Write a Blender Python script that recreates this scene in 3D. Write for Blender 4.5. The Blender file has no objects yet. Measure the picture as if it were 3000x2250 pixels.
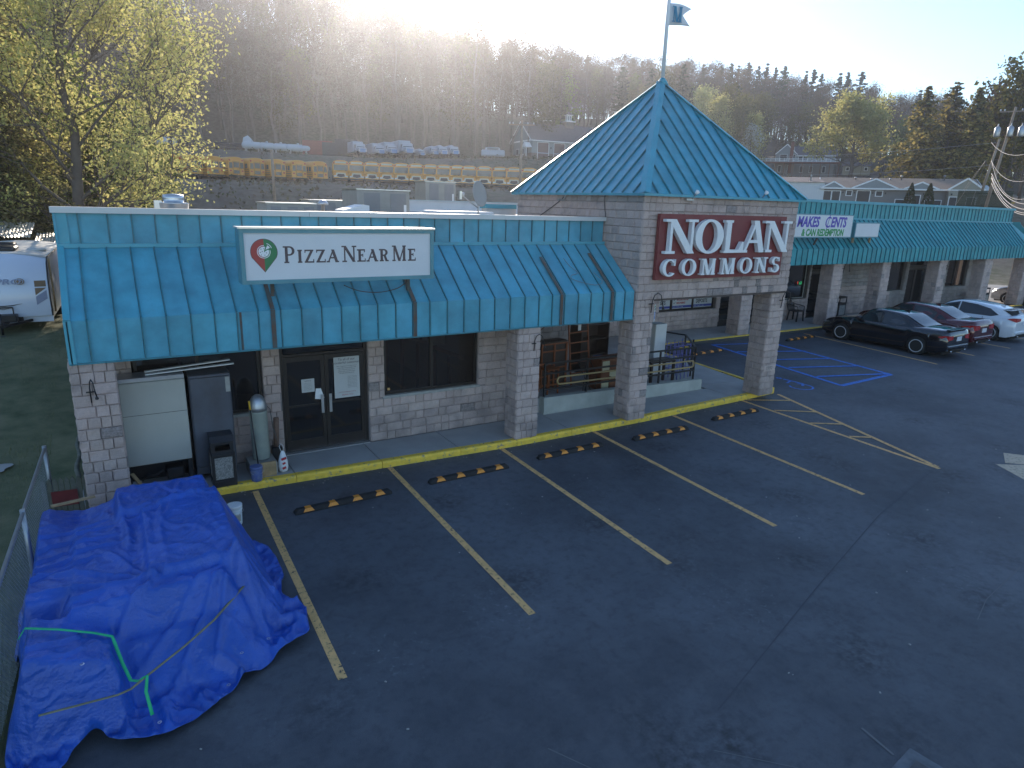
import bpy, math, random
import numpy as np
from mathutils import Vector, Matrix, noise
R = math.radians
rnd = random.Random(7)
SC = bpy.context.scene
COL = SC.collection
# ---------------- camera
cam = bpy.data.objects.new('camera', bpy.data.cameras.new('camera'))
COL.objects.link(cam)
cam.data.sensor_fit = 'HORIZONTAL'; cam.data.sensor_width = 36.0
cam.data.lens = 1937.3 / 3000 * 36
cam.data.clip_start = .1; cam.data.clip_end = 3000
RV = Vector((0.85699, -0.51451, 0.02894)); UV = Vector((0.11163, 0.24017, 0.96429)); FV = Vector((0.50310, 0.82316, -0.26326))
CAMPOS = Vector((0.695, -12.39, 5.616))
cam.matrix_world = Matrix.Translation(CAMPOS) @ Matrix((RV, UV, -FV)).transposed().to_4x4()
SC.camera = cam
# ---------------- sky and sun
SUN_EL, SUN_AZ = 19.5, 21.0      # azimuth from +Y towards +X
HAZE_D, HAZE_G = .0005, .78
world = bpy.data.worlds.new('World'); SC.world = world; world.use_nodes = True
wn = world.node_tree.nodes; wl = world.node_tree.links
sky = wn.new('ShaderNodeTexSky'); sky.sky_type = 'NISHITA'; sky.sun_disc = False
sky.sun_elevation = R(SUN_EL); sky.sun_rotation = R(SUN_AZ); sky.altitude = 100; sky.air_density = 1.0; sky.dust_density = .25; sky.ozone_density = 3.2
wl.new(sky.outputs[0], wn['Background'].inputs[0]); wn['Background'].inputs[1].default_value = .15
sun = bpy.data.objects.new('sun', bpy.data.lights.new('sun', 'SUN')); COL.objects.link(sun)
sun.data.energy = 4.2; sun.data.angle = R(.6); sun.data.color = (1, .87, .72)
sd = Vector((math.sin(R(SUN_AZ)) * math.cos(R(SUN_EL)), math.cos(R(SUN_AZ)) * math.cos(R(SUN_EL)), math.sin(R(SUN_EL))))
sun.rotation_euler = sd.to_track_quat('Z', 'Y').to_euler()
sun.location = (0, 0, 60)
SC.view_settings.view_transform = 'Standard'; SC.view_settings.look = 'None'; SC.view_settings.gamma = 1
SC.view_settings.use_curve_mapping = False; SC.view_settings.exposure = .88
SC.render.engine = 'CYCLES'
SC.cycles.max_bounces = 5; SC.cycles.diffuse_bounces = 3; SC.cycles.glossy_bounces = 2; SC.cycles.transmission_bounces = 4
SC.cycles.transparent_max_bounces = 6; SC.cycles.volume_bounces = 0
SC.cycles.use_adaptive_sampling = True; SC.cycles.adaptive_threshold = .02
SC.cycles.use_denoising = True

# ---------------- helpers
class MB:
    """collects verts and faces (with a material index) and links them as one mesh object"""
    def __init__(s): s.v = []; s.f = []; s.m = []; s.sm = []
    def add(s, v, f, m=0, smooth=False):
        b = len(s.v); s.v.extend(v); s.f.extend([tuple(i + b for i in q) for q in f]); s.m.extend([m] * len(f)); s.sm.extend([smooth] * len(f)); return s
    def box(s, x0, x1, y0, y1, z0, z1, m=0):
        v = [(x0, y0, z0), (x1, y0, z0), (x1, y1, z0), (x0, y1, z0), (x0, y0, z1), (x1, y0, z1), (x1, y1, z1), (x0, y1, z1)]
        return s.add(v, [(0, 3, 2, 1), (4, 5, 6, 7), (0, 1, 5, 4), (1, 2, 6, 5), (2, 3, 7, 6), (3, 0, 4, 7)], m)
    def bbox(s, x0, x1, y0, y1, z0, z1, b=.01, m=0):
        """box with chamfered vertical and top edges"""
        def ring(x0, x1, y0, y1, z, b): return [(x0 + b, y0, z), (x1 - b, y0, z), (x1, y0 + b, z), (x1, y1 - b, z), (x1 - b, y1, z), (x0 + b, y1, z), (x0, y1 - b, z), (x0, y0 + b, z)]
        v = ring(x0 + b, x1 - b, y0 + b, y1 - b, z0, b) + ring(x0, x1, y0, y1, z0 + b, b) + ring(x0, x1, y0, y1, z1 - b, b) + ring(x0 + b, x1 - b, y0 + b, y1 - b, z1, b)
        f = [tuple(range(7, -1, -1)), tuple(range(24, 32))]
        for k in range(3):
            for i in range(8): j = (i + 1) % 8; f.append((k * 8 + i, k * 8 + j, k * 8 + 8 + j, k * 8 + 8 + i))
        return s.add(v, f, m)
    def obox(s, c, u, v, w, m=0):
        """oriented box: centre and three half vectors"""
        c, u, v, w = map(Vector, (c, u, v, w)); p = []
        for k in (-1, 1):
            for a, b in ((-1, -1), (1, -1), (1, 1), (-1, 1)): p.append(tuple(c + u * a + v * b + w * k))
        return s.add(p, [(0, 3, 2, 1), (4, 5, 6, 7), (0, 1, 5, 4), (1, 2, 6, 5), (2, 3, 7, 6), (3, 0, 4, 7)], m)
    def bar(s, a, b, w=.05, h=.05, m=0, up=(0, 0, 1)):
        a, b = Vector(a), Vector(b); d = (b - a); L = d.length
        if L < 1e-6: return s
        d /= L; up = Vector(up)
        if abs(d.dot(up)) > .98: up = Vector((1, 0, 0))
        u = d.cross(up).normalized(); w_ = u.cross(d)
        return s.obox((a + b) / 2, d * L / 2, u * w / 2, w_ * h / 2, m)
    def tube(s, pts, r=.03, n=8, m=0, cap=True, smooth=True, close=False):
        pts = [Vector(p) for p in pts]; N = len(pts); rr = r if hasattr(r, '__len__') else [r] * N
        v = []; prev = None
        for i, p in enumerate(pts):
            if close: d = pts[(i + 1) % N] - pts[i - 1]
            else: d = pts[min(i + 1, N - 1)] - pts[max(i - 1, 0)]
            d.normalize()
            if prev is None:
                a = Vector((0, 0, 1)) if abs(d.z) < .9 else Vector((1, 0, 0)); u = d.cross(a).normalized()
            else:
                u = (prev - d * prev.dot(d)).normalized()
            prev = u; w = d.cross(u)
            for k in range(n):
                t = 2 * math.pi * k / n; v.append(tuple(p + (u * math.cos(t) + w * math.sin(t)) * rr[i]))
        f = []
        for i in range(N if close else N - 1):
            for k in range(n):
                a, b = i * n + k, i * n + (k + 1) % n; j = ((i + 1) % N) * n
                f.append((a, b, j + (k + 1) % n, j + k))
        s.add(v, f, m, smooth)
        if cap and not close:
            b = len(s.v) - len(v); s.f += [tuple(b + k for k in range(n - 1, -1, -1)), tuple(b + (N - 1) * n + k for k in range(n))]; s.m += [m, m]; s.sm += [False, False]
        return s
    def lathe(s, prof, c=(0, 0, 0), n=20, m=0, smooth=True):
        """profile [(r,z)] about the vertical through c"""
        v = []; f = []
        for r, z in prof:
            for k in range(n): t = 2 * math.pi * k / n; v.append((c[0] + r * math.cos(t), c[1] + r * math.sin(t), c[2] + z))
        for i in range(len(prof) - 1):
            for k in range(n): f.append((i * n + k, i * n + (k + 1) % n, (i + 1) * n + (k + 1) % n, (i + 1) * n + k))
        s.add(v, f, m, smooth)
        b = len(s.v) - len(v)
        if prof[0][0] > 1e-4: s.f.append(tuple(b + k for k in range(n - 1, -1, -1))); s.m.append(m); s.sm.append(False)
        if prof[-1][0] > 1e-4: s.f.append(tuple(b + (len(prof) - 1) * n + k for k in range(n))); s.m.append(m); s.sm.append(False)
        return s
    def prism(s, poly, d0, d1, axis='y', m=0):
        """polygon [(a,b)] extruded: axis y -> (x,z) polygon, x -> (y,z), z -> (x,y)"""
        n = len(poly)
        def P(a, b, d): return {'y': (a, d, b), 'x': (d, a, b), 'z': (a, b, d)}[axis]
        v = [P(a, b, d0) for a, b in poly] + [P(a, b, d1) for a, b in poly]
        f = [tuple(range(n)), tuple(range(2 * n - 1, n - 1, -1))] + [(i, i + n, (i + 1) % n + n, (i + 1) % n) for i in range(n)]
        return s.add(v, f, m)
    def quad(s, a, b, c, d, m=0): return s.add([tuple(a), tuple(b), tuple(c), tuple(d)], [(0, 1, 2, 3)], m)
    def xf(s, M):
        s.v = [tuple(M @ Vector(p)) for p in s.v]; return s
    def mesh(s, name, mats):
        me = bpy.data.meshes.new(name); me.from_pydata(s.v, [], s.f)
        for x in (mats if isinstance(mats, (list, tuple)) else [mats]): me.materials.append(x)
        me.polygons.foreach_set('material_index', s.m)
        me.polygons.foreach_set('use_smooth', s.sm); me.update()
        return me
    def build(s, name, mats, parent=None, recalc=True):
        me = s.mesh(name, mats)
        if recalc:
            import bmesh
            bm = bmesh.new(); bm.from_mesh(me); bmesh.ops.recalc_face_normals(bm, faces=bm.faces); bm.to_mesh(me); bm.free()
        return link(name, me, parent)
def link(name, me, parent=None):
    o = bpy.data.objects.new(name, me); COL.objects.link(o)
    if parent is not None: o.parent = parent
    return o
def tag(o, label=None, cat=None, group=None, kind=None):
    if label: o['label'] = label
    if cat: o['category'] = cat
    if group: o['group'] = group
    if kind: o['kind'] = kind
    return o
def thing(name, label, cat, loc=(0, 0, 0), rz=0, group=None, scale=None):
    o = bpy.data.objects.new(name, None); COL.objects.link(o); o.empty_display_size = .2
    o.location = loc; o.rotation_euler = (0, 0, rz)
    if scale: o.scale = scale
    return tag(o, label, cat, group)
KIDS = {}
def kids(o):
    return o.children
def copy_tree(o, parent=None):
    c = o.copy(); COL.objects.link(c)
    if parent is not None: c.parent = parent
    for ch in list(o.children): copy_tree(ch, c)
    return c
def place(o, loc=None, rz=None, label=None, scale=None):
    if loc is not None: o.location = loc
    if rz is not None: o.rotation_euler = (0, 0, rz)
    if label: o['label'] = label
    if scale is not None: o.scale = scale
    return o

# ---------------- materials
def mat(name, col, rough=.7, metal=0, var=0, vscale=3, bump=0, bscale=40, rand=0, spec=.5, col2=None, emit=None, trans=0, alpha=None, coat=0, detail=6):
    m = bpy.data.materials.new(name); m.use_nodes = True; nt = m.node_tree; N = nt.nodes; L = nt.links
    p = N['Principled BSDF']; p.inputs['Roughness'].default_value = rough; p.inputs['Metallic'].default_value = metal
    p.inputs['Specular IOR Level'].default_value = spec; p.inputs['Base Color'].default_value = (*col, 1)
    if coat: p.inputs['Coat Weight'].default_value = coat; p.inputs['Coat Roughness'].default_value = .06
    if trans: p.inputs['Transmission Weight'].default_value = trans
    if emit: p.inputs['Emission Color'].default_value = (*emit[0], 1); p.inputs['Emission Strength'].default_value = emit[1]
    tc = N.new('ShaderNodeTexCoord'); out = None
    if var or col2:
        nz = N.new('ShaderNodeTexNoise'); nz.inputs['Scale'].default_value = vscale; nz.inputs['Detail'].default_value = detail; nz.inputs['Roughness'].default_value = .6
        L.new(tc.outputs['Object'], nz.inputs['Vector'])
        mr = N.new('ShaderNodeMapRange'); mr.inputs[1].default_value = .3; mr.inputs[2].default_value = .7
        L.new(nz.outputs['Fac'], mr.inputs[0])
        mx = N.new('ShaderNodeMix'); mx.data_type = 'RGBA'; L.new(mr.outputs[0], mx.inputs[0])
        c2 = col2 or tuple(c * (1 + var) for c in col); c1 = col if col2 else tuple(c * (1 - var) for c in col)
        mx.inputs[6].default_value = (*c1, 1); mx.inputs[7].default_value = (*c2, 1); out = mx.outputs[2]
    if rand:
        oi = N.new('ShaderNodeObjectInfo'); hs = N.new('ShaderNodeHueSaturation')
        mr2 = N.new('ShaderNodeMapRange'); mr2.inputs[3].default_value = 1 - rand; mr2.inputs[4].default_value = 1 + rand
        L.new(oi.outputs['Random'], mr2.inputs[0]); L.new(mr2.outputs[0], hs.inputs['Value'])
        mul = N.new('ShaderNodeMath'); mul.operation = 'MULTIPLY_ADD'; mul.inputs[1].default_value = 7.13; mul.inputs[2].default_value = .2
        fr = N.new('ShaderNodeMath'); fr.operation = 'FRACT'; L.new(oi.outputs['Random'], mul.inputs[0]); L.new(mul.outputs[0], fr.inputs[0])
        mr3 = N.new('ShaderNodeMapRange'); mr3.inputs[3].default_value = .5 - rand * .04; mr3.inputs[4].default_value = .5 + rand * .04; L.new(fr.outputs[0], mr3.inputs[0]); L.new(mr3.outputs[0], hs.inputs['Hue'])
        if out is not None: L.new(out, hs.inputs['Color'])
        else: hs.inputs['Color'].default_value = (*col, 1)
        out = hs.outputs[0]
    if out is not None: L.new(out, p.inputs['Base Color'])
    if bump:
        nb = N.new('ShaderNodeTexNoise'); nb.inputs['Scale'].default_value = bscale; nb.inputs['Detail'].default_value = 5
        L.new(tc.outputs['Object'], nb.inputs['Vector'])
        b = N.new('ShaderNodeBump'); b.inputs['Strength'].default_value = min(1, bump); b.inputs['Distance'].default_value = .01
        L.new(nb.outputs['Fac'], b.inputs['Height']); L.new(b.outputs[0], p.inputs['Normal'])
    return m
def nodes(m): return m.node_tree.nodes, m.node_tree.links, m.node_tree.nodes['Principled BSDF']
M = {}
M['block'] = mat('split_face_block', (.54, .415, .365), .92, var=.13, vscale=9, bump=.9, bscale=55, rand=.11)
M['block_stain'] = mat('stained_block', (.3, .25, .23), .95, var=.45, vscale=7, bump=.9, bscale=55, rand=.15)
def grime(m, amt=.55):
    """damp stains and splash marks low on the stone, blotches elsewhere"""
    N, L, p = m.node_tree.nodes, m.node_tree.links, m.node_tree.nodes['Principled BSDF']; src = p.inputs['Base Color'].links[0].from_socket
    g = N.new('ShaderNodeNewGeometry'); n = N.new('ShaderNodeTexNoise'); n.inputs['Scale'].default_value = 2.3; n.inputs['Detail'].default_value = 8; L.new(g.outputs['Position'], n.inputs['Vector'])
    sx = N.new('ShaderNodeSeparateXYZ'); L.new(g.outputs['Position'], sx.inputs[0]); r = N.new('ShaderNodeMapRange'); r.inputs[1].default_value = 1.1; r.inputs[2].default_value = .15; r.inputs[3].default_value = .12; r.inputs[4].default_value = .36; L.new(sx.outputs[2], r.inputs[0])
    a = N.new('ShaderNodeMath'); a.operation = 'ADD'; L.new(n.outputs['Fac'], a.inputs[0]); L.new(r.outputs[0], a.inputs[1]); q = N.new('ShaderNodeMapRange'); q.inputs[1].default_value = .62; q.inputs[2].default_value = .95; q.inputs[4].default_value = amt; L.new(a.outputs[0], q.inputs[0])
    x = N.new('ShaderNodeMix'); x.data_type = 'RGBA'; L.new(q.outputs[0], x.inputs[0]); L.new(src, x.inputs[6]); x.inputs[7].default_value = (.16, .14, .13, 1); L.new(x.outputs[2], p.inputs['Base Color'])
grime(M['block'])
M['mortar'] = mat('mortar', (.27, .235, .22), .95, var=.15, vscale=12)
M['teal'] = mat('teal_metal', (.075, .33, .43), .4, var=.2, vscale=2.2, bump=.3, bscale=2.6, rand=.09, spec=.4)
M['teal2'] = mat('green_teal_metal', (.045, .31, .34), .4, var=.2, vscale=2.2, bump=.3, bscale=2.6, rand=.1, spec=.4)
M['teal_dark'] = mat('teal_seam', (.035, .2, .24), .45, var=.2, vscale=6)
M['teal_cap'] = mat('teal_trim', (.07, .34, .42), .4, var=.1, vscale=2)
M['white_cap'] = mat('white_aluminium_cap', (.6, .6, .58), .35, var=.05, vscale=2)
M['rust'] = mat('rusty_strip', (.13, .065, .04), .85, col2=(.07, .11, .11), vscale=5, bump=.4, bscale=60)
M['white'] = mat('white_paint', (.75, .75, .74), .5, var=.04, vscale=4)
M['sign_white'] = mat('sign_face_white', (.68, .69, .7), .35, var=.03, vscale=2)
M['sign_frame'] = mat('sign_frame', (.09, .27, .31), .35, var=.1, vscale=3)
M['black'] = mat('black_paint', (.018, .018, .02), .45, var=.2, vscale=8)
M['dark_alu'] = mat('bronze_frame', (.022, .018, .016), .35, var=.2, vscale=5)
M['glass'] = mat('dark_glass', (.012, .013, .015), .06, spec=.6)
M['letter_white'] = mat('letter_white', (.8, .8, .79), .4, var=.03, vscale=6)
M['maroon'] = mat('maroon_board', (.2, .035, .035), .55, var=.12, vscale=1.5)
M['ink'] = mat('dark_lettering', (.05, .04, .045), .5)
M['concrete'] = mat('sidewalk_concrete', (.36, .35, .335), .9, var=.13, vscale=1.1, bump=.35, bscale=90)
M['concrete2'] = mat('ramp_concrete', (.4, .41, .37), .9, var=.14, vscale=2.5, bump=.35, bscale=60)
M['joint'] = mat('joint_dark', (.06, .06, .058), .95)
M['steel'] = mat('galvanised_steel', (.42, .43, .44), .38, metal=.7, var=.12, vscale=6)
M['alu'] = mat('aluminium', (.6, .6, .6), .3, metal=.8, var=.06, vscale=6)
M['hvac'] = mat('beige_grey_enamel', (.3, .29, .26), .6, var=.1, vscale=3)
M['rubber'] = mat('black_rubber', (.016, .016, .017), .8, var=.3, vscale=12, bump=.3)
M['orange'] = mat('orange_reflector', (.75, .27, .03), .5, var=.1, vscale=30)
M['soffit'] = mat('soffit_board', (.1, .075, .065), .8, var=.2, vscale=2)
M['wood'] = mat('raw_wood', (.36, .24, .12), .75, var=.25, vscale=9, bump=.3)
M['brown'] = mat('brown_wood', (.17, .055, .022), .5, var=.3, vscale=8)
M['interior'] = mat('interior_dark', (.06, .035, .028), .8, var=.3, vscale=2)
# ---------------- materials of the ground
def asphalt():
    m = mat('asphalt', (.04, .042, .046), .68, bump=.7, bscale=90, spec=.45); N, L, p = nodes(m)
    tc = N.new('ShaderNodeTexCoord')
    def nz(s, d=6, r=.6, vec=None):
        n = N.new('ShaderNodeTexNoise'); n.inputs['Scale'].default_value = s; n.inputs['Detail'].default_value = d; n.inputs['Roughness'].default_value = r
        L.new(vec or tc.outputs['Object'], n.inputs['Vector']); return n.outputs['Fac']
    def rng(x, a, b, c=0, d=1):
        n = N.new('ShaderNodeMapRange'); n.inputs[1].default_value = a; n.inputs[2].default_value = b; n.inputs[3].default_value = c; n.inputs[4].default_value = d; L.new(x, n.inputs[0]); return n.outputs[0]
    def mix(f, a, b):
        n = N.new('ShaderNodeMix'); n.data_type = 'RGBA'; L.new(f, n.inputs[0])
        for x, i in ((a, 6), (b, 7)):
            if isinstance(x, tuple): n.inputs[i].default_value = (*x, 1)
            else: L.new(x, n.inputs[i])
        return n.outputs[2]
    c = mix(rng(nz(.22, 8, .65), .38, .64), (.048, .053, .063), (.112, .121, .138))
    c = mix(rng(nz(1.6, 8, .7), .5, .78, 0, .6), c, (.115, .12, .13))
    c = mix(rng(nz(60, 3), .55, .8, 0, .5), c, (.14, .14, .14))
    c = mix(rng(nz(5.5, 9, .75), .48, .66, 0, .5), c, (.03, .033, .04))
    # dark oil drips where engines stand
    vo = N.new('ShaderNodeTexVoronoi'); vo.inputs['Scale'].default_value = .55; L.new(tc.outputs['Object'], vo.inputs['Vector']); om = N.new('ShaderNodeMath'); om.operation = 'MULTIPLY'; L.new(rng(vo.outputs['Distance'], .34, .05), om.inputs[0]); L.new(rng(nz(7, 6, .7), .4, .6), om.inputs[1]); c = mix(rng(om.outputs[0], 0, 1, 0, .75), c, (.014, .014, .016))
    # tyre-worn streaks running towards the bays
    mp = N.new('ShaderNodeMapping'); mp.inputs['Scale'].default_value = (2.2, .25, 1); mp.inputs['Rotation'].default_value = (0, 0, .3); L.new(tc.outputs['Object'], mp.inputs['Vector'])
    c = mix(rng(nz(1.2, 5, .6, mp.outputs[0]), .55, .8, 0, .35), c, (.11, .112, .12))
    # pale dried spills
    v = N.new('ShaderNodeTexVoronoi'); v.inputs['Scale'].default_value = .38; v.inputs['Randomness'].default_value = 1; L.new(tc.outputs['Object'], v.inputs['Vector'])
    sp = N.new('ShaderNodeMath'); sp.operation = 'MULTIPLY'; L.new(rng(v.outputs['Distance'], .42, .05), sp.inputs[0]); L.new(rng(nz(9, 8, .8), .56, .68), sp.inputs[1])
    c = mix(rng(sp.outputs[0], 0, 1, 0, .8), c, (.27, .28, .3))
    L.new(c, p.inputs['Base Color']); return m
M['asphalt'] = asphalt()
M['yellow'] = mat('yellow_line_paint', (.72, .42, .16), .75, var=.15, vscale=7, detail=12, bump=.3, bscale=130)
M['kerb_yellow'] = mat('yellow_kerb_paint', (.85, .55, .06), .6, var=.15, vscale=5, bump=.5, bscale=40)
M['blue_line'] = mat('blue_line_paint', (.05, .19, .6), .7, var=.2, vscale=7, detail=12)
M['cream_line'] = mat('cream_arrow_paint', (.5, .4, .28), .75, var=.15, vscale=6, detail=12)
def paint_worn(m, base=(.045, .046, .05), lo=.36, hi=.46, sc=14):
    N, L, p = nodes(m); src = p.inputs['Base Color'].links[0].from_socket
    tc = N.new('ShaderNodeTexCoord'); n = N.new('ShaderNodeTexNoise'); n.inputs['Scale'].default_value = sc; n.inputs['Detail'].default_value = 9; n.inputs['Roughness'].default_value = .75
    L.new(tc.outputs['Object'], n.inputs['Vector']); r = N.new('ShaderNodeMapRange'); r.inputs[1].default_value = lo; r.inputs[2].default_value = hi; L.new(n.outputs['Fac'], r.inputs[0])
    x = N.new('ShaderNodeMix'); x.data_type = 'RGBA'; L.new(r.outputs[0], x.inputs[0]); x.inputs[6].default_value = (*base, 1); L.new(src, x.inputs[7]); L.new(x.outputs[2], p.inputs['Base Color'])
paint_worn(M['yellow'], lo=.38, hi=.45); paint_worn(M['blue_line']); paint_worn(M['cream_line']); paint_worn(M['kerb_yellow'], (.24, .21, .17), .37, .45, 9)
M['grass'] = mat('short_grass', (.06, .085, .036), .95, col2=(.19, .185, .1), vscale=1.6, bump=1, bscale=60)
M['dirt'] = mat('hill_soil', (.11, .085, .065), .95, col2=(.07, .075, .035), vscale=.12, bump=.6, bscale=3)
M['road'] = mat('old_road_asphalt', (.3, .28, .255), .9, var=.18, vscale=.3, bump=.3, bscale=60)

# ---------------- the parking lot (flat where the photograph shows it), one sheet
mb = MB(); mb.quad((-.75, -60, 0), (140, -60, 0), (140, 7.5, 0), (-.75, 7.5, 0)); mb.quad((51.8, 7.5, 0), (140, 7.5, 0), (140, 30, 0), (51.8, 30, 0))
lot = mb.build('parking_lot', M['asphalt']); tag(lot, kind='structure')
# ---------------- hill terrain, all round
def smooth(a, b, x):
    t = np.clip((x - a) / (b - a), 0, 1); return t * t * (3 - 2 * t)
BX, BY = .7, -12.4
AZK = [-40, 0, 10, 20, 31.4, 42, 50, 58, 66, 74, 100]      # bearing from +Y
RID = [54, 54, 50, 42, 35, 36, 33, 28, 20, 16, 12]          # ridge height
RDI = [215, 215, 215, 225, 250, 275, 290, 300, 300, 300, 300]   # ridge distance
T1 = [7.9, 7.9, 8.0, 7.9, 7.8, 7.6, 5.6, 5.0, 4.2, 2.0, 0]         # lower terrace
T2 = [14, 14, 14.2, 14, 15, 15.2, 14.3, 13, 11.5, 7, 0]            # upper terrace
def lawn_z(y): return 1.15 * smooth(.8, 13, y) + .8 * smooth(13, 34, y)
def hill_z(x, y):
    x = np.asarray(x, float); y = np.asarray(y, float)
    az = np.degrees(np.arctan2(x - BX, y - BY)); D = np.hypot(x - BX, y - BY)
    t1 = np.interp(az, AZK, T1); t2 = np.interp(az, AZK, T2); rz = np.interp(az, AZK, RID); rd = np.interp(az, AZK, RDI)
    s = smooth(44, 56, az)
    z = t1 * (.88 * smooth(62 + 8 * s, 80 + 12 * s, D) + .12 * np.clip((D - 80 - 12 * s) / 24, 0, 1)) + (t2 - t1) * (.8 * smooth(112, 127 + 22 * s, D) + .2 * np.clip((D - 127 - 22 * s) / (22 + 20 * s), 0, 1))
    z = z + (rz - t2) * smooth(0, 1, (D - (152 + 42 * s)) / (rd - 152 - 42 * s)) ** .9
    z = z - 25 * smooth(0, 1, (D - rd) / 250)
    far = smooth(85, 135, np.abs(az - 15)); z = z * (1 - far)
    z = np.where(x < -4, np.maximum(z, lawn_z(y) - .25), z)
    return z
NX = 150
xs = np.concatenate([np.linspace(-160, -100, 6)[:-1], np.linspace(-100, 260, NX), np.linspace(260, 400, 18)[1:]])
ys = np.concatenate([np.linspace(-110, -20, 8)[:-1], np.linspace(-20, 300, 130), np.linspace(300, 340, 6)[1:]])
X, Y = np.meshgrid(xs, ys); Zg = hill_z(X, Y)
flat = (Zg < .05); nzv = np.array([noise.noise(Vector((a * .06, b * .06, 0))) for a, b in zip(X.ravel(), Y.ravel())]).reshape(X.shape)
Zg = Zg + nzv * np.clip((Zg - 14) * .06, 0, 1.4) - .05
mb = MB(); mb.v = list(zip(X.ravel().tolist(), Y.ravel().tolist(), Zg.ravel().tolist())); w = len(xs)
mb.f = [(j * w + i, j * w + i + 1, (j + 1) * w + i + 1, (j + 1) * w + i) for j in range(len(ys) - 1) for i in range(w - 1)]; mb.m = [0] * len(mb.f); mb.sm = [True] * len(mb.f)
def terrain_mat():
    m = mat('hill_ground', (.1, .08, .06), .97); N, L, p = nodes(m); g = N.new('ShaderNodeNewGeometry'); tc = N.new('ShaderNodeTexCoord')
    n = N.new('ShaderNodeTexNoise'); n.inputs['Scale'].default_value = .07; n.inputs['Detail'].default_value = 9; L.new(tc.outputs['Object'], n.inputs['Vector'])
    n2 = N.new('ShaderNodeTexNoise'); n2.inputs['Scale'].default_value = 1.4; n2.inputs['Detail'].default_value = 8; L.new(tc.outputs['Object'], n2.inputs['Vector'])
    a = N.new('ShaderNodeMix'); a.data_type = 'RGBA'; r = N.new('ShaderNodeMapRange'); r.inputs[1].default_value = .42; r.inputs[2].default_value = .58; L.new(n.outputs['Fac'], r.inputs[0]); L.new(r.outputs[0], a.inputs[0])
    a.inputs[6].default_value = (.055, .066, .03, 1); a.inputs[7].default_value = (.11, .085, .065, 1)
    b = N.new('ShaderNodeMix'); b.data_type = 'RGBA'; r2 = N.new('ShaderNodeMapRange'); r2.inputs[1].default_value = .35; r2.inputs[2].default_value = .75; L.new(n2.outputs['Fac'], r2.inputs[0]); L.new(r2.outputs[0], b.inputs[0])
    L.new(a.outputs[2], b.inputs[6]); b.inputs[7].default_value = (.16, .14, .11, 1); L.new(b.outputs[2], p.inputs['Base Color'])
    return m
M['hill'] = terrain_mat()
tag(mb.build('hill_terrain', M['hill'], recalc=False), kind='structure')
# lawn beside the shop
mb = MB(); gx = np.append(np.linspace(-40, -.8, 58), [-.74, -.02]); gy = np.linspace(-40, 60, 90)
for j, b in enumerate(gy):
    for i, a in enumerate(gx): mb.v.append((a, b, float(lawn_z(b)) + (.02 + .06 * noise.noise(Vector((a * .35, b * .35, 3))) + .03 if a < -.79 else (-.02 if b < 1.2 else .04))))
mb.f = [(j * 60 + i, j * 60 + i + 1, (j + 1) * 60 + i + 1, (j + 1) * 60 + i) for j in range(89) for i in range(59)]; mb.m = [0] * len(mb.f); mb.sm = [True] * len(mb.f)
tag(mb.build('lawn', M['grass'], recalc=False), kind='structure')
# side road, sunlit, beyond the end of the right building
mb = MB(); mb.quad((51.8, 7.51, .012), (78, 7.51, .012), (95, 60, .012), (56, 60, .012))
tag(mb.build('side_road', M['road']), kind='structure')
# ---------------- painted markings
def strip(pts, w, z, mtl, name='painted_line', parent=lot):
    mb = MB()
    for k in range(len(pts) - 1):
        a, b = Vector((*pts[k], 0)), Vector((*pts[k + 1], 0)); d = (b - a).normalized(); n = Vector((-d.y, d.x, 0)) * w / 2; seg = max(2, int((b - a).length / .35))
        for i in range(seg):
            p, q = a.lerp(b, i / seg), a.lerp(b, (i + 1) / seg); j = [.004 * rnd.uniform(-1, 1) for _ in range(4)]
            mb.quad(p - n + Vector((0, 0, z)), q - n + Vector((0, 0, z)), q + n + Vector((0, 0, z)), p + n + Vector((0, 0, z)))
    return mb.build(name, mtl, parent)
for (a, b) in [((2.68, .43), (2.57, -5.6)), ((5.45, .4), (5.3, -5.6)), ((8.2, .3), (8.02, -5.52)), ((10.95, .28), (10.73, -5.46)), ((13.82, .34), (13.6, -5.4)), ((16.86, .52), (16.6, -5.38))]:
    strip([a, b], .115, .005, M['yellow'])
strip([(18.5, .5), (16.66, -5.3)], .12, .009, M['yellow'])
for a, b in [((17.0, .5), (18.25, -.15)), ((16.9, -.62), (17.95, -1.3)), ((16.8, -1.86), (17.6, -2.35)), ((16.76, -3.05), (17.27, -3.38))]: strip([a, b], .1, .013, M['yellow'])
BL = [(25.55, 6.95), (24.7, .42)], [(24.7, .42), (21.45, .25)], [(21.45, .25), (22.55, 7.0)]
for i, s in enumerate(BL): strip(s, .17, .005 + .004 * i, M['blue_line'])
for a, b in [((22.55, 6.93), (25.4, 6.2)), ((22.4, 5.5), (25.3, 4.4)), ((22.3, 4.0), (25.1, 3.0)), ((22.0, 2.75), (24.9, 1.75)), ((21.75, 1.4), (24.75, .5))]: strip([a, b], .15, .018, M['blue_line'])
for a, b in [((28.95, 7.1), (28.2, .6)), ((32.0, 7.1), (31.5, .8)), ((35.4, 7.1), (34.9, .9)), ((38.8, 7.1), (38.3, 1.0)), ((42.1, 7.1), (41.7, 1.0)), ((45.4, 7.1), (45, 1.0))]: strip([a, b], .12, .005, M['yellow'])
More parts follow.
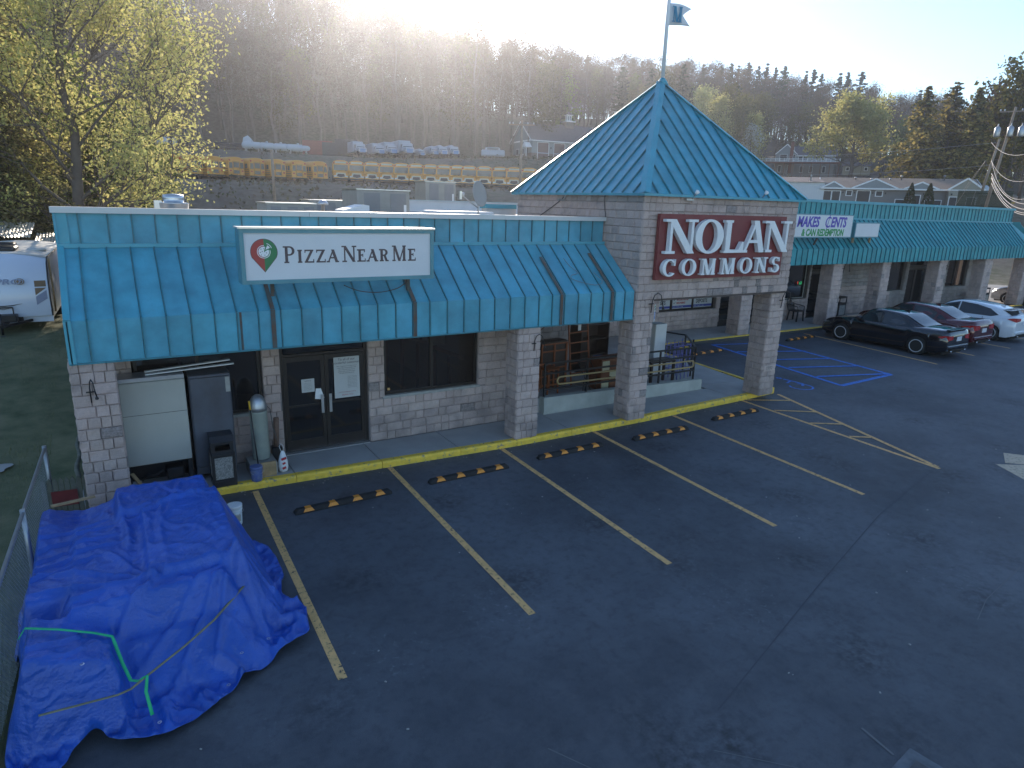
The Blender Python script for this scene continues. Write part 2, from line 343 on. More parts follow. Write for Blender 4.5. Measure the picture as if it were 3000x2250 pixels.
# wheelchair symbol
def ell(cx, cy, rx, ry, t0, t1, n=14): return [(cx + rx * math.cos(R(t0 + (t1 - t0) * i / n)), cy + ry * math.sin(R(t0 + (t1 - t0) * i / n))) for i in range(n + 1)]
mk = strip(ell(20.05, .78, .38, .36, 60, -230), .07, .005, M['blue_line'], 'painted_wheelchair')
strip([(20.35, 1.72), (20.4, 1.3), (20.42, .98), (20.15, .8)], .09, .009, M['blue_line'], 'painted_wheelchair'); strip([(20.35, 1.42), (20.0, 1.3)], .07, .012, M['blue_line'], 'painted_wheelchair'); strip(ell(20.3, 1.85, .07, .07, 0, 360), .08, .014, M['blue_line'], 'painted_wheelchair')
# arrow at the edge of the frame
mb = MB(); mb.add([(18.05, -5.8, .006), (17.45, -6.75, .006), (17.2, -9.1, .006), (19.6, -7.0, .006), (18.35, -6.05, .006)], [(0, 1, 2, 3, 4)])
mb.add([(18.42, -5.95, .006), (19.2, -5.55, .006), (19.75, -6.3, .006), (18.9, -6.75, .006)], [(0, 1, 2, 3)], 0)
mb = MB(); mb.add([(18.15, -5.85, .006), (18.4, -6.02, .006), (20.0, -7.0, .006), (16.9, -7.9, .006)], [(0, 1, 2, 3)])
mb.add([(18.45, -5.93, .006), (19.2, -5.57, .006), (19.75, -6.2, .006), (19.0, -6.4, .006)], [(0, 1, 2, 3)])
mb.build('painted_arrow', M['cream_line'], lot)
# tar seams and scratches in the asphalt
M['seam'] = mat('tar_seam', (.062, .067, .078), .8); M['scratch'] = mat('pale_scratch', (.15, .15, .15), .9)
for pts, w_, mm in [([(6.2, -8.2), (9.5, -7.15), (13, -6.1), (17.0, -5.2)], .018, 'seam'), ([(4.15, -7.7), (4.6, -8.5), (4.95, -8.75), (6.1, -10.2)], .012, 'scratch'), ([(13.2, -8.4), (11.6, -8.6), (10.9, -8.8)], .012, 'scratch'), ([(5.7, -8.6), (6.3, -9.2)], .01, 'scratch'), ([(7.42, -9.2), (7.36, -9.6)], .03, 'scratch')]:
    strip(pts, w_, .0045, M[mm], 'asphalt_seam')
M['iron'] = mat('rusty_iron', (.09, .085, .085), .7, var=.3, vscale=9)
# storm drain
dr = thing('storm_drain', 'cast iron storm drain grate in a concrete collar sunk in the asphalt', 'drain', (7.12, -10.2, 0), .12)
mb = MB(); mb.box(-.55, .55, -.5, .5, -.1, .012); mb.build('collar', mat('dirty_collar', (.14, .15, .16), .9, var=.3, vscale=6), dr)
mb = MB(); mb.box(-.4, .4, -.38, .38, .0, .03); mb.build('grate_frame', M['iron'], dr)
for i in range(7):
    mb = MB(); mb.box(-.34, .34, -.33 + i * .1, -.3 + i * .1, .03, .036); mb.build('grate_slot', M['black'], dr)

# ---------------- sidewalk slabs and kerbs
def kerb_y(x): return np.interp(x, [-.8, 2, 4.4, 8.6, 12.6, 14.3, 16.6, 18.2, 18.7], [.6, .56, .45, .26, .3, .42, .52, .62, .68])
walk = MB(); walk.box(-.2, 18.2, .8, 9.5, -.1, .12); walk = walk.build('sidewalk', M['joint']); tag(walk, kind='structure')
def slab(pts, z=.15, m='concrete'):
    cx = sum(p[0] for p in pts) / len(pts); cy = sum(p[1] for p in pts) / len(pts)
    ins = []
    for x, y in pts:
        d = math.hypot(x - cx, y - cy); k = 1 - .009 / d * 1.3; ins.append((cx + (x - cx) * k, cy + (y - cy) * k))
    mb = MB(); n = len(pts); mb.v = [(x, y, .1) for x, y in ins] + [(x, y, z) for x, y in ins]
    mb.f = [tuple(range(n, 2 * n))] + [(i, (i + 1) % n, (i + 1) % n + n, i + n) for i in range(n)]; mb.m = [0] * (n + 1); mb.sm = [False] * (n + 1)
    return mb.build('slab', M[m], walk)
jx = [-.2, 1.75, 3.5, 5.3, 7.15, 8.95, 10.25, 12.3, 14.35, 16.5]
for a, b in zip(jx[:-1], jx[1:]):
    slab([(a, kerb_y(a) + .17), (b, kerb_y(b) + .17), (b, 1.68 if b <= 9 else 1.63), (a, 1.68 if a < 9 else 1.63)])
slab([(16.5, kerb_y(16.5) + .17), (18.1, kerb_y(18.1) + .17), (18.45, 1.9), (16.5, 1.9)])
slab([(16.3, 1.9), (18.45, 1.9), (18.75, 4.2), (16.3, 4.2)]); slab([(16.3, 4.2), (18.75, 4.2), (19.0, 7.6), (16.3, 7.6)])
for i in range(3): slab([(9.3 + 2.35 * i, 1.63), (11.65 + 2.35 * i, 1.63), (11.65 + 2.35 * i, 9.55), (9.3 + 2.35 * i, 9.55)], .149)
for i in range(13):
    a = 16.35 + 2.7 * i; slab([(a, 7.6), (a + 2.7, 7.6), (a + 2.7, 9.55), (a, 9.55)])
mb = MB(); mb.box(16.35, 52.0, 7.35, 14, -.1, .12); mb.build('sidewalk_base', M['joint'], walk)
slab([(49.4, 7.6), (51.9, 7.6), (51.9, 14), (49.4, 14)], .15)
def kerb_run(xs_, yf, parent):
    for a, b in zip(xs_[:-1], xs_[1:]):
        d = .006; x0, x1 = a + d, b - d; y0, y1 = yf(x0), yf(x1); mb = MB()
        pr = [(0, -.05), (0, .11), (.012, .138), (.035, .152), (.165, .153), (.165, -.05)]
        mb.v = [(x0, y0 + p, q) for p, q in pr] + [(x1, y1 + p, q) for p, q in pr]; n = len(pr)
        mb.f = [tuple(range(n - 1, -1, -1)), tuple(range(n, 2 * n))] + [(i, (i + 1) % n, (i + 1) % n + n, i + n) for i in range(n)]; mb.m = [0] * len(mb.f); mb.sm = [False] * len(mb.f)
        mb.build('kerb_stone', M['kerb_yellow'], parent)
kr = bpy.data.objects.new('kerb', None); COL.objects.link(kr); tag(kr, kind='structure')
kerb_run([1.75, 3.5, 5.3, 7.15, 8.62, 10.25, 12.75, 14.35, 16.5, 17.75, 18.5], lambda x: float(kerb_y(x)), kr)
kerb_run([18.95, 21, 23.7, 26.4, 29.1, 31.8, 34.5, 37.2, 39.9, 42.6, 45.3, 48, 52], lambda x: 7.4, kr)
# island edge on the accessible-bay side
mb = MB(); mb.prism([(18.5, .75), (18.62, .75), (19.12, 7.4), (18.98, 7.4)], -.05, .152, 'z'); mb.build('kerb_stone', M['kerb_yellow'], kr)
# ---------------- split-face blocks
def make_block(seed):
    r = random.Random(seed); mb = MB(); g = []
    xs_ = [0, .06, .5 + r.uniform(-.1, .1), .94, 1]; zs_ = [0, .07, .5 + r.uniform(-.1, .1), .93, 1]
    for j, z in enumerate(zs_):
        for i, x in enumerate(xs_):
            edge = i in (0, 4) or j in (0, 4)
            y = .012 if edge else -r.uniform(.0, .02)
            jx_, jz = (0, 0) if edge else (r.uniform(-.015, .015), r.uniform(-.03, .03))
            g.append((x + jx_, y, z + jz))
    mb.v = g[:]
    for j in range(4):
        for i in range(4): mb.f.append((j * 5 + i, j * 5 + i + 1, (j + 1) * 5 + i + 1, (j + 1) * 5 + i))
    ring = [0, 1, 2, 3, 4, 9, 14, 19, 24, 23, 22, 21, 20, 15, 10, 5]; b = len(mb.v)
    for k in (0, 4, 24, 20): mb.v.append((g[k][0], .075, g[k][2]))
    idx = {0: b, 4: b + 1, 24: b + 2, 20: b + 3}
    for s, t, mid in ((0, 4, [0, 1, 2, 3, 4]), (4, 24, [4, 9, 14, 19, 24]), (24, 20, [24, 23, 22, 21, 20]), (20, 0, [20, 15, 10, 5, 0])): mb.f.append(tuple([idx[s], idx[t]] + mid[::-1]))
    mb.m = [0] * len(mb.f); mb.sm = [False] * len(mb.f); return mb
BLK = [make_block(i).mesh('block', M['block']) for i in range(9)]
BLKS = [make_block(20 + i).mesh('block', M['block_stain']) for i in range(3)]
def courses(parent, p0, dirv, L, z0, z1, ch=.2, openings=(), wset=(.2, .3, .4, .2, .4, .3), gap=.005, budget=300, stain=.02, stain_at=None, seed=0, used=[0], proud=0, first_fix=None):
    r = random.Random(seed * 91 + 5); dx, dy = dirv; rz = math.atan2(dy, dx); n = max(1, round((z1 - z0) / ch)); ch = (z1 - z0) / n
    rest = MB(); cnt = 0; items = []
    for k in range(n):
        za, zb = z0 + k * ch, z0 + (k + 1) * ch; x = 0; first = True
        while x < L - 1e-4:
            w_ = r.choice(wset) * (.5 + .5 * r.random() if first else 1); first = False
            if L - x - w_ < .09: w_ = L - x
            xa, xb = x, min(L, x + w_); x = xb
            spans = [(xa, xb, za, zb)]
            for (oa, ob, oz0, oz1) in openings:
                ns = []
                for (a, b, c, d) in spans:
                    if ob <= a or oa >= b or oz1 <= c or oz0 >= d: ns.append((a, b, c, d)); continue
                    if oz1 - .001 > c and oz0 + .001 < d:
                        if oz0 - c > .05: ns.append((a, b, c, oz0))
                        if d - oz1 > .05: ns.append((a, b, oz1, d))
                        c2, d2 = max(c, oz0), min(d, oz1)
                        if oa - a > .04: ns.append((a, oa, c2, d2))
                        if b - ob > .04: ns.append((ob, b, c2, d2))
                spans = ns
            items += spans
    for (a, b, c, d) in items:
        ws, hs = b - a - gap, d - c - gap
        if ws < .03: continue
        x0, zz = a + gap / 2, c + gap / 2
        st = r.random() < (stain_at(a, c) if stain_at else stain)
        px, py = p0[0] + dx * x0, p0[1] + dy * x0
        if cnt < budget:
            o = bpy.data.objects.new('block', r.choice(BLKS if st else BLK)); COL.objects.link(o); o.parent = parent
            o.location = (px, py, zz); o.rotation_euler = (0, 0, rz); o.scale = (ws, 1 + .0 * proud, hs); cnt += 1
        else:
            me = r.choice(BLK); Mx = Matrix.Translation((px, py, zz)) @ Matrix.Rotation(rz, 4, 'Z') @ Matrix.Diagonal((ws, 1, hs, 1))
            rest.add([tuple(Mx @ v.co) for v in me.vertices], [tuple(p.vertices) for p in me.polygons], 0)
    if rest.v: o = rest.build('block_courses', M['block_far'], parent, recalc=False); o['kind'] = 'stuff'
    return cnt
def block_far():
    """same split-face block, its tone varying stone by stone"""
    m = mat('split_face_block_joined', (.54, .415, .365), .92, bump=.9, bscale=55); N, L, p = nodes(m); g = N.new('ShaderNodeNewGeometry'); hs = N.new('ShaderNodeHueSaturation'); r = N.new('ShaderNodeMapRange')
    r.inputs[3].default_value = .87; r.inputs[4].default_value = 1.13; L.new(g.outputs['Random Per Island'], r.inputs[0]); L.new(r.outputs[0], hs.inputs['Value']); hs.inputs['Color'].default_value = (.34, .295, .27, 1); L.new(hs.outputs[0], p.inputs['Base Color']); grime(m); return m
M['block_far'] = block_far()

# gooseneck lamp bracket
def gooseneck(x, y, z, label, rz=0, s=1, side=1):
    t = thing('gooseneck_bracket', label, 'lamp bracket', (x, y, z), rz, 'gooseneck brackets on the block pillars')
    t.scale = (s, s, s)
    mb = MB(); mb.tube([(0, -.03, 0), (0, -.05, .25), (side * .03, -.07, .36), (side * .09, -.1, .41), (side * .16, -.12, .36), (side * .2, -.12, .22), (side * .24, -.12, .12)], .011, 6); mb.build('pipe', M['black'], t)
    mb = MB(); mb.bar((-.06, -.02, .18), (.06, -.02, .18), .02, .02); mb.build('clamp', M['black'], t)
    mb = MB(); mb.lathe([(.012, 0), (.028, -.03), (.026, -.05)], (side * .245, -.12, .12), 8); mb.build('socket', M['black'], t)
# block pillars
PG = 'split-face block pillars along the walk'
def pillar(x, y, w, d, z1, label, seed, ch=.2, faces='FLRB', wset=(.15, .2, .3, .15, .2), z0=.15, stain=.02, stain_at=None):
    t = thing('block_pillar', label, 'pillar', (x, y, z0), 0, PG); h = z1 - z0; q = .03
    mb = MB(); mb.box(q, w - q, q, d - q, 0, h); mb.build('mortar_core', M['mortar'], t)
    # each face set in by nothing, corners alternate
    if 'F' in faces: courses(t, (0, 0), (1, 0), w, 0, h, ch, wset=wset, seed=seed, stain=stain, stain_at=stain_at)
    if 'L' in faces: courses(t, (0, d), (0, -1), d - .012, 0, h, ch, wset=wset, seed=seed + 1, stain=stain)
    if 'R' in faces: courses(t, (w, .012), (0, 1), d - .012, 0, h, ch, wset=wset, seed=seed + 2, stain=stain)
    if 'B' in faces: courses(t, (w, d), (-1, 0), w, 0, h, ch, wset=wset, seed=seed + 3, stain=stain)
    return t
pillar(-.05, .3, .64, .58, 2.9, 'block pillar at the lawn end of the pizza shop, its foot behind the blue tarpaulin', 1)
pillar(8.59, .3, .61, .52, 2.9, 'block pillar between the pizza shop window and the ramp rail', 11)
sA = lambda a, z: .55 if .15 < a < .5 and .1 < z < 1.3 else .03
pillar(12.0, .22, .6, .58, 3.35, 'stained block pillar under the tower corner, in front of the ramp', 21, stain_at=sA)
pB = pillar(17.3, .3, .62, .62, 3.35, 'block pillar with the carved 1992 stone under the outer tower corner', 31)
RPY = 7.5
for i, (px_, w_, lb) in enumerate([(24.7, .72, 'block pillar carrying the blue accessible parking plate'), (31.1, .78, 'block pillar between the plastic chair and the litter bin'), (35.3, .72, 'block pillar behind the bonnet of the dark red sedan'), (40.9, .8, 'block pillar beside the far shop door'), (46.1, .85, 'block pillar next to the far litter bin'), (51.3, .85, 'endmost block pillar at the sunlit side road')]):
    pillar(px_, RPY, w_, .7, 3.3, lb, 41 + 7 * i, ch=.225, faces='FLR' if i < 3 else 'FLR', wset=(.17, .22, .34, .17, .25))
gooseneck(.2, .29, 2.2, 'bent bracket on the pillar at the lawn end', side=.35)
gooseneck(9.0, .29, 2.3, 'bent bracket on the pillar beside the ramp rail', side=1)
gooseneck(12.47, .2, 3.02, 'bent bracket high on the stained pillar under the tower', side=1, s=1.25)
gooseneck(17.72, .29, 2.85, 'bent bracket on the outer pillar of the tower', side=1, s=1.25)
gooseneck(31.85, RPY, 2.75, 'bent bracket on the pillar beside the plastic chair', side=1, s=1.3); gooseneck(36.0, RPY, 2.75, 'bent bracket on the pillar behind the dark red sedan', side=1, s=1.3); gooseneck(41.6, RPY, 2.7, 'bent bracket on the pillar by the far door', side=1, s=1.3)
# carved date stone
def text_mesh(body, size, extrude=.004, shear=0, bold=0, align='LEFT', spacing=1):
    c = bpy.data.curves.new('t', 'FONT'); c.body = body; c.size = size; c.extrude = extrude; c.shear = shear; c.offset = bold; c.align_x = align; c.space_character = spacing
    c.resolution_u = 3
    o = bpy.data.objects.new('t', c); me = bpy.data.meshes.new_from_object(o); bpy.data.objects.remove(o); bpy.data.curves.remove(c); return me
def text(name, body, size, loc, mtl, parent=None, rz=0, sx=1, **k):
    """upright lettering reading along +x, facing -y"""
    me = text_mesh(body, size, **k); me.materials.clear(); me.materials.append(mtl)
    me.transform(Matrix.Rotation(R(90), 4, 'X') @ Matrix.Diagonal((sx, 1, 1, 1))); o = link(name, me, parent); o.location = loc; o.rotation_euler = (0, 0, rz); return o
mb = MB(); mb.box(.06, .56, -.028, .0, .6 + .17, .785 + .16); mb.build('date_stone', M['block'], pB)
text('date_numeral', '1992', .15, (.12, -.0285, .81), M['mortar'], pB, extrude=.003, bold=.002, spacing=1.1)

# ---------------- standing-seam metal
def seam_panels(parent, xs_, P, mats_, name, seamh=.03, seamw=.02, jitter=.0, rnds=0):
    """panels between successive xs; P(x) -> profile points [(x,y,z)...] from top to bottom; outward normal given by profile order"""
    for k, (a, b) in enumerate(zip(xs_[:-1], xs_[1:])):
        A, B = P(a + .003), P(b - .003); mb = MB(); n = len(A)
        for i in range(n - 1):
            p, q, r_, s_ = Vector(A[i]), Vector(B[i]), Vector(B[i + 1]), Vector(A[i + 1])
            nn = (q - p).cross(s_ - p).normalized(); nn = nn if nn.y < 0 else -nn
            bow = nn * rnd.uniform(-.004, .004); m1, m2 = (p + q) / 2 + bow, (s_ + r_) / 2 + bow
            mb.add([tuple(p), tuple(m1), tuple(q), tuple(r_), tuple(m2), tuple(s_)], [(0, 1, 4, 5), (1, 2, 3, 4)], 0)
            # raised seam along the left edge
            u = (q - p).normalized() * seamw
            mb.add([tuple(p), tuple(p + u), tuple(s_ + u), tuple(s_), tuple(p + nn * seamh), tuple(p + u + nn * seamh), tuple(s_ + u + nn * seamh), tuple(s_ + nn * seamh)], [(4, 5, 6, 7), (0, 4, 7, 3), (1, 2, 6, 5), (0, 1, 5, 4), (3, 7, 6, 2)], 1)
        mb.build(name, mats_, parent, recalc=False)
# ================= shop building on the left
SH = thing('pizza_shop', 'block-walled shop with a teal standing-seam canopy and a white capped parapet', 'shop', (0, 0, 0))
ops = [(.85, 3.2, 1.2, 2.9), (3.56, 5.48, .15, 2.75), (5.86, 8.3, 1.19, 2.9)]
wall = MB(); 
def wall_with_holes(mb, x0, x1, z0, z1, y, th, ops, m=0):
    xs_ = sorted({x0, x1, *[a for o in ops for a in o[:2]]}); zs_ = sorted({z0, z1, *[a for o in ops for a in o[2:]]})
    for i in range(len(xs_) - 1):
        for j in range(len(zs_) - 1):
            cx, cz = (xs_[i] + xs_[i + 1]) / 2, (zs_[j] + zs_[j + 1]) / 2
            if any(o[0] < cx < o[1] and o[2] < cz < o[3] for o in ops): continue
            mb.box(xs_[i], xs_[i + 1], y, y + th, zs_[j], zs_[j + 1], m)
wall_with_holes(wall, .0, 9.2, .1, 4.6, 1.74, .2, ops); wall.box(9.0, 9.2, 1.94, 9.6, .1, 4.6); wall.box(-.0, .2, 1.94, 16, 0, 4.9); wall.box(0.2, 12, 15.8, 16, 0, 4.9)
wl_ = wall.build('wall', M['mortar'], SH)
courses(wl_, (0, 1.7), (1, 0), 9.2, .15, 3.0, .2, [(.85, 3.2, 1.2, 3.5), (3.56, 5.48, .1, 3.5), (5.86, 8.3, 1.19, 3.5)], seed=3, wset=(.2, .4, .4, .4, .2), budget=300, stain=.015)
courses(wl_, (9.24, 1.72), (0, 1), 7.8, .15, 3.0, .2, seed=4, wset=(.4, .4, .2), budget=0)
courses(wl_, (-.0, 14), (0, -1), 12.2, .05, 4.6, .2, seed=5, wset=(.4, .4, .2), budget=0)
# interior shell
mb = MB(); mb.box(.2, 9.0, 1.95, 8, .1, .14); mb.box(.2, 9, 8, 8.1, .1, 4.3); mb.box(.2, 9, 1.95, 8, 4.3, 4.4); mb.build('interior', M['interior'], SH)
# canopy
CX0, CX1 = 0.0, 11.97
seams = [.0, .28, .69, 1.06, 1.44, 1.82, 2.2, 2.57, 2.94, 3.34, 3.72, 4.1, 4.48, 4.85, 5.22, 5.6, 5.97, 6.36, 6.76, 7.16, 7.54, 7.92, 8.32, 8.71, 9.09, 9.46, 9.81, 10.21, 10.59, 10.97, 11.33, 11.65, CX1]
YF, YW = .28, 1.62; ZB, ZF, ZT, ZTT, ZP = 2.88, 3.58, 4.66, 4.72, 5.24
seam_panels(SH, seams, lambda x: [(x, YF, ZF), (x, YF, ZB)], [M['teal'], M['teal_dark']], 'fascia_panel')
seam_panels(SH, seams, lambda x: [(x, YW, ZT), (x, YF, ZF)], [M['teal'], M['teal_dark']], 'slope_panel')
s2 = [.02 + (11.95 - .02) * i / 32 for i in range(33)]; s2[1] = .32
seam_panels(SH, s2, lambda x: [(x, YW + .05, ZP), (x, YW + .05, ZTT)], [M['teal'], M['teal_dark']], 'parapet_panel')
mb = MB(); mb.box(-.03, CX1, YW - .035, YW + .06, ZT - .01, ZTT); mb.build('trim_band', M['teal_cap'], SH)
mb = MB(); mb.box(-.03, CX1, YF - .034, YF + .03, ZB - .025, ZB - .001); mb.build('drip_edge', M['teal_dark'], SH)
mb = MB(); mb.box(-.06, 4.3, YW - .04, YW + .34, ZP, ZP + .1); mb.build('parapet_cap', M['white_cap'], SH); mb = MB(); mb.box(4.305, 8.9, YW - .043, YW + .34, ZP + .001, ZP + .104); mb.build('parapet_cap', M['white_cap'], SH); mb = MB(); mb.box(8.905, CX1, YW - .04, YW + .34, ZP, ZP + .1); mb.build('parapet_cap', M['white_cap'], SH)
mb = MB(); mb.box(.0, 12, YW + .08, YW + .28, 4.4, ZP - .002); mb.build('parapet_back', M['mortar'], SH)
# end cap strip and side closure
mb = MB(); mb.prism([(YF - .005, ZB), (YF - .005, ZF + .01), (YW - .02, ZT), (YW - .02, ZP), (YW + .3, ZP), (YW + .3, ZB)], -.02, .0, 'x'); mb.build('end_panel', M['teal'], SH)
mb = MB(); mb.box(-.035, .075, YF - .03, YF - .002, ZB, ZF + .01); mb.build('corner_trim', M['teal_cap'], SH)
mb = MB(); mb.bar((.02, YF + .0 - .015, ZF + .012), (.02, YW - .015, ZT + .012), .1, .03); mb.build('corner_trim', M['teal_cap'], SH); mb = MB(); mb.box(-.035, .17, YW + .012, YW + .042, ZTT, ZP - .001); mb.build('corner_trim', M['teal_cap'], SH)
mb = MB(); mb.box(0.01, 11.98, YF + .01, 1.7, 2.9, 2.95); mb.box(9.25, 11.98, 1.7, 9.55, 2.95, 3.0); mb.build('soffit', M['soffit'], SH)
mb = MB(); mb.box(0.2, 12, YW + .28, 15.8, 4.75, 4.9); mb.build('roof', M['hvac'], SH)
# rusty seam covers
for x, t0 in ((3.2, .52), (6.02, .45), (9.72, .72), (11.24, .78)):
    mb = MB(); a = Vector((x, YF, ZF)); b = Vector((x - (.0), YW, ZT)); n_ = Vector((0, -(ZT - ZF), YW - YF)).normalized() * .036
    p = a.lerp(b, t0 + (.0 if x > 9 else 0)); mb.bar(a + n_, p + n_, .075, .012, up=(0, -.6, .8)); mb.box(x - .04, x + .04, YF - .042, YF - .03, ZB, ZF + .02); mb.build('rust_strip', M['rust'], SH)
mb = MB(); mb.box(2.62, 2.66, YF - .006, YF - .004, ZB, ZF); mb.build('rust_strip', M['rust'], SH)
# windows and doors
def window(parent, x0, x1, z0, z1, y, mull=(), fr=.06, name='window', sill=True, gl='glass', bars=()):
    w = MB(); w.box(x0, x1, y, y + .1, z0, z0 + fr); w.box(x0, x1, y, y + .1, z1 - fr, z1); w.box(x0, x0 + fr, y, y + .1, z0 + fr, z1 - fr); w.box(x1 - fr, x1, y, y + .1, z0 + fr, z1 - fr)
    for m_ in mull: w.box(m_ - fr / 2, m_ + fr / 2, y, y + .1, z0 + fr, z1 - fr)
    for b_ in bars: w.box(x0 + fr, x1 - fr, y + .01, y + .09, b_ - .03, b_ + .03)
    f = w.build(name, M['dark_alu'], parent); e = [x0 + fr, *mull, x1 - fr]
    for a, b in zip(e[:-1], e[1:]):
        g = MB(); g.quad((a, y + .05, z0 + fr), (b, y + .05, z0 + fr), (b, y + .05, z1 - fr), (a, y + .05, z1 - fr)); g.build('pane', M[gl], f)
    if sill: s = MB(); s.bbox(x0 - .06, x1 + .06, y - .1, y + .06, z0 - .07, z0, .008); s.build('sill', M['sill'], f)
    return f
M['sill'] = mat('stone_sill', (.34, .33, .3), .85, var=.15, vscale=8, bump=.3)
M['glass_clear'] = mat('tinted_glass', (.05, .045, .045), .05, spec=.6, trans=.75)
window(SH, .88, 3.18, 1.22, 2.88, 1.8, [2.0])
f2 = window(SH, 5.87, 8.3, 1.22, 2.88, 1.78, [7.08], gl='glass_clear')
# slatted wooden blind boards behind the first window, partition and shelves seen through the second
for i in range(11): mb = MB(); mb.box(1.0, 3.1, 1.92, 1.935, 1.32 + i * .14, 1.445 + i * .14); mb.build('board', M['brown'], SH)
for a, b in (((5.9, 2.6, 2.75), (8.25, 2.75, 1.75)),): mb = MB(); mb.bar(a, b, .05, .1); mb.build('partition_rail', M['brown'], SH)
for x in (6.1, 6.5, 6.95, 7.4, 7.8): mb = MB(); mb.box(x, x + .06, 2.7, 2.76, .2, 2.62 - (x - 5.9) * .42); mb.build('partition_post', M['brown'], SH)
mb = MB(); mb.box(7.3, 7.62, 2.4, 2.42, 2.2, 2.9); mb.build('notice_board', M['sill'], SH)
# double door
dd = MB(); dd.box(3.57, 5.47, 1.8, 1.9, 2.62, 2.75); dd.box(3.57, 3.63, 1.8, 1.9, .15, 2.62); dd.box(5.41, 5.47, 1.8, 1.9, .15, 2.62); dd.box(3.63, 5.41, 1.81, 1.89, 2.32, 2.37)
door = dd.build('double_door', M['dark_alu'], SH)
for a, b in ((3.635, 4.515), (4.525, 5.405)):
    l = MB(); l.box(a, a + .08, 1.8, 1.86, .17, 2.31); l.box(b - .08, b, 1.8, 1.86, .17, 2.31); l.box(a + .08, b - .08, 1.8, 1.86, .17, .42); l.box(a + .08, b - .08, 1.8, 1.86, 2.2, 2.31); l.box(a + .08, b - .08, 1.805, 1.85, 1.18, 1.22)
    l.quad((a + .08, 1.83, .42), (b - .08, 1.83, .42), (b - .08, 1.83, 2.2), (a + .08, 1.83, 2.2), 1); l.build('door_leaf', [M['dark_alu'], M['glass']], door)
for x in (4.43, 4.61): mb = MB(); mb.box(x - .03, x + .03, 1.74, 1.76, 1.0, 1.42); mb.box(x - .01, x + .01, 1.76, 1.8, 1.05, 1.08); mb.build('door_pull', M['alu'], door)
mb = MB(); mb.quad((3.66, 1.84, 2.38), (5.4, 1.84, 2.38), (5.4, 1.84, 2.6), (3.66, 1.84, 2.6)); mb.build('transom', M['glass'], door)
mb = MB(); mb.box(3.58, 5.46, 1.66, 1.79, .15, .17); mb.build('threshold', M['alu'], door)
def notice(x0, x1, z0, z1, y, label, lines, title=None, foot=None, col='paper'):
    t = thing('notice', label, 'notice', ((x0 + x1) / 2, y, z0)); h = z1 - z0; w = x1 - x0
    mb = MB(); mb.box(-w / 2, w / 2, -.004, 0, 0, h); mb.build('sheet', M[col], t)
    for k, (s, sz, z, xo, mt) in enumerate(lines): text('lettering', s, sz, (xo, -.0055, z), M[mt], t, extrude=.0006, align='CENTER', bold=.0)
    return t
M['paper'] = mat('paper_notice', (.5, .5, .48), .7, var=.04); M['ink_red'] = mat('red_ink', (.35, .03, .03), .6); M['ink_blue'] = mat('blue_ink', (.03, .05, .25), .6)
n1 = notice(4.72, 5.3, 1.28, 2.22, 1.79, 'large printed closing notice taped inside the shop door', [('To all of our', .075, .86, 0, 'ink'), ('wonderful customers', .075, .785, 0, 'ink'), ('After a long time of serving, we now', .031, .72, 0, 'ink'), ('say goodbye. It was a pleasure and', .031, .68, 0, 'ink'), ('joy to serve all of you, we are', .031, .64, 0, 'ink'), ('going to miss every one of you,', .031, .6, 0, 'ink'), ('and wish all the best to all.', .031, .56, 0, 'ink'), ('your friendship goes with us', .034, .12, 0, 'ink_red'), ('THANK YOU', .045, .05, 0, 'ink_red')] + [('thank you to all who came', .02, .48 - i * .032, .12, 'ink') for i in range(9)])
n2 = notice(4.0, 4.28, 1.5, 1.8, 1.79, 'small typed notice on the door glass beside the large one', [('NOTICE', .04, .24, 0, 'ink')] + [('please read the note here', .016, .2 - i * .03, 0, 'ink') for i in range(6)])
for x, r_, l_ in ((4.33, .12, 'white envelope tucked at the door edge, tilted left'), (4.43, -.3, 'white envelope tucked at the door edge, leaning over the other one')):
    mb = MB(); mb.box(-.055, .055, -.003 if r_ > 0 else -.007, 0 if r_ > 0 else -.004, 0, .24); o = mb.build('envelope', M['white']); o.location = (x, 1.79, 1.32); o.rotation_euler = (0, r_, 0); tag(o, l_, 'envelope')
mb = MB(); mb.box(0, .06, -.003, 0, 0, .06); o = mb.build('sticker', M['yellow']); o.location = (5.97, 1.82, 1.31); tag(o, 'small yellow sticker in the lower corner of the shop window', 'sticker')

# ================= tower
TW = thing('corner_tower', 'block tower with a teal pyramid roof over the walk', 'tower', (12, .2, 0))
W_ = 5.82; D_ = 5.9; Z0, Z1 = 3.35, 5.93
mb = MB(); q = .03
mb.box(q, W_ - q, q, .3, Z0 + .001, Z1); mb.box(q, .3, .3, D_ - .3, Z0 + .001, Z1); mb.box(W_ - .3, W_ - q, .3, D_ - .3, Z0 + .001, Z1); mb.box(q, W_ - q, D_ - .3, D_ - q, Z0 + .001, Z1); tw = mb.build('wall', M['mortar'], TW)
mb = MB(); mb.box(.02, W_ - .02, .02, D_ - .02, Z0 - .05, Z0); mb.build('soffit', M['soffit'], TW)
def stT(a, z): return .75 if z < Z0 + .42 and 2.2 < a < 5.6 and random.Random(int(a * 37 + z * 91)).random() < .45 else .02
courses(tw, (0, 0), (1, 0), W_, Z0, Z1, .2, [(.55, 5.1, 3.92, 5.42)], seed=61, wset=(.2, .3, .4, .4, .2), stain_at=stT, budget=300)
TW2 = tw
courses(tw, (0, D_), (0, -1), D_ - .014, Z0 + .0, Z1, .2, [(2.0, 5.9 - .1, 3, 3.3)], seed=62, wset=(.4, .4, .3, .2, .4), budget=220)
courses(tw, (W_, .014), (0, 1), D_ - .014, Z0, Z1, .2, seed=63, wset=(.4, .4, .2), budget=0)
courses(tw, (W_, D_), (-1, 0), W_, Z0, Z1, .2, seed=64, wset=(.4, .4, .2), budget=0)
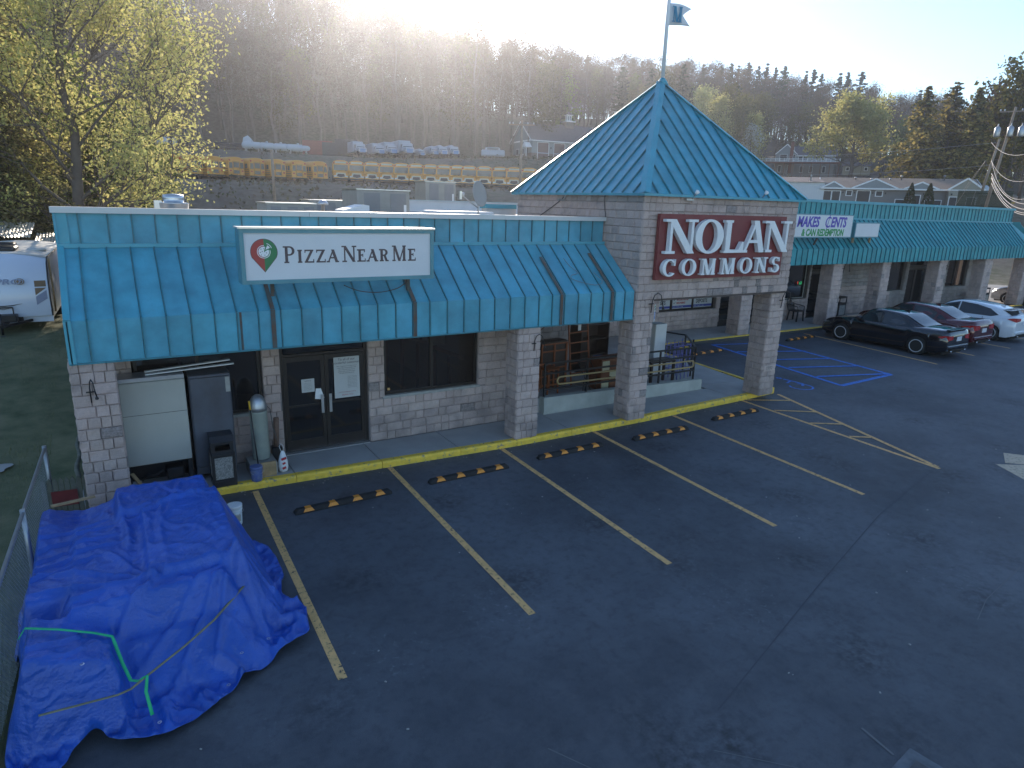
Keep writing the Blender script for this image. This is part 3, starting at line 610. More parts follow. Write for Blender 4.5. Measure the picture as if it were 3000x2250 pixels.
# link wall from the tower back to the long building
mb = MB(); mb.box(5.5, 5.8, 5.92, 9.4, Z0, 4.9); mb.box(0.05, .3, 5.92, 9.4, 3.0, 4.9); mb.build('link_wall', M['mortar'], TW)
# pyramid roof: four faces of standing-seam panels
ov = .14; AX, AY, AZ = W_ / 2, D_ / 2, 9.12; ZE = 5.95
cor = [(-ov, -ov), (W_ + ov, -ov), (W_ + ov, D_ + ov), (-ov, D_ + ov)]
apex = Vector((AX, AY, AZ))
for k in range(4):
    a = Vector((*cor[k], ZE)); b = Vector((*cor[(k + 1) % 4], ZE)); mid = (a + b) / 2; L_ = (b - a).length; u = (b - a) / L_; up = (apex - mid); H_ = up.length; up.normalize(); nn = u.cross(up); nn = nn if nn.z > 0 else -nn
    ns = 15
    for i in range(ns):
        x0, x1 = L_ * i / ns, L_ * (i + 1) / ns
        hh = lambda x: H_ * (1 - abs(x - L_ / 2) / (L_ / 2))
        h0, h1 = hh(x0), hh(x1); p = lambda x, h, o=0: tuple(a + u * x + up * h + nn * o)
        mb = MB(); xm = (x0 + x1) / 2
        pts = [p(x0, 0), p(x1, 0)] + ([p(x1, h1)] if h1 > .01 else []) + ([p(xm, hh(xm))] if i == ns // 2 else []) + ([p(x0, h0)] if h0 > .01 else [])
        mb.add(pts, [tuple(range(len(pts)))])
        if h0 > .05 and i > 0:
            h0 -= .05; mb.add([p(x0 - .012, 0), p(x0 + .012, 0), p(x0 + .012, h0), p(x0 - .012, h0), p(x0 - .012, 0, .045), p(x0 + .012, 0, .045), p(x0 + .012, h0, .045), p(x0 - .012, h0, .045)], [(4, 5, 6, 7), (0, 4, 7, 3), (1, 2, 6, 5), (0, 1, 5, 4), (3, 7, 6, 2)], 1)
        mb.build('roof_panel', [M['teal'], M['teal_dark']], TW)
    mb = MB(); c = a; d_ = (apex - c).normalized(); out = Vector((c.x - AX, c.y - AY, 0)).normalized(); nrm = (out * (AZ - ZE) + Vector((0, 0, math.hypot(c.x - AX, c.y - AY)))).normalized(); side = d_.cross(nrm)
    A0 = c + nrm * .05; B0 = apex + nrm * .05; w2 = .13
    mb.add([tuple(A0 - side * w2 - nrm * .04), tuple(A0), tuple(A0 + side * w2 - nrm * .04), tuple(B0 - side * w2 - nrm * .04), tuple(B0), tuple(B0 + side * w2 - nrm * .04)], [(0, 1, 4, 3), (1, 2, 5, 4)]); mb.build('hip_cap', M['teal_cap'], TW)
mb = MB(); mb.box(-ov, W_ + ov, -ov, -ov + .02, ZE - .06, ZE - .001); mb.box(-ov, -ov + .02, -ov + .02, D_ + ov, ZE - .06, ZE - .001); mb.box(-ov + .02, W_ + ov, -ov + .021, D_ + ov, ZE - .03, ZE - .012); mb.build('eave_trim', M['teal_cap'], TW)
# flag pole with the metal pennant
fp = thing('flagpole', 'white pole rising from the tip of the pyramid roof', 'flagpole', (12 + AX + .05, .2 + AY, 9.02))
mb = MB(); mb.tube([(0, 0, 0), (0, 0, 3.4)], .055, 12); mb.build('pole', M['white'], fp); mb = MB(); mb.lathe([(.2, 0), (.13, .12), (.06, .2)], n=12); mb.build('collar', M['teal_cap'], fp)
fl = MB(); gx_ = np.linspace(0, 1, 15)
def yfl(x): return -.06 * math.sin(x * 5.5) * (x * 1.2 + .15)
top = lambda x: .56 - .07 * x + (.0 if x < .5 else .0) + .02 * math.sin(x * 6); bot = lambda x: .0 + .06 * x
nu, nv = 14, 8; gv = []
for i in range(nu + 1):
    for j in range(nv + 1):
        t_ = i / nu; s_ = j / nv; lim = .42 + .3 * abs(2 * s_ - 1) ** 1.1; x = t_ * lim; z = bot(x) + (top(x) - bot(x)) * s_; gv.append((x, yfl(x), z))
fl.add(gv, [(i * (nv + 1) + j, (i + 1) * (nv + 1) + j, (i + 1) * (nv + 1) + j + 1, i * (nv + 1) + j + 1) for i in range(nu) for j in range(nv)], 0, True)
fo = thing('pennant_flag', 'swallow-tailed pale grey pennant with a blue letter M on the pole', 'flag', (12 + AX + .1, .2 + AY, 10.6), R(-14))
o = fl.build('cloth', M['sign_white'], fo, recalc=False); sm = o.modifiers.new('s', 'SOLIDIFY'); sm.thickness = .012; sm.offset = 0
# ---------------- serif letters built stroke by stroke
def glyph(ch, w, h, T, t, d, sf=.06, slab=False):
    """returns MB of one capital: T thick stroke, t thin stroke, d depth. Front at y=-d."""
    mb = MB(); n = [0]
    def poly(p):
        e = n[0] * .0008; n[0] += 1; mb.prism([(x, z) for x, z in p], -d - e, e * .5, 'y')
    def vs(x, th, z0=0, z1=h): poly([(x, z0), (x + th, z0), (x + th, z1), (x, z1)])
    def hs(x0, x1, z, th): poly([(x0, z), (x1, z), (x1, z + th), (x0, z + th)])
    def dg(x0, z0, x1, z1, th): poly([(x0, z0), (x0 + th, z0), (x1 + th, z1), (x1, z1)])
    s = t * (1.0 if slab else .8)
    def serif(xc, z, half, up):
        if up: poly([(xc - half, z - s), (xc + half, z - s), (xc + half, z), (xc - half, z)]); 
        else: poly([(xc - half, z), (xc + half, z), (xc + half, z + s), (xc - half, z + s)])
    def ring(cx, cz, rx, rz, tx, tz, a0=0, a1=360, n_=28):
        for i in range(n_):
            a, b = R(a0 + (a1 - a0) * i / n_), R(a0 + (a1 - a0) * (i + 1) / n_); P = lambda q, k: (cx + (rx - tx * k) * math.cos(q), cz + (rz - tz * k) * math.sin(q))
            p = [P(a, 0), P(b, 0), P(b, 1), P(a, 1)]; m = len(mb.v); mb.v += [(x, -d, z) for x, z in p] + [(x, 0, z) for x, z in p]
            fs = [(0, 1, 2, 3), (7, 6, 5, 4), (0, 4, 5, 1), (3, 2, 6, 7)] + ([(0, 3, 7, 4)] if i == 0 and a1 - a0 < 360 else []) + ([(1, 5, 6, 2)] if i == n_ - 1 and a1 - a0 < 360 else [])
            mb.f += [tuple(q + m for q in f_) for f_ in fs]; mb.m += [0] * len(fs); mb.sm += [False] * len(fs)
    g = T * .55 + sf * h * .9
    if ch == 'N': vs(T * .35 + sf * w, t); dg(w - T * 1.15 - sf * w, 0, sf * w, h, T * 1.15); vs(w - t - T * .35 - sf * w, t); serif(T * .35 + sf * w, h, g, 1); serif(T * .5 + sf * w, 0, g, 0); serif(w - T * .5 - sf * w, h, g, 1)
    elif ch == 'O': ring(w / 2, h / 2, w / 2, h / 2 * 1.03, T, t * .75)
    elif ch == 'Q': pass
    elif ch == 'L': vs(w * .16, T); hs(w * .16, w * .95, 0, t); serif(w * .16 + T / 2, h, g, 1); serif(w * .16 + T / 2, 0, g, 0); poly([(w * .74, t * .6), (w * .97, 0), (w * .97, h * .34), (w * .9, h * .34)])
    elif ch == 'A': dg(w * .06, 0, w * .48, h, t); dg(w * .92 - T * 1.05, 0, w * .55 - T * .85, h, T * 1.1); hs(w * .24, w * .72, h * .3, t); serif(w * .1, 0, g * .75, 0); serif(w * .9 - T * .3, 0, g * .85, 0)
    elif ch == 'C': ring(w * .55, h / 2, w * .53, h / 2 * 1.03, T, t * .85, 42, 318, 24); poly([(w * .84, h * .62), (w * .95, h * .62), (w * .97, h * 1.0), (w * .88, h * .9)])
    elif ch == 'M': vs(w * .12, t); dg(w * .5 - T * .5, 0, w * .1, h, T); dg(w * .5 - t * .4, 0, w * .86 - t, h, t * .9); vs(w * .88 - T, T); serif(w * .12, h, g * .7, 1); serif(w * .14, 0, g * .75, 0); serif(w * .88 - T / 2, h, g * .8, 1); serif(w * .88 - T / 2, 0, g * .85, 0)
    elif ch == 'S':
        ring(w * .5, h * .745, w * .4, h * .275, T * .95, t * .85, 30, 262, 16); ring(w * .5, h * .265, w * .42, h * .285, T * .95, t * .85, -152, 92, 16)
        poly([(w * .74, h * .72), (w * .87, h * .72), (w * .87, h * .98), (w * .8, h * .94)]); poly([(w * .1, h * .02), (w * .17, h * .06), (w * .24, h * .3), (w * .1, h * .3)])
    elif ch == 'P' or ch == 'R':
        vs(w * .16, T); serif(w * .16 + T / 2, 0, g, 0); hs(w * .02, w * .5, h - t, t); hs(w * .2, w * .5, h * .44, t); ring(w * .5, h * .72 - t * 0, w * .4, h * .28, T * .95, t, -90, 90, 14)
        if ch == 'R': dg(w * .92 - T, 0, w * .45, h * .5, T * .95); serif(w * .94 - T * .3, 0, g * .6, 0)
    elif ch == 'I': vs(w / 2 - T / 2, T); serif(w / 2, 0, g, 0); serif(w / 2, h, g, 1)
    elif ch == 'Z': hs(w * .1, w * .9, h - t, t); hs(w * .08, w * .92, 0, t); dg(w * .08, t * .4, w * .9 - T, h - t * .4, T); poly([(w * .1, h * .76), (w * .17, h * .76), (w * .22, h), (w * .1, h)]); poly([(w * .85, 0), (w * .94, 0), (w * .94, h * .27), (w * .86, h * .27)])
    elif ch == 'E': vs(w * .16, T); hs(w * .02, w * .86, h - t, t); hs(w * .02, w * .92, 0, t); hs(w * .2, w * .66, h * .48, t); poly([(w * .78, h * .76), (w * .87, h * .76), (w * .87, h), (w * .8, h)]); poly([(w * .83, 0), (w * .93, 0), (w * .93, h * .26), (w * .86, h * .26)]); poly([(w * .6, h * .38), (w * .67, h * .38), (w * .67, h * .64), (w * .6, h * .64)])
    return mb
# ---------------- NOLAN COMMONS
NS = thing('tower_sign', 'maroon board with large white serif letters reading NOLAN COMMONS', 'sign', (12.42, .06, 3.86))
mb = MB(); mb.box(0, 4.78, 0, .1, 0, 1.62); mb.build('board', M['maroon'], NS)
SX = 4.78
xs1 = [(.1, 1.08, 'N'), (1.12, 1.02, 'O'), (2.1, .86, 'L'), (2.9, .95, 'A'), (3.76, 1.1, 'N')]
for x, w_, c in xs1: o = glyph(c, w_, .84, w_ * (.2 if c != 'O' else .23), .08, .12).build('letter', M['letter_white'], NS); o.location = (x, -.03, .66)
for x, w_, c in [(.08, .46, 'C'), (.74, .52, 'O'), (1.43, .58, 'M'), (2.17, .58, 'M'), (2.9, .5, 'O'), (3.54, .48, 'N'), (4.16, .42, 'S')]:
    o = glyph(c, w_, .42, .11, .045, .11).build('letter', M['letter_white'], NS); o.location = (x, -.03, .1)
o = glyph('M', .34, .4, .075, .03, .006).build('letter', mat('flag_blue', (.04, .22, .36), .6), fo); o.location = (.05, -.085, .08)
# ---------------- pizza sign cabinet
PZ = thing('pizza_sign', 'white box sign with a red and green map pin and the words PIZZA NEAR ME', 'sign', (2.68, 0, 4.1))
mb = MB(); w_, h_ = 3.66, .96; f_ = .07
mb.box(0, w_, .02, .42, 0, f_); mb.box(0, w_, .02, .42, h_ - f_, h_); mb.box(0, f_, .02, .42, f_, h_ - f_); mb.box(w_ - f_, w_, .02, .42, f_, h_ - f_); mb.build('frame', M['sign_frame'], PZ)
mb = MB(); mb.box(-.02, w_ + .02, -.01, .46, h_ + .001, h_ + .03); mb.build('top_cover', M['alu'], PZ)
mb = MB(); mb.box(f_, w_ - f_, .05, .40, f_, h_ - f_); mb.build('face', M['sign_white'], PZ)
for x in (.55, 3.25):
    mb = MB(); mb.box(x, x + .06, .43, .49, -.28, .9); mb.build('bracket', M['rust'], PZ)
M['pin_red'] = mat('sign_red', (.42, .05, .04), .45); M['pin_green'] = mat('sign_green', (.02, .2, .07), .45); M['sign_ink'] = mat('sign_grey_brown', (.085, .06, .065), .5)
def pin(k, r, m_, x0=0):
    cx, cz = .4, .56; pts = []
    for i in range(19): a = R(90 + k * (i / 18) * 115); pts.append((cx + r * math.cos(a), cz + r * math.sin(a)))
    pts.append((cx, cz - .35 - (r - .225))); return pts
for k in (1, -1):
    for rr, y_, mm in ((.232, .0488, 'sign_ink'), (.222, .0475, 'pin_red' if k > 0 else 'pin_green')):
        mb = MB(); mb.prism(pin(k, rr, 0), y_ - .001, y_, 'y'); mb.build('pin_half', M[mm], PZ)
def disc(mb, cx, cz, r, y, n=24, a0=0, a1=360):
    p = [(cx + r * math.cos(R(a0 + (a1 - a0) * i / n)), cz + r * math.sin(R(a0 + (a1 - a0) * i / n))) for i in range(n + (1 if a1 - a0 < 360 else 0))]
    if a1 - a0 < 360: p.append((cx, cz))
    mb.prism(p, y - .0008, y, 'y')
def annulus(mb, cx, cz, r, t, y, n=28, a0=0, a1=360):
    for i in range(n):
        a, b = R(a0 + (a1 - a0) * i / n), R(a0 + (a1 - a0) * (i + 1) / n); mb.quad((cx + r * math.cos(a), y, cz + r * math.sin(a)), (cx + r * math.cos(b), y, cz + r * math.sin(b)), (cx + (r - t) * math.cos(b), y, cz + (r - t) * math.sin(b)), (cx + (r - t) * math.cos(a), y, cz + (r - t) * math.sin(a)))
mb = MB(); disc(mb, .395, .565, .09, .0455, 26, 70, 385); annulus(mb, .395, .565, .115, .012, .0448, a0=85, a1=375); disc(mb, .425, .6, .085, .0452, 8, 22, 66); annulus(mb, .42, .6, .118, .012, .0446, 10, 15, 75); mb.build('pizza_emblem', M['letter_white'], PZ)
mb = MB()
for a, r_ in ((0, .02), (80, .05), (130, .055), (190, .05), (235, .06), (290, .055), (340, .05), (160, .02)): disc(mb, .39 + r_ * math.cos(R(a)) * 1.1, .565 + r_ * math.sin(R(a)) * 1.1, .008, .0442, 8)
mb.build('pizza_emblem', M['sign_ink'], PZ)
x = .72
for word in ('Pizza', 'Near', 'Me'):
    for i, c in enumerate(word):
        H_ = .3 if i == 0 else .235; C = c.upper(); W2 = {'P': .23, 'I': .11, 'Z': .2, 'A': .23, 'N': .27, 'E': .18, 'R': .2, 'M': .32}[C] * (1 if i == 0 or C in 'IZAER' else .8)
        o = glyph(C, W2, H_, .05, .026, .003, slab=True).build('letter', M['sign_ink'], PZ); o.location = (x, .0495, .36); x += W2 + .012
    x += .05
# scale the row to its measured width
# sign MAKES CENTS (long sign partly behind the tower) and the blank box
MC = thing('redemption_sign', 'white box sign lettered MAKES CENTS and CAN REDEMPTION on the far canopy', 'sign', (23.2, 6.95, 4.5))
mb = MB(); mb.box(0, 8.0, .0, .35, 0, 1.06); mb.build('frame', M['sign_frame'], MC); mb = MB(); mb.box(.06, 7.94, -.012, -.001, .05, 1.01); mb.build('face', M['sign_white'], MC)
M['purple'] = mat('purple_ink', (.1, .07, .42), .5); M['green'] = mat('green_ink', (.03, .3, .08), .5)
text('lettering', 'MAKES', .62, (3.85, -.014, .5), M['purple'], MC, sx=.82, extrude=.004, shear=.2, bold=.022); text('lettering', 'ENTS', .62, (6.28, -.014, .5), M['purple'], MC, sx=.8, extrude=.004, shear=.2, bold=.022)
text('lettering', 'C', .7, (5.83, -.014, .47), M['purple'], MC, sx=.85, extrude=.004, shear=.15, bold=.005); mb = MB(); mb.bar((6.0, -.016, .4), (6.16, -.016, 1.04), .03, .006); mb.build('lettering', M['purple'], MC)
text('lettering', '& CAN REDEMPTION', .42, (4.25, -.014, .1), M['green'], MC, sx=.78, extrude=.004, shear=.15, bold=.016)
for x in (3.9, 5.9): mb = MB(); mb.bar((x, .3, -.0), (x, .45, -.35), .08, .05); mb.build('bracket', M['rust'], MC)
BB = thing('blank_sign', 'small blank white box sign next to the redemption sign', 'sign', (31.7, 7.1, 4.5))
mb = MB(); mb.box(0, 2.0, .0, .5, 0, .72); mb.build('frame', M['sign_frame'], BB); mb = MB(); mb.box(.05, 1.95, -.012, -.001, .05, .67); mb.build('face', M['sign_white'], BB)
for x in (.1, 1.5): mb = MB(); mb.box(x, x + .08, .1, .18, -.25, -.001); mb.build('bracket', M['wood'], BB)
for z in (.3, .55): mb = MB(); mb.bar((0, .2, z), (-.6, .2, z - .15), .04, .04); mb.build('strut', M['steel'], BB)
# ================= long building on the right
RB = thing('long_shop_building', 'long block-walled shop row with a green standing-seam canopy', 'shop', (0, 0, 0))
FY, WY = 7.3, 8.55; b0, f0, t0_, tt, pp = 3.24, 3.96, 5.32, 5.4, 6.1
sx_ = [12.0 + i * .395 for i in range(int((51.9 - 12) / .395))] + [51.9]
sx_ = [x for x in sx_ if x > 18.1]; sx_[0] = 18.1
seam_panels(RB, sx_, lambda x: [(x, FY, f0), (x, FY, b0)], [M['teal2'], M['teal_dark']], 'fascia_panel', .04, .03)
seam_panels(RB, sx_, lambda x: [(min(x, 50.7) if x < 50.8 else 50.7 + (x - 50.8) * .0, WY, t0_), (x, FY, f0)], [M['teal2'], M['teal_dark']], 'slope_panel', .05, .035)
seam_panels(RB, [x for x in sx_ if x < 50.8] + [50.8], lambda x: [(x, WY + .05, pp), (x, WY + .05, tt)], [M['teal2'], M['teal_dark']], 'parapet_panel', .04, .03)
mb = MB(); mb.box(18.1, 50.8, WY - .05, WY + .06, t0_ - .01, tt); mb.build('trim_band', M['teal_cap2'] if 'teal_cap2' in M else M['teal_cap'], RB)
mb = MB(); mb.box(18.0, 50.85, WY - .04, WY + .5, pp, pp + .13); mb.build('parapet_cap', M['teal_cap'], RB)
mb = MB(); mb.box(18.0, 50.8, WY + .12, WY + .4, 4.4, pp - .003); mb.build('parapet_back', M['mortar'], RB)
mb = MB(); mb.prism([(FY, b0), (FY, f0), (WY, t0_), (WY, tt), (13.9, t0_), (15.1, f0), (15.1, b0)], 51.9, 51.93, 'x'); mb.build('end_panel', M['teal2'], RB)
mb = MB(); mb.box(12.02, 51.88, FY + .02, 9.6, b0 + .01, b0 + .06); mb.box(49.4, 51.88, 9.6, 15.05, b0 + .01, b0 + .06); mb.build('soffit', M['soffit'], RB)
mb = MB(); mb.box(12, 50, 9.9, 24, 5.0, 5.15); mb.build('roof', M['hvac'], RB)
ops = [(21.8, 25.45, 1.05, 2.7), (25.75, 29.3, .1, 2.75), (29.6, 32.3, 1.2, 3.2), (32.45, 34.0, .1, 3.2), (39.5, 41.4, 1.25, 3.2), (41.75, 45.2, .1, 3.2), (46.2, 48.7, 1.25, 3.2)]
mb = MB(); wall_with_holes(mb, 9.2, 49.4, .1, 5.0, 9.64, .25, ops); mb.box(49.15, 49.4, 9.9, 24, .1, 5.0); mb.box(12, 49.15, 23.8, 24, .1, 5.0); rw = mb.build('wall', M['mortar'], RB)
courses(rw, (18, 9.6), (1, 0), 18, .15, 3.25, .225, [(a - 18, b - 18, c - .1 if c > 1 else c, d) for a, b, c, d in ops], seed=81, wset=(.45, .45, .3, .22), budget=300, ch=.225) if False else None
courses(rw, (18.9, 9.6), (1, 0), 21.2, .15, 3.25, .225, [(a - 18.9, b - 18.9, c, d + .6) for a, b, c, d in ops], seed=81, wset=(.45, .45, .3, .22), budget=300)
courses(rw, (40.1, 9.6), (1, 0), 9.3, .15, 3.25, .225, [(a - 40.1, b - 40.1, c, d + .6) for a, b, c, d in ops], seed=82, wset=(.45, .45, .22), budget=0)
courses(rw, (9.2, 9.6), (1, 0), 9.7, .15, 3.0, .225, seed=83, wset=(.45, .45, .22), budget=0)
courses(rw, (49.44, 9.6), (0, 1), 14, .1, 5.0, .225, seed=84, wset=(.45, .45, .22), budget=0)
mb = MB(); mb.box(21, 49, 10.2, 16, .1, .14); mb.box(21, 49, 16, 16.1, .1, 4); mb.build('interior', M['interior'], RB)
wd = window(RB, 21.83, 25.43, 1.05, 2.9, 9.75, [22.7, 24.07])
for a, b, L1 in ((21.95, 22.62, 0), (22.78, 24.0, 1), (24.14, 25.35, 2)):
    t = thing('window_poster', ['pale poster ending in DEPOSITS in the first pane of the redemption window', 'poster with ticked red lines WE COUNT FOR YOU and PICK UP SERVICE', 'poster reading DEPOSITS beside the redemption door'][L1], 'poster', (a, 9.79, 1.13)); w_ = b - a
    mb = MB(); mb.box(0, w_, -.006, 0, 0, .75); mb.build('sheet', M['paper'], t); mb = MB(); mb.box(.0, w_, -.009, -.0065, .03, .14); mb.build('band', M['ink_blue'], t)
    if L1 == 1:
        text('lettering', 'WE COUNT FOR YOU', .12, (.25, -.008, .37), M['ink_red'], t, sx=.62, extrude=.001, bold=.006); text('lettering', 'PICK UP SERVICE', .12, (.25, -.008, .22), M['ink_red'], t, sx=.62, extrude=.001, bold=.006)
        for z in (.22, .37): mb = MB(); mb.bar((.05, -.009, z + .07), (.09, -.009, z), .03, .004); mb.bar((.09, -.009, z), (.17, -.009, z + .1), .03, .004); mb.build('tick_mark', M['ink'], t)
    else: text('lettering', 'DEPOSITS' if L1 == 2 else 'SITS', .24, (.14 if L1 == 2 else .05, -.008, .22), M['ink'], t, sx=.72 if L1 == 2 else .8, extrude=.001, bold=.008)
    text('lettering', 'GLASS - PLASTIC - CANS' if L1 else 'CANS', .075, (.03, -.0105, .05), M['paper'], t, sx=.8, extrude=.001)
# doors of the long building
for x0, x1, lb in ((25.78, 29.27, 0), (32.48, 33.97, 1), (41.78, 45.17, 2)):
    mb = MB(); nl = 3 if x1 - x0 > 2 else 1; fw = .08
    mb.box(x0, x1, 9.8, 9.9, 2.55, 2.7); mb.box(x0, x0 + fw, 9.8, 9.9, .15, 2.55); mb.box(x1 - fw, x1, 9.8, 9.9, .15, 2.55); mb.box(x0, x1, 9.8, 9.9, 3.1, 3.2); dr_ = mb.build('door_frame', M['dark_alu'], RB)
    mb = MB(); mb.quad((x0, 9.86, 2.7), (x1, 9.86, 2.7), (x1, 9.86, 3.1), (x0, 9.86, 3.1)); mb.build('transom', M['glass'], dr_)
    for i in range(nl):
        a = x0 + fw + (x1 - x0 - 2 * fw) * i / nl; b = x0 + fw + (x1 - x0 - 2 * fw) * (i + 1) / nl - .01
        l = MB(); l.box(a, a + .08, 9.81, 9.87, .16, 2.54); l.box(b - .08, b, 9.81, 9.87, .16, 2.54); l.box(a + .08, b - .08, 9.81, 9.87, .16, .4); l.box(a + .08, b - .08, 9.81, 9.87, 2.44, 2.54); l.quad((a + .08, 9.84, .4), (b - .08, 9.84, .4), (b - .08, 9.84, 2.44), (a + .08, 9.84, 2.44), 1); l.build('door_leaf', [M['dark_alu'], M['glass']], dr_)
hs_ = thing('hours_sign', 'white opening-hours lettering on the dark redemption door', 'sign', (26.95, 9.79, .8))
for i, s in enumerate(['HOURS', '10 AM', 'TO', '6 PM']): text('lettering', s, .12, (0, 0, .36 - i * .12), M['letter_white'], hs_, extrude=.002, bold=.01, align='CENTER')
window(RB, 29.62, 32.28, 1.2, 3.2, 9.74); window(RB, 39.52, 41.38, 1.27, 3.2, 9.74); window(RB, 46.22, 48.68, 1.27, 3.2, 9.74, [47.4])
mb = MB(); mb.box(32.1, 32.15, 9.7, 9.735, 1.24, 3.15); mb.box(29.9, 32.1, 9.7, 9.735, 1.24, 1.28); o = mb.build('light_strip', M['sill'], RB)
op = thing('window_led_sign', 'small lit red and green open sign inside the dark window', 'sign', (31.7, 9.72, 1.95))
M['led_g'] = mat('led_green', (.02, .3, .1), .5, emit=((.05, .9, .3), .3)); M['led_r'] = mat('led_red', (.4, .02, .02), .5, emit=((1, .1, .06), .25))
text('lettering', '63', .22, (0, 0, 0), M['led_g'], op, extrude=.003); mb = MB(); mb.box(-.16, -.1, -.004, 0, .02, .16); mb.build('lamp', M['led_r'], op)
# accessible parking plates
def acc_plate(x, y, z, label, s=1, rz=0):
    t = thing('parking_plate', label, 'sign', (x, y, z), rz, scale=(s, s, s)); mb = MB(); mb.box(-.13, .13, -.006, 0, 0, .5); mb.build('plate', M['letter_white'], t)
    mb = MB(); mb.box(-.09, .09, -.009, -.0065, .08, .28); mb.build('blue_field', M['blue_line'], t)
    text('lettering', 'RESERVED', .05, (0, -.007, .42), M['green'], t, align='CENTER', extrude=.001); text('lettering', 'PARKING', .05, (0, -.007, .35), M['green'], t, align='CENTER', extrude=.001)
    mb = MB(); annulus(mb, .0, .14, .05, .014, -.0095, 16, 90, 360); mb.bar((-.01, -.0095, .25), (-.01, -.0095, .17), .015, .001); mb.bar((-.01, -.0095, .17), (.04, -.0095, .17), .015, .001); mb.bar((.04, -.0095, .17), (.055, -.0095, .11), .015, .001); mb.build('wheelchair_symbol', M['letter_white'], t)
acc_plate(25.2, RPY - .03, 2.0, 'reserved parking plate facing out from the pillar by the striped bay', 1.45)
acc_plate(12.6 + .13, .3, 2.75, 'reserved parking plate peeking out edge-on beside the tower pillar', .9, R(40))
# ---------------- wheel stops
def stop_mesh():
    mb = MB(); L = .92; pr = [(-.075, 0), (-.075, .03), (-.05, .09), (.05, .09), (.075, .03), (.075, 0)]
    for sx, x in ((1, -L), (1, L)): pass
    xs_ = [-L, -L + .05, L - .05, L]; k = [.55, 1, 1, .55]
    for x, q in zip(xs_, k): mb.v += [(x, a * (1 if q == 1 else .9), b * q) for a, b in pr]
    for i in range(3):
        for j in range(5): mb.f.append((i * 6 + j, (i + 1) * 6 + j, (i + 1) * 6 + j + 1, i * 6 + j + 1))
    mb.f += [(0, 1, 2, 3, 4, 5), (23, 22, 21, 20, 19, 18)]; mb.m = [0] * len(mb.f); mb.sm = [False] * len(mb.f); return mb
ws0 = thing('wheel_stop', '', 'wheel stop', (0, 0, 0), 0, 'rubber wheel stops at the bay heads'); stop_mesh().build('rubber_bar', M['rubber'], ws0)
for x in (-.68, -.23, .23, .68):
    for s in (1, -1):
        mb = MB(); w_ = .1; a = Vector((0, -.0765 * s, .03)); b = Vector((0, -.0515 * s, .088)); n = Vector((0, -s * .92, .39)) * .003
        mb.add([tuple(a + n + Vector((x - w_, 0, 0))), tuple(a + n + Vector((x + w_, 0, 0))), tuple(b + n + Vector((x + w_ * .6, 0, 0))), tuple(b + n + Vector((x - w_ * .6, 0, 0)))], [(0, 1, 2, 3)])
        mb.build('reflector', M['orange'], ws0, recalc=False)
    mb = MB(); mb.box(x - .055, x + .055, -.047, .047, .0905, .0935); mb.build('reflector', M['orange'], ws0)
wsl = [((4.06, -.88), 2.5, 'black rubber wheel stop of the bay beside the tarpaulin, nearest the white bucket'), ((6.8, -.78), .8, 'black rubber wheel stop below the shop window, second bay from the tarpaulin'), ((9.55, -.66), 1.5, 'black rubber wheel stop in front of the pillar by the ramp rail'), ((12.38, -.68), 1.2, 'black rubber wheel stop in front of the stained tower pillar'), ((15.45, -.44), 1.5, 'black rubber wheel stop next to the yellow hatched triangle'), ((27.5, 6.25), 3.2, 'black rubber wheel stop next to the black sedan'), ((21.0, 5.85), 5, 'black rubber wheel stop in the accessible bay behind the railing'), ]
for i, (p, a, l) in enumerate(wsl):
    o = ws0 if i == 0 else copy_tree(ws0)
    place(o, (p[0], p[1], .002), R(a), l, (1.03, 1, 1) if i < 5 else (1.15, 1.1, 1.1))
# ---------------- tarpaulin over a pile
def tarp_h(x, y):
    b = 0
    def box(x0, x1, y0, y1, h, s=3.0):
        dx = max(x0 - x, x - x1, 0); dy = max(y0 - y, y - y1, 0); return h - s * math.hypot(dx, dy)
    hs_ = [box(.42, 1.62, -2.1, -1.25, 1.2, 2.6), box(.72, 1.72, -4.05, -2.0, 1.28 - .12 * (1.75 - x) , 2.4), box(-.55, .5, -3.9, -1.15, .98 + .05 * math.sin(y * 3), 4.0), box(-.48, .24, -5.12, -4.3, .93 - .33 * (x + .1), 3.8), box(-.1, 1.5, -4.3, -1.6, 1.06 - .05 * y * 0, 1.9), box(.2, 1.5, -4.6, -3.6, .62, 1.15)]
    k = 26; m = max(hs_); b = m + math.log(sum(math.exp(k * (h - m)) for h in hs_)) / k
    dip = math.exp(-(((x + .05) / .28) ** 2 + ((y + 1.55) / .5) ** 2)) * .18
    return b - dip
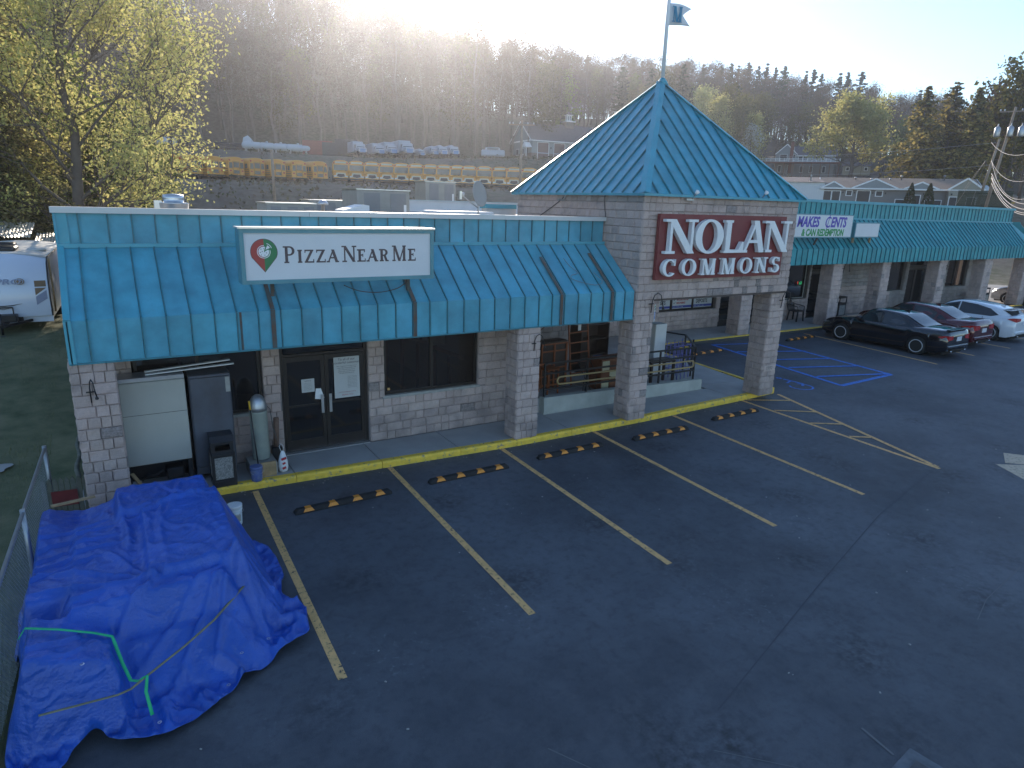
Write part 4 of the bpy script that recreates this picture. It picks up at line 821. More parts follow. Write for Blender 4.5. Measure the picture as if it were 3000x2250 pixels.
CRE = [(.76, -4.05, -.5, -3.25, .05, .05), (.76, -4.05, -.6, -3.75, .04, .05), (.76, -4.05, .25, -4.65, .05, .05), (.76, -4.05, .1, -2.9, .03, .05), (1.75, -4.0, 1.2, -4.95, .06, .05), (1.75, -4.0, .7, -5.1, .05, .05), (1.75, -4.05, 2.1, -4.9, .05, .06), (1.75, -4.0, .35, -4.9, .04, .05), (1.7, -3.9, 2.35, -4.1, .05, .05), (.45, -1.5, .5, -3.1, .05, .06), (.5, -2.2, 1.65, -2.05, .03, .05), (.95, -2.1, .9, -4.0, .022, .05), (1.0, -1.4, 1.45, -2.2, .03, .04), (1.3, -1.35, .9, -2.9, .02, .05), (-.7, -2.1, .35, -1.95, .03, .03), (-.7, -2.45, .4, -2.2, .035, .035), (-.7, -2.75, .4, -2.5, .03, .03), (-.7, -3.0, .5, -2.8, .035, .035), (-.7, -3.4, .2, -3.1, .04, .035), (-.6, -4.25, .25, -4.0, .05, .045), (-.5, -4.95, .1, -4.55, .03, .035), (-.4, -5.1, .2, -4.8, .025, .03), (.3, -4.9, .35, -5.6, .05, .06), (.62, -4.9, .7, -5.6, .04, .07), (.95, -4.9, 1.15, -5.5, .05, .06), (1.3, -4.85, 1.6, -5.2, .06, .06), (1.9, -3.5, 2.5, -3.3, .06, .05), (1.85, -3.0, 2.45, -2.7, .06, .05), (1.8, -2.4, 2.4, -2.1, .05, .06), (1.75, -1.9, 2.2, -1.5, .05, .05), (2.0, -4.3, 2.5, -4.5, .09, .06), (2.1, -4.1, 2.5, -3.9, .07, .05), (-.75, -4.4, -.7, -5.6, .05, .05), (-.5, -5.2, -.45, -5.7, .05, .04)]
def crease(x, y):
    s = 0
    for x0, y0, x1, y1, a, w_ in CRE:
        dx, dy = x1 - x0, y1 - y0; L2 = dx * dx + dy * dy; t = ((x - x0) * dx + (y - y0) * dy) / L2
        if t < -.05 or t > 1.05: continue
        d = ((x - x0) * dy - (y - y0) * dx) / math.sqrt(L2) + .03 * math.sin(t * 5 + x0 * 9)
        w_ *= .8; a *= 1.35
        if abs(d) < w_ * 3: s += a * math.exp(-(d / w_) ** 2) * min(1, (1.05 - t) * 4) * min(1, (t + .05) * 8) - a * .5 * math.exp(-((d - w_ * 1.6) / (w_ * 1.2)) ** 2) * max(0, 1 - t)
    return s
OUT = [(.28, -.92), (1.68, -.98), (2.0, -1.2), (2.38, -1.9), (2.5, -3.0), (2.32, -3.5), (2.55, -4.1), (2.42, -4.72), (1.95, -4.85), (1.75, -5.05), (1.2, -5.45), (.75, -5.62), (.35, -5.62), (.12, -5.45), (.1, -5.3), (-.2, -5.38), (-.3, -5.6), (-.62, -5.75), (-.72, -5.4), (-.62, -4.6), (-.82, -3.5), (-.86, -2.2), (-.84, -1.2), (-.5, -.98), (-.05, -1.05)]
def inside(x, y, P):
    c = False; j = len(P) - 1
    for i in range(len(P)):
        if (P[i][1] > y) != (P[j][1] > y) and x < (P[j][0] - P[i][0]) * (y - P[i][1]) / (P[j][1] - P[i][1]) + P[i][0]: c = not c
        j = i
    return c
def tarp():
    st = .022; nx, ny = int(3.7 / st), int(5.3 / st); V_ = {}; mb = MB()
    def z_at(x, y):
        h = tarp_h(x, y); v = Vector((x, y, 0))
        gnd = .035
        # folds running down the sides, crinkles everywhere
        w = noise.noise(Vector((x * 1.6 + y * .7, y * 1.1 - x * .5, 1.3)))
        rid = 1 - abs(noise.noise(Vector((x * 2.2 + .9 * y, y * .8 - 1.2 * x, 5)))) * 2
        rid2 = 1 - abs(noise.noise(Vector((x * 5.5 + 2 * y, y * 3.6 - 2 * x, 9)))) * 2
        cr = noise.noise(Vector((x * 17, y * 17, 2))) + .5 * noise.noise(Vector((x * 34, y * 34, 4)))
        if h > gnd + .1: z = h + .025 * w + .024 * max(0, rid) ** 3 + .012 * max(0, rid2) ** 4 + .003 * cr + crease(x, y)
        else:
            t = max(0, min(1, (h + .9) / 1.0)); crump = .04 * max(0, rid2) ** 2 + .045 * max(0, rid) ** 3 + .03 * (w + .5)
            e = 1 if x > 1.6 or y < -4.4 else .5
            z0_ = gnd + crump * (.9 + .5 * t) * e + .008 * cr
            z = max(z0_ + max(-.02, crease(x, y)), h + .04 * w)
        q_ = math.exp(-(((x - 2.3) / .28) ** 2 + ((y + 4.2) / .5) ** 2)); z += q_ * (.1 + .16 * max(0, noise.noise(Vector((x * 7, y * 5, 3)))))
        return max(.012, z)
    for j in range(ny + 1):
        for i in range(nx + 1):
            x, y = -.95 + i * st, -5.85 + j * st
            wx = x + .09 * noise.noise(Vector((x * 1.7, y * 1.7, 7))); wy = y + .09 * noise.noise(Vector((x * 1.7, y * 1.7, 17)))
            if inside(wx, wy, OUT): V_[(i, j)] = len(mb.v); mb.v.append((x, y, z_at(x, y)))
    for (i, j), a in V_.items():
        q = [V_.get((i + 1, j)), V_.get((i + 1, j + 1)), V_.get((i, j + 1))]
        if all(k is not None for k in q): mb.f.append((a, *q)); mb.m.append(0); mb.sm.append(True)
    # smooth the cut hem
    from collections import Counter, defaultdict
    ec = Counter(tuple(sorted(e)) for f in mb.f for e in zip(f, f[1:] + f[:1])); nb = defaultdict(list)
    for (a, b), n in ec.items():
        if n == 1: nb[a].append(b); nb[b].append(a)
    for it in range(14):
        new = {a: tuple(sum(mb.v[k][c] for k in (*q, a)) / (len(q) + 1) for c in range(3)) for a, q in nb.items()}
        for a, p in new.items(): mb.v[a] = p
    return mb
M['tarp'] = mat('blue_tarpaulin', (.016, .085, .42), .34, var=.16, vscale=2.2, bump=.8, bscale=34, spec=.55)
def weave():
    N, L, p = nodes(M['tarp']); b = [n for n in N if n.type == 'BUMP'][0]; b.inputs['Distance'].default_value = .012
    tc = N.new('ShaderNodeTexCoord'); rg = N.new('ShaderNodeTexNoise'); rg.noise_type = 'RIDGED_MULTIFRACTAL'; rg.inputs['Scale'].default_value = 4.2; rg.inputs['Detail'].default_value = 5; rg.inputs['Distortion'].default_value = .9; L.new(tc.outputs['Object'], rg.inputs['Vector'])
    b2 = N.new('ShaderNodeBump'); b2.inputs['Strength'].default_value = .75; b2.inputs['Distance'].default_value = .035; L.new(rg.outputs[0], b2.inputs['Height']); L.new(b.outputs[0], b2.inputs['Normal']); L.new(b2.outputs[0], p.inputs['Normal'])
    p.inputs['Sheen Weight'].default_value = .0
weave()
TP = thing('tarpaulin', 'big crumpled blue tarpaulin draped over a stacked pile beside the shop', 'tarpaulin', (0, 0, 0))
t_ = tarp().build('sheet', M['tarp'], TP, recalc=False); s_ = t_.modifiers.new('s', 'SOLIDIFY'); s_.thickness = .004
for x, y in ((1.9, -4.72), (2.35, -4.35), (1.35, -5.2), (.62, -5.45), (.0, -5.15), (1.55, -4.95)):
    mb = MB(); annulus(mb, 0, 0, .022, .01, 0, 12); mb.xf(Matrix.Rotation(R(-90), 4, 'X')); o = mb.build('eyelet', M['alu'], TP, recalc=False); o.location = (x, y, max(.02, tarp_h(x, y)) + .1)
def zt(x, y): return max(tarp_h(x, y), .05)
def strap(name, label, pts, w, m_, wd='strap'):
    P = []
    for k in range(len(pts) - 1):
        a, b = Vector(pts[k]), Vector(pts[k + 1]); n = max(2, int((b - a).length / .08))
        for i in range(n): P.append(a.lerp(b, i / n))
    P.append(Vector(pts[-1])); mb = MB()
    for i, p in enumerate(P):
        d = (P[min(i + 1, len(P) - 1)] - P[max(i - 1, 0)]); d.z = 0; d.normalize(); n = Vector((-d.y, d.x, 0)) * w / 2
        if len(pts[0]) == 2: pass
        mb.v += [(p.x - n.x, p.y - n.y, p.z), (p.x + n.x, p.y + n.y, p.z)]
    for i in range(len(P) - 1): mb.f.append((2 * i, 2 * i + 1, 2 * i + 3, 2 * i + 2)); mb.m.append(0); mb.sm.append(True)
    o = mb.build(name, m_, None, recalc=False); s_ = o.modifiers.new('s', 'SOLIDIFY'); s_.thickness = .006; tag(o, label, wd); return o
M['strap_green'] = mat('green_strap', (.02, .5, .2), .6, var=.1); M['strap_tan'] = mat('tan_strap', (.23, .21, .12), .75, var=.25, vscale=12)
def over(pts, lift=.085): return [(x, y, zt(x, y) + lift) for x, y in pts]
def dense(p, n=10):
    o = []
    for a, b in zip(p[:-1], p[1:]): o += [(a[0] + (b[0] - a[0]) * i / n, a[1] + (b[1] - a[1]) * i / n) for i in range(n)]
    return o + [p[-1]]
strap('ratchet_strap', 'bright green ratchet strap crossing the low front of the tarpaulin', [(-.56, -4.6, 1.02), (-.49, -4.6, 1.13), (-.2, -4.64, 1.04), (.1, -4.68, .92), (.27, -4.72, .84), (.34, -4.95, .62), (.4, -5.12, .5), (.47, -5.2, .52), (.56, -5.2, .56), (.53, -5.28, .42), (.56, -5.4, .2)], .034, M['strap_green'])
strap('tie_down_strap', 'faded tan tie-down strap running diagonally across the tarpaulin', [(1.8, -4.15, .78), (1.6, -4.4, .76), (1.3, -4.72, .7), (.96, -4.95, .62), (.56, -5.18, .54), (.4, -5.3, .52), (.28, -5.36, .54), (-.05, -5.42, .6), (-.38, -5.48, .66)], .03, M['strap_tan'])
def plank(label, a, b, w=.09, h=.03, m_='wood', cat='plank', name='plank'):
    c = (Vector(a) + Vector(b)) / 2; mb = MB(); mb.bar(Vector(a) - c, Vector(b) - c, w, h); o = mb.build(name, M[m_]); o.location = c; return tag(o, label, cat)
plank('pale board lying on the tarp flap beside the yellow line', (2.03, -2.0, .14), (1.97, -3.98, .1), .1); plank('short weathered batten sticking out at the back of the tarpaulin', (-.42, -1.32, 1.12), (.12, -1.12, 1.08), .05)
plank('loose board leaning across the tarpaulin edge by the white bucket', (1.78, -1.6, .75), (1.98, -2.5, .5), .08)
# ---------------- buckets
def bucket(label, loc, r, h, m_, rim, s=1, full=None, name='bucket'):
    t = thing(name, label, 'bucket', loc); mb = MB(); mb.lathe([(.86 * r, 0), (r * .9, .01), (r, h), (r * .96, h), (r * .84, .03), (0, .03)], n=22); mb.build('pail', m_, t, recalc=False)
    mb = MB(); mb.lathe([(r, h - .05), (r * 1.05, h - .045), (r * 1.05, h), (r * .97, h + .003)], n=22); mb.lathe([(r, h - .09), (r * 1.04, h - .088), (r * 1.04, h - .075), (r, h - .073)], n=22); mb.build('rim', rim, t, recalc=False)
    mb = MB(); mb.tube([(r * math.cos(a) * 1.06, r * math.sin(a) * .25 - r * .95, h - .06 - .1 * math.sin(a)) for a in np.linspace(0, math.pi, 10)], .004, 5); mb.build('handle', M['steel'], t)
    if full: mb = MB(); mb.lathe([(0, h - .02), (r * .98, h - .02)], n=22); mb.build('lid', full, t)
    return t
M['bucket_blue'] = mat('dusty_blue_plastic', (.05, .09, .3), .6, col2=(.16, .19, .28), vscale=9); M['bucket_white'] = mat('white_plastic', (.62, .68, .7), .45, var=.08)
bucket('dusty blue bucket standing by the kerb under the old water tank', (2.76, .62, .15), .115, .3, M['bucket_blue'], M['bucket_blue'])
b_ = bucket('white plastic bucket with a lid behind the tarpaulin at the first bay line', (2.12, -.82, 0), .125, .37, M['bucket_white'], M['white'], full=M['bucket_white'])
mb = MB(); 
for i in range(8):
    a = R(-110 + i * 8); b = R(-110 + i * 8 + 8); q = lambda t, z: (.119 * math.cos(t), .119 * math.sin(t), z); mb.quad(q(a, .08), q(b, .08), q(b, .24), q(a, .24))
mb.build('label_print', M['sill'], b_)
# ---------------- tall old fridges under the canopy
M['fridge_grey'] = mat('faded_grey_panel', (.43, .42, .37), .6, var=.06, vscale=1.5); M['fridge_steel'] = mat('dull_stainless', (.13, .15, .19), .42, metal=.55, col2=(.09, .09, .1), vscale=1.4)
F1 = thing('fridge', 'tall pale grey refrigerator cabinet with its bottom grille missing', 'refrigerator', (.6, 1.02, .15))
mb = MB(); mb.bbox(0, 1.08, 0, .55, .52, 2.12, .012); mb.build('body', M['fridge_grey'], F1); mb = MB(); mb.box(.0, 1.08, .06, .55, 2.121, 2.19); mb.build('top', M['steel'], F1)
mb = MB(); mb.box(.01, 1.07, -.006, -.001, 1.5, 1.506); mb.build('door_gap', M['joint'], F1); mb = MB(); mb.box(.0, .03, .01, .5, .08, .519); mb.box(1.0, 1.07, .01, .55, .08, .519); mb.box(.03, 1.0, .4, .43, .08, .519); mb.box(0.03, 1.0, .02, .06, .08, .11); mb.build('base_frame', M['black'], F1)
mb = MB(); mb.bbox(.62, .92, .1, .38, .12, .34, .02); mb.tube([(.2, .2, .14), (.3, .1, .3), (.42, .2, .2), (.55, .12, .32), (.62, .2, .25)], .02, 6); mb.tube([(.1, .3, .15), (.25, .25, .2), (.5, .3, .15)], .015, 6); mb.build('compressor', M['black'], F1)
for x in (.06, 1.02): mb = MB(); mb.lathe([(.03, .0), (.035, .03), (.02, .08)], (x, .1, 0), 10); mb.build('foot', M['steel'], F1)
F2 = thing('fridge', 'tall stainless steel refrigerator standing beside the grey one', 'refrigerator', (1.74, 1.03, .15))
mb = MB(); mb.bbox(0, .74, 0, .6, .14, 2.15, .012); mb.build('body', M['fridge_steel'], F2); mb = MB(); mb.bbox(.02, .72, -.025, -.001, .3, 2.1, .01); mb.build('door', M['fridge_steel'], F2)
mb = MB(); mb.box(.64, .72, -.032, -.026, 1.78, 2.08); mb.build('label_plate', M['sill'], F2)
for x in (.07, .67): mb = MB(); mb.lathe([(.035, 0), (.035, .05), (.015, .06), (.015, .14)], (x, .1, 0), 10); mb.build('foot', M['steel'], F2)
for k, (z, y, l) in enumerate([(2.36, 1.25, 'white moulding strip lying on the fridges, nearer the front'), (2.385, 1.38, 'second white moulding strip lying behind the other on the fridges')]):
    mb = MB(); mb.bar((0, 0, 0), (1.55 - .05 * k, .07, .05 + .03 * k), .09, .022); o = mb.build('moulding_strip', M['white']); o.location = (1.05, y, z); tag(o, l, 'moulding')
plank('wooden slat leaning under the grey fridge', (.64, 1.0, .55), (.92, .55, .16), .06, .025)
mb = MB(); mb.bar((1.05, .6, .17), (1.75, .68, .17), .12, .03); o = mb.build('metal_strip', M['white']); tag(o, 'white metal strip lying on the walk behind the tarpaulin', 'strip')
# ---------------- litter bins with pebble panels
M['pebble'] = mat('pebble_panel', (.42, .4, .36), .9, col2=(.12, .11, .1), vscale=45, bump=.8, bscale=45)
def litter_bin(loc, w, h, label, rz=0, hood=False, seed=0):
    t = thing('litter_bin', label, 'litter bin', loc, rz, 'square litter bins under the canopies'); d = w
    mb = MB(); mb.bbox(0, w, 0, d, .0, .14, .01); 
    for a, b in ((0, 0), (w - .05, 0), (0, d - .05), (w - .05, d - .05)): mb.box(a, a + .05, b, b + .05, .14, h * .62)
    mb.bbox(0, w, 0, d, h * .62, h * .69, .008); mb.box(.04, w - .04, .04, d - .04, .14, h * .62); mb.build('frame', M['black'], t)
    for i in range(4):
        p = MB(); p.box(.055, w - .055, .012, .035, .16, h * .6); p.xf(Matrix.Translation((w / 2, d / 2, 0)) @ Matrix.Rotation(i * math.pi / 2, 4, 'Z') @ Matrix.Translation((-w / 2, -d / 2, 0))); p.build('pebble_panel', M['pebble'], t)
    mb = MB()
    if hood:
        mb.prism([(.02, h * .69), (.02, h * .9), (.1, h), (d - .02, h), (d - .02, h * .69)], .02, .045, 'x'); mb.prism([(.02, h * .69), (.02, h * .9), (.1, h), (d - .02, h), (d - .02, h * .69)], w - .045, w - .02, 'x'); mb.box(.045, w - .045, d - .045, d - .02, h * .69, h); mb.box(.045, w - .045, .02, .04, h * .69, h * .74); mb.box(.045, w - .045, .02, .04, h * .86, h * .9); mb.prism([(.02, h * .9), (.1, h), (.1, h + .012), (.01, h * .91)], .0, w, 'x'); mb.box(0, w, .1, d, h, h + .012); mb.box(.045, .08, .02, .04, h * .74, h * .86); mb.box(w - .08, w - .045, .02, .04, h * .74, h * .86)
    else:
        for a, b in ((0, 0), (w - .04, 0), (0, d - .04), (w - .04, d - .04)): mb.box(a, a + .04, b, b + .04, h * .69, h * .93)
        mb.box(0, w, 0, d, h * .93, h); mb.box(.0, w, .0, .03, h * .69, h * .73); mb.box(0, .03, 0.03, d, h * .69, h * .73)
    mb.build('hood', M['black'], t); mb = MB(); mb.box(.06, w - .06, .06, d - .06, h * .6, h * .7); mb.build('liner', M['rubber'], t); return t
litter_bin((1.96, .56, .15), .43, 1.0, 'black hooded litter bin with a pebble panel beside the stainless fridge', hood=True)
litter_bin((34.0, 8.75, .15), .75, 1.15, 'black litter bin with grey panels against the block wall behind the sedans', R(6)); litter_bin((48.3, 8.2, .15), .75, 1.15, 'black litter bin at the far corner beside the sunlit road')
# ---------------- water tank on a plinth, broom, tube, bag, crate
M['tank'] = mat('old_white_tank', (.33, .35, .29), .55, col2=(.24, .27, .24), vscale=4)
T_ = thing('water_tank', 'old upright water tank with a dull metal dome, by the shop door', 'tank', (2.96, 1.12, .42)); mb = MB(); mb.lathe([(.165, 0), (.17, .02), (.17, .98), (.175, .99), (.175, 1.02)], n=24); mb.build('shell', M['tank'], T_)
mb = MB(); mb.lathe([(.176, 1.02), (.172, 1.1), (.15, 1.22), (.1, 1.31), (.04, 1.35), (0, 1.36)], n=24); mb.build('dome', M['steel'], T_); mb = MB(); mb.tube([(.16, .05, 1.1), (.24, .05, 1.0), (.27, .02, .6), (.35, -.05, .2), (.4, -.2, -.2)], .01, 6); mb.build('hose', M['rust'], T_)
P_ = thing('plinth_box', 'grey metal stand under the old water tank', 'stand', (2.68, .78, .15)); mb = MB(); mb.bbox(0, .52, 0, .55, 0, .26, .01); mb.build('body', M['hvac'], P_)
mb = MB(); mb.bbox(0, .3, 0, .05, 0, .3, .004); o = mb.build('cardboard_box', M['wood']); o.location = (2.86, .71, .15); tag(o, 'flattened brown wooden panel leaning at the foot of the tank', 'panel')
B_ = thing('broom', 'black broom handle with a yellow grip leaning on the tank', 'broom', (2.8, .86, .15)); mb = MB(); mb.tube([(.04, -.1, .02), (-.02, .05, 1.38)], .013, 8); mb.build('stick', M['black'], B_); mb = MB(); mb.tube([(-.02, .05, 1.38), (-.028, .07, 1.56)], .02, 8); mb.build('grip', mat('yellow_plastic', (.6, .35, .02), .5), B_)
mb = MB(); mb.lathe([(.05, 0), (.058, 0), (.058, .62), (.05, .62), (.05, .02)], n=14); o = mb.build('cardboard_tube', mat('brown_cardboard', (.17, .1, .07), .85, var=.25, vscale=20)); o.location = (3.3, 1.3, .55); o.rotation_euler = (0, R(3), 0); tag(o, 'brown cardboard tube standing between the tank and the shop door', 'tube')
mb = MB(); mb.bbox(-.1, .1, -.1, .1, 0, .4, .01); o = mb.build('crate', M['black']); o.location = (3.3, 1.3, .15); tag(o, 'low dark crate under the cardboard tube', 'crate')
bg = thing('shopping_bag', 'white plastic shopping bag with red print hanging full by the door', 'bag', (3.32, .82, .15)); mb = MB()
pf = [(.03, 0), (.085, .03), (.1, .12), (.095, .22), (.07, .34), (.045, .42), (.02, .46)]; 
for r_, z in pf:
    for k in range(14): t = 2 * math.pi * k / 14; q = 1 + .16 * noise.noise(Vector((math.cos(t) * 2, math.sin(t) * 2, z * 9))); mb.v.append((r_ * q * math.cos(t), r_ * q * .8 * math.sin(t), z))
for i in range(len(pf) - 1):
    for k in range(14): mb.f.append((i * 14 + k, i * 14 + (k + 1) % 14, (i + 1) * 14 + (k + 1) % 14, (i + 1) * 14 + k))
mb.m = [0] * len(mb.f); mb.sm = [True] * len(mb.f); mb.tube([(-.02, 0, .44), (-.06, .0, .56), (-.02, 0, .62), (.02, 0, .56), (.02, 0, .44)], .006, 5); mb.build('sack', M['white'], bg, recalc=False)
M['red_print'] = mat('red_print', (.45, .03, .04), .5)
for z, w_, sz in ((.3, .1, .05), (.2, .06, .04), (.1, .07, .05)): mb = MB(); mb.bar((-w_ / 2, -.088, z), (w_ / 2, -.082, z + .02), .004, sz); mb.build('print_mark', M['red_print'], bg)
# ---------------- ramp, railing, handrails
RP = thing('entrance_ramp', 'raised concrete ramp with a pale kerb wall under the tower', 'ramp', (10.3, 1.65, .15)); mb = MB()
mb.prism([(0, 0), (5.95, 0), (5.95, .33), (0, .47)], 0, .22, 'y'); mb.build('kerb_wall', M['concrete2'], RP); mb = MB(); mb.prism([(0, 0), (6.2, 0), (0, .4)], .22, 1.9, 'y'); mb.box(-1.0, 0, .22, 7.9, 0, .4); mb.build('slope', M['concrete'], RP)
RL = thing('ramp_railing', 'black pipe railing along the ramp with a back leg', 'railing', (0, 0, 0)); yr = 1.76
def rt(x): return 1.53 - .03 * (x - 10.36) / 5.6
posts = [10.36, 11.78, 13.15, 14.5, 15.95]
for x in posts: mb = MB(); mb.box(x - .022, x + .022, yr - .022, yr + .022, .48, rt(x)); mb.build('post', M['black'], RL)
for dz in (0, -.28, -.72): mb = MB(); mb.bar((10.36, yr, rt(10.36) + dz), (15.95, yr, rt(15.95) + dz), .045, .045); mb.build('rail', M['black'], RL)
for x, y in ((17.15, 3.0), (17.55, 3.75)): mb = MB(); mb.box(x - .022, x + .022, y - .022, y + .022, .15, 1.42); mb.build('post', M['black'], RL)
for dz in (0, -.72): mb = MB(); mb.bar((15.97, yr + .03, 1.5 + dz), (17.55, 3.75, 1.4 + dz), .045, .045); mb.bar((17.55, 3.75, 1.4 + dz), (16.6, 5.8, 1.45 + dz), .045, .045); mb.build('rail', M['black'], RL)
M['tan'] = mat('tan_rail_paint', (.36, .25, .11), .5, var=.1)
def handrail(x0, x1, z0, z1, y, label):
    t = thing('handrail', label, 'handrail', (x0, y, z0)); L = x1 - x0; dz = z1 - z0; r = .1; pts = []
    for a in np.linspace(90, 270, 9): pts.append((r + r * math.cos(R(a)), 0, -r + r * math.sin(R(a)) + 0))
    for a in np.linspace(-90, 90, 9): pts.append((L - r + r * math.cos(R(a)), 0, dz - r + r * math.sin(R(a))))
    mb = MB(); mb.tube(pts, .026, 10, close=True); mb.build('pipe_loop', M['tan'], t)
    for f in (.15, .85): mb = MB(); mb.bar((L * f, 0, dz * f - .2), (L * f, .13, dz * f - .2), .02, .02); mb.build('bracket', M['black'], t)
handrail(10.68, 12.92, 1.16, 1.14, 1.62, 'tan looped pipe handrail between the two front pillars'); handrail(13.45, 15.78, 1.14, 1.13, 1.62, 'tan looped pipe handrail beyond the tower pillar')
# striped bollard seen in the gap
bo = thing('striped_bollard', 'yellow and black banded post in the gap behind the pillar', 'bollard', (9.62, 2.3, .15)); 
for i in range(7): mb = MB(); mb.lathe([(.11, i * .16), (.11, i * .16 + .159)], n=12); mb.build('band', M['kerb_yellow'] if i % 2 == 0 else M['black'], bo)
# ---------------- furniture stored on the ramp
def frame_chair(name, label, cat, loc, rz, w, d, h, m_, seat=None, rungs=(), slats=0, group=None, leg=.035, top=True, s=None):
    t = thing(name, label, cat, loc, rz, group); mm = M[m_]
    for x in (0, w - leg):
        for y in (0, d - leg): mb = MB(); mb.box(x, x + leg, y, y + leg, 0, h if y > 0 or seat is None else seat); mb.build('leg', mm, t)
    if seat: mb = MB(); mb.bbox(-.01, w + .01, -.01, d + .01, seat, seat + .04, .01); mb.build('seat', mm, t)
    for z in rungs: mb = MB(); mb.box(leg, w - leg, .005, .03, z, z + .03); mb.build('rung', mm, t); mb = MB(); mb.box(leg, w - leg, d - .03, d - .005, z, z + .03); mb.build('rung', mm, t)
    for i in range(slats): x = leg + (w - 2 * leg) * (i + .5) / slats; mb = MB(); mb.box(x - .012, x + .012, d - .03, d - .012, seat or 0, h - .03); mb.build('spindle', mm, t)
    if top: mb = MB(); mb.box(0, w, d - .04, d, h, h + .06); mb.build('top_rail', mm, t)
    return t
M['redwood'] = mat('reddish_wood', (.25, .07, .02), .5, var=.25, vscale=7); M['darkwood'] = mat('dark_furniture', (.03, .018, .015), .45, var=.3, vscale=6)
zr = lambda x: .15 + .4 * max(0, min(1, (16.5 - x) / 6.2))
frame_chair('wooden_stool', 'small reddish wooden stool frame behind the railing end', 'stool', (10.7, 2.1, zr(10.7)), R(8), .42, .4, .75, 'redwood', .68, (.15, .4))
bs = thing('glazed_cabinet', 'reddish wooden cabinet frame with small glass panes in its top', 'cabinet', (10.9, 2.75, zr(11)), R(5)); 
for x in (0, .46, .92): mb = MB(); mb.box(x, x + .05, 0, .04, 0, 1.3); mb.build('stile', M['redwood'], bs)
for z in (0.05, .55, 1.05, 1.26): mb = MB(); mb.box(.05, .92, .005, .035, z, z + .04); mb.build('rail', M['redwood'], bs)
mb = MB(); mb.box(-.02, .99, .05, .45, 0, 1.34); mb.build('case', M['darkwood'], bs)
lad = thing('ladder_shelf', 'slender reddish ladder-back frame leaning among the stored furniture', 'frame', (12.1, 2.9, zr(12)), R(8))
for x in (0, .78): mb = MB(); mb.bar((x, 0, 0), (x, .25, 1.95), .04, .04); mb.build('stile', M['redwood'], lad)
for i in range(6): mb = MB(); mb.bar((0, .03 + .04 * i, .35 + i * .3), (.78, .03 + .04 * i, .35 + i * .3), .035, .03); mb.build('rung', M['redwood'], lad)
mb = MB(); mb.box(.32, .44, .15, .16, 1.6, 1.78); mb.build('price_tag', M['white'], lad)
ch = thing('chequered_dresser', 'low dresser with alternating cream and brown drawer fronts', 'dresser', (12.6, 2.15, zr(12.9)), R(3)); mb = MB(); mb.bbox(0, 1.5, 0, .5, 0, .95, .01); mb.build('case', M['brown'], ch); M['cream'] = mat('cream_drawer', (.5, .44, .28), .5, var=.06)
for i in range(5):
    for j in range(3):
        mb = MB(); mb.bbox(.03 + i * .29, .3 + i * .29, -.02, -.001, .05 + j * .29, .32 + j * .29, .006); mb.build('drawer', M['cream'] if (i + j) % 2 == 0 else M['brown'], ch)
bk = thing('bookcase', 'black open bookcase behind the chequered dresser', 'bookcase', (13.0, 4.3, .5), R(10)); mb = MB(); mb.box(0, 1.3, 0, .04, 0, 1.5); mb.box(0, .04, .04, .5, 0, 1.5); mb.box(1.26, 1.3, .04, .5, 0, 1.5); mb.box(.04, 1.26, .04, .5, 1.46, 1.5); mb.box(.04, 1.26, .04, .5, .0, .04); mb.xf(Matrix.Scale(-1, 4, (0, 1, 0))); mb.build('case', M['darkwood'], bk)
for z in (.5, 1.0): mb = MB(); mb.box(.04, 1.26, -.48, -.04, z, z + .03); mb.build('shelf', M['darkwood'], bk)
for i, (x, y, lb) in enumerate([(10.4, 5.2, 'dark bar stool at the back of the covered recess'), (11.3, 5.6, 'dark bar stool in the recess, beside the bentwood chair'), (12.2, 6.4, 'dark chair frame in the depth of the recess')]): frame_chair('dark_chair', lb, 'chair', (x, y, .5), R(20 * i), .45, .45, 1.15, 'darkwood', .7, (.25, .45), 3, 'dark chairs stored in the recess')
rk = thing('bentwood_frame', 'round bentwood hoop frame deep in the covered recess', 'frame', (12.9, 6.2, .5)); mb = MB(); mb.tube([(.55 * math.cos(a), 0, 1.45 + .55 * math.sin(a)) for a in np.linspace(0, 2 * math.pi, 24)[:-1]], .015, 6, close=True); mb.tube([(.0, 0, 0), (0, 0, 2.0)], .015, 6); mb.build('hoop', M['redwood'], rk)
bi = thing('blue_tub', 'blue plastic tub between the ladder frame and the dresser', 'tub', (13.35, 3.1, zr(13.3))); mb = MB(); mb.lathe([(.2, 0), (.26, .75), (.28, .76), (.28, .8), (.25, .8), (.19, .03), (0, .03)], n=20); mb.build('shell', mat('blue_tub_plastic', (.05, .13, .28), .5), bi, recalc=False)
fc = thing('folding_chair', 'black folding chair frame behind the railing', 'chair', (12.0, 2.2, zr(12.0)))
for a, b in (((0, 0, 0), (.3, .3, .8)), ((.3, 0, 0), (0, .3, .8)), ((.45, 0, 0), (.75, .3, .8)), ((.75, 0, 0), (.45, .3, .8)), ((0, 0, .02), (.45, 0, .02)), ((.0, .3, .8), (.45, .3, .8))): mb = MB(); mb.tube([a, b], .013, 6); mb.build('leg', M['black'], fc)
wa = thing('white_appliance', 'tall narrow white cabinet standing behind the railing end', 'cabinet', (15.75, 3.35, .2), R(4)); mb = MB(); mb.bbox(0, .52, 0, .45, 0, 1.75, .015); mb.build('body', M['white'], wa)
dk = thing('black_desk', 'black side table beside the purple rack', 'table', (14.6, 2.2, .28)); mb = MB(); mb.box(0, 1.0, 0, .5, .72, .76); mb.build('top', M['darkwood'], dk)
for x in (0, .92):
    for y in (0, .42): mb = MB(); mb.box(x, x + .07, y, y + .07, 0, .72); mb.build('leg', M['darkwood'], dk)
M['purple_metal'] = mat('purple_metal', (.17, .16, .44), .45, var=.1)
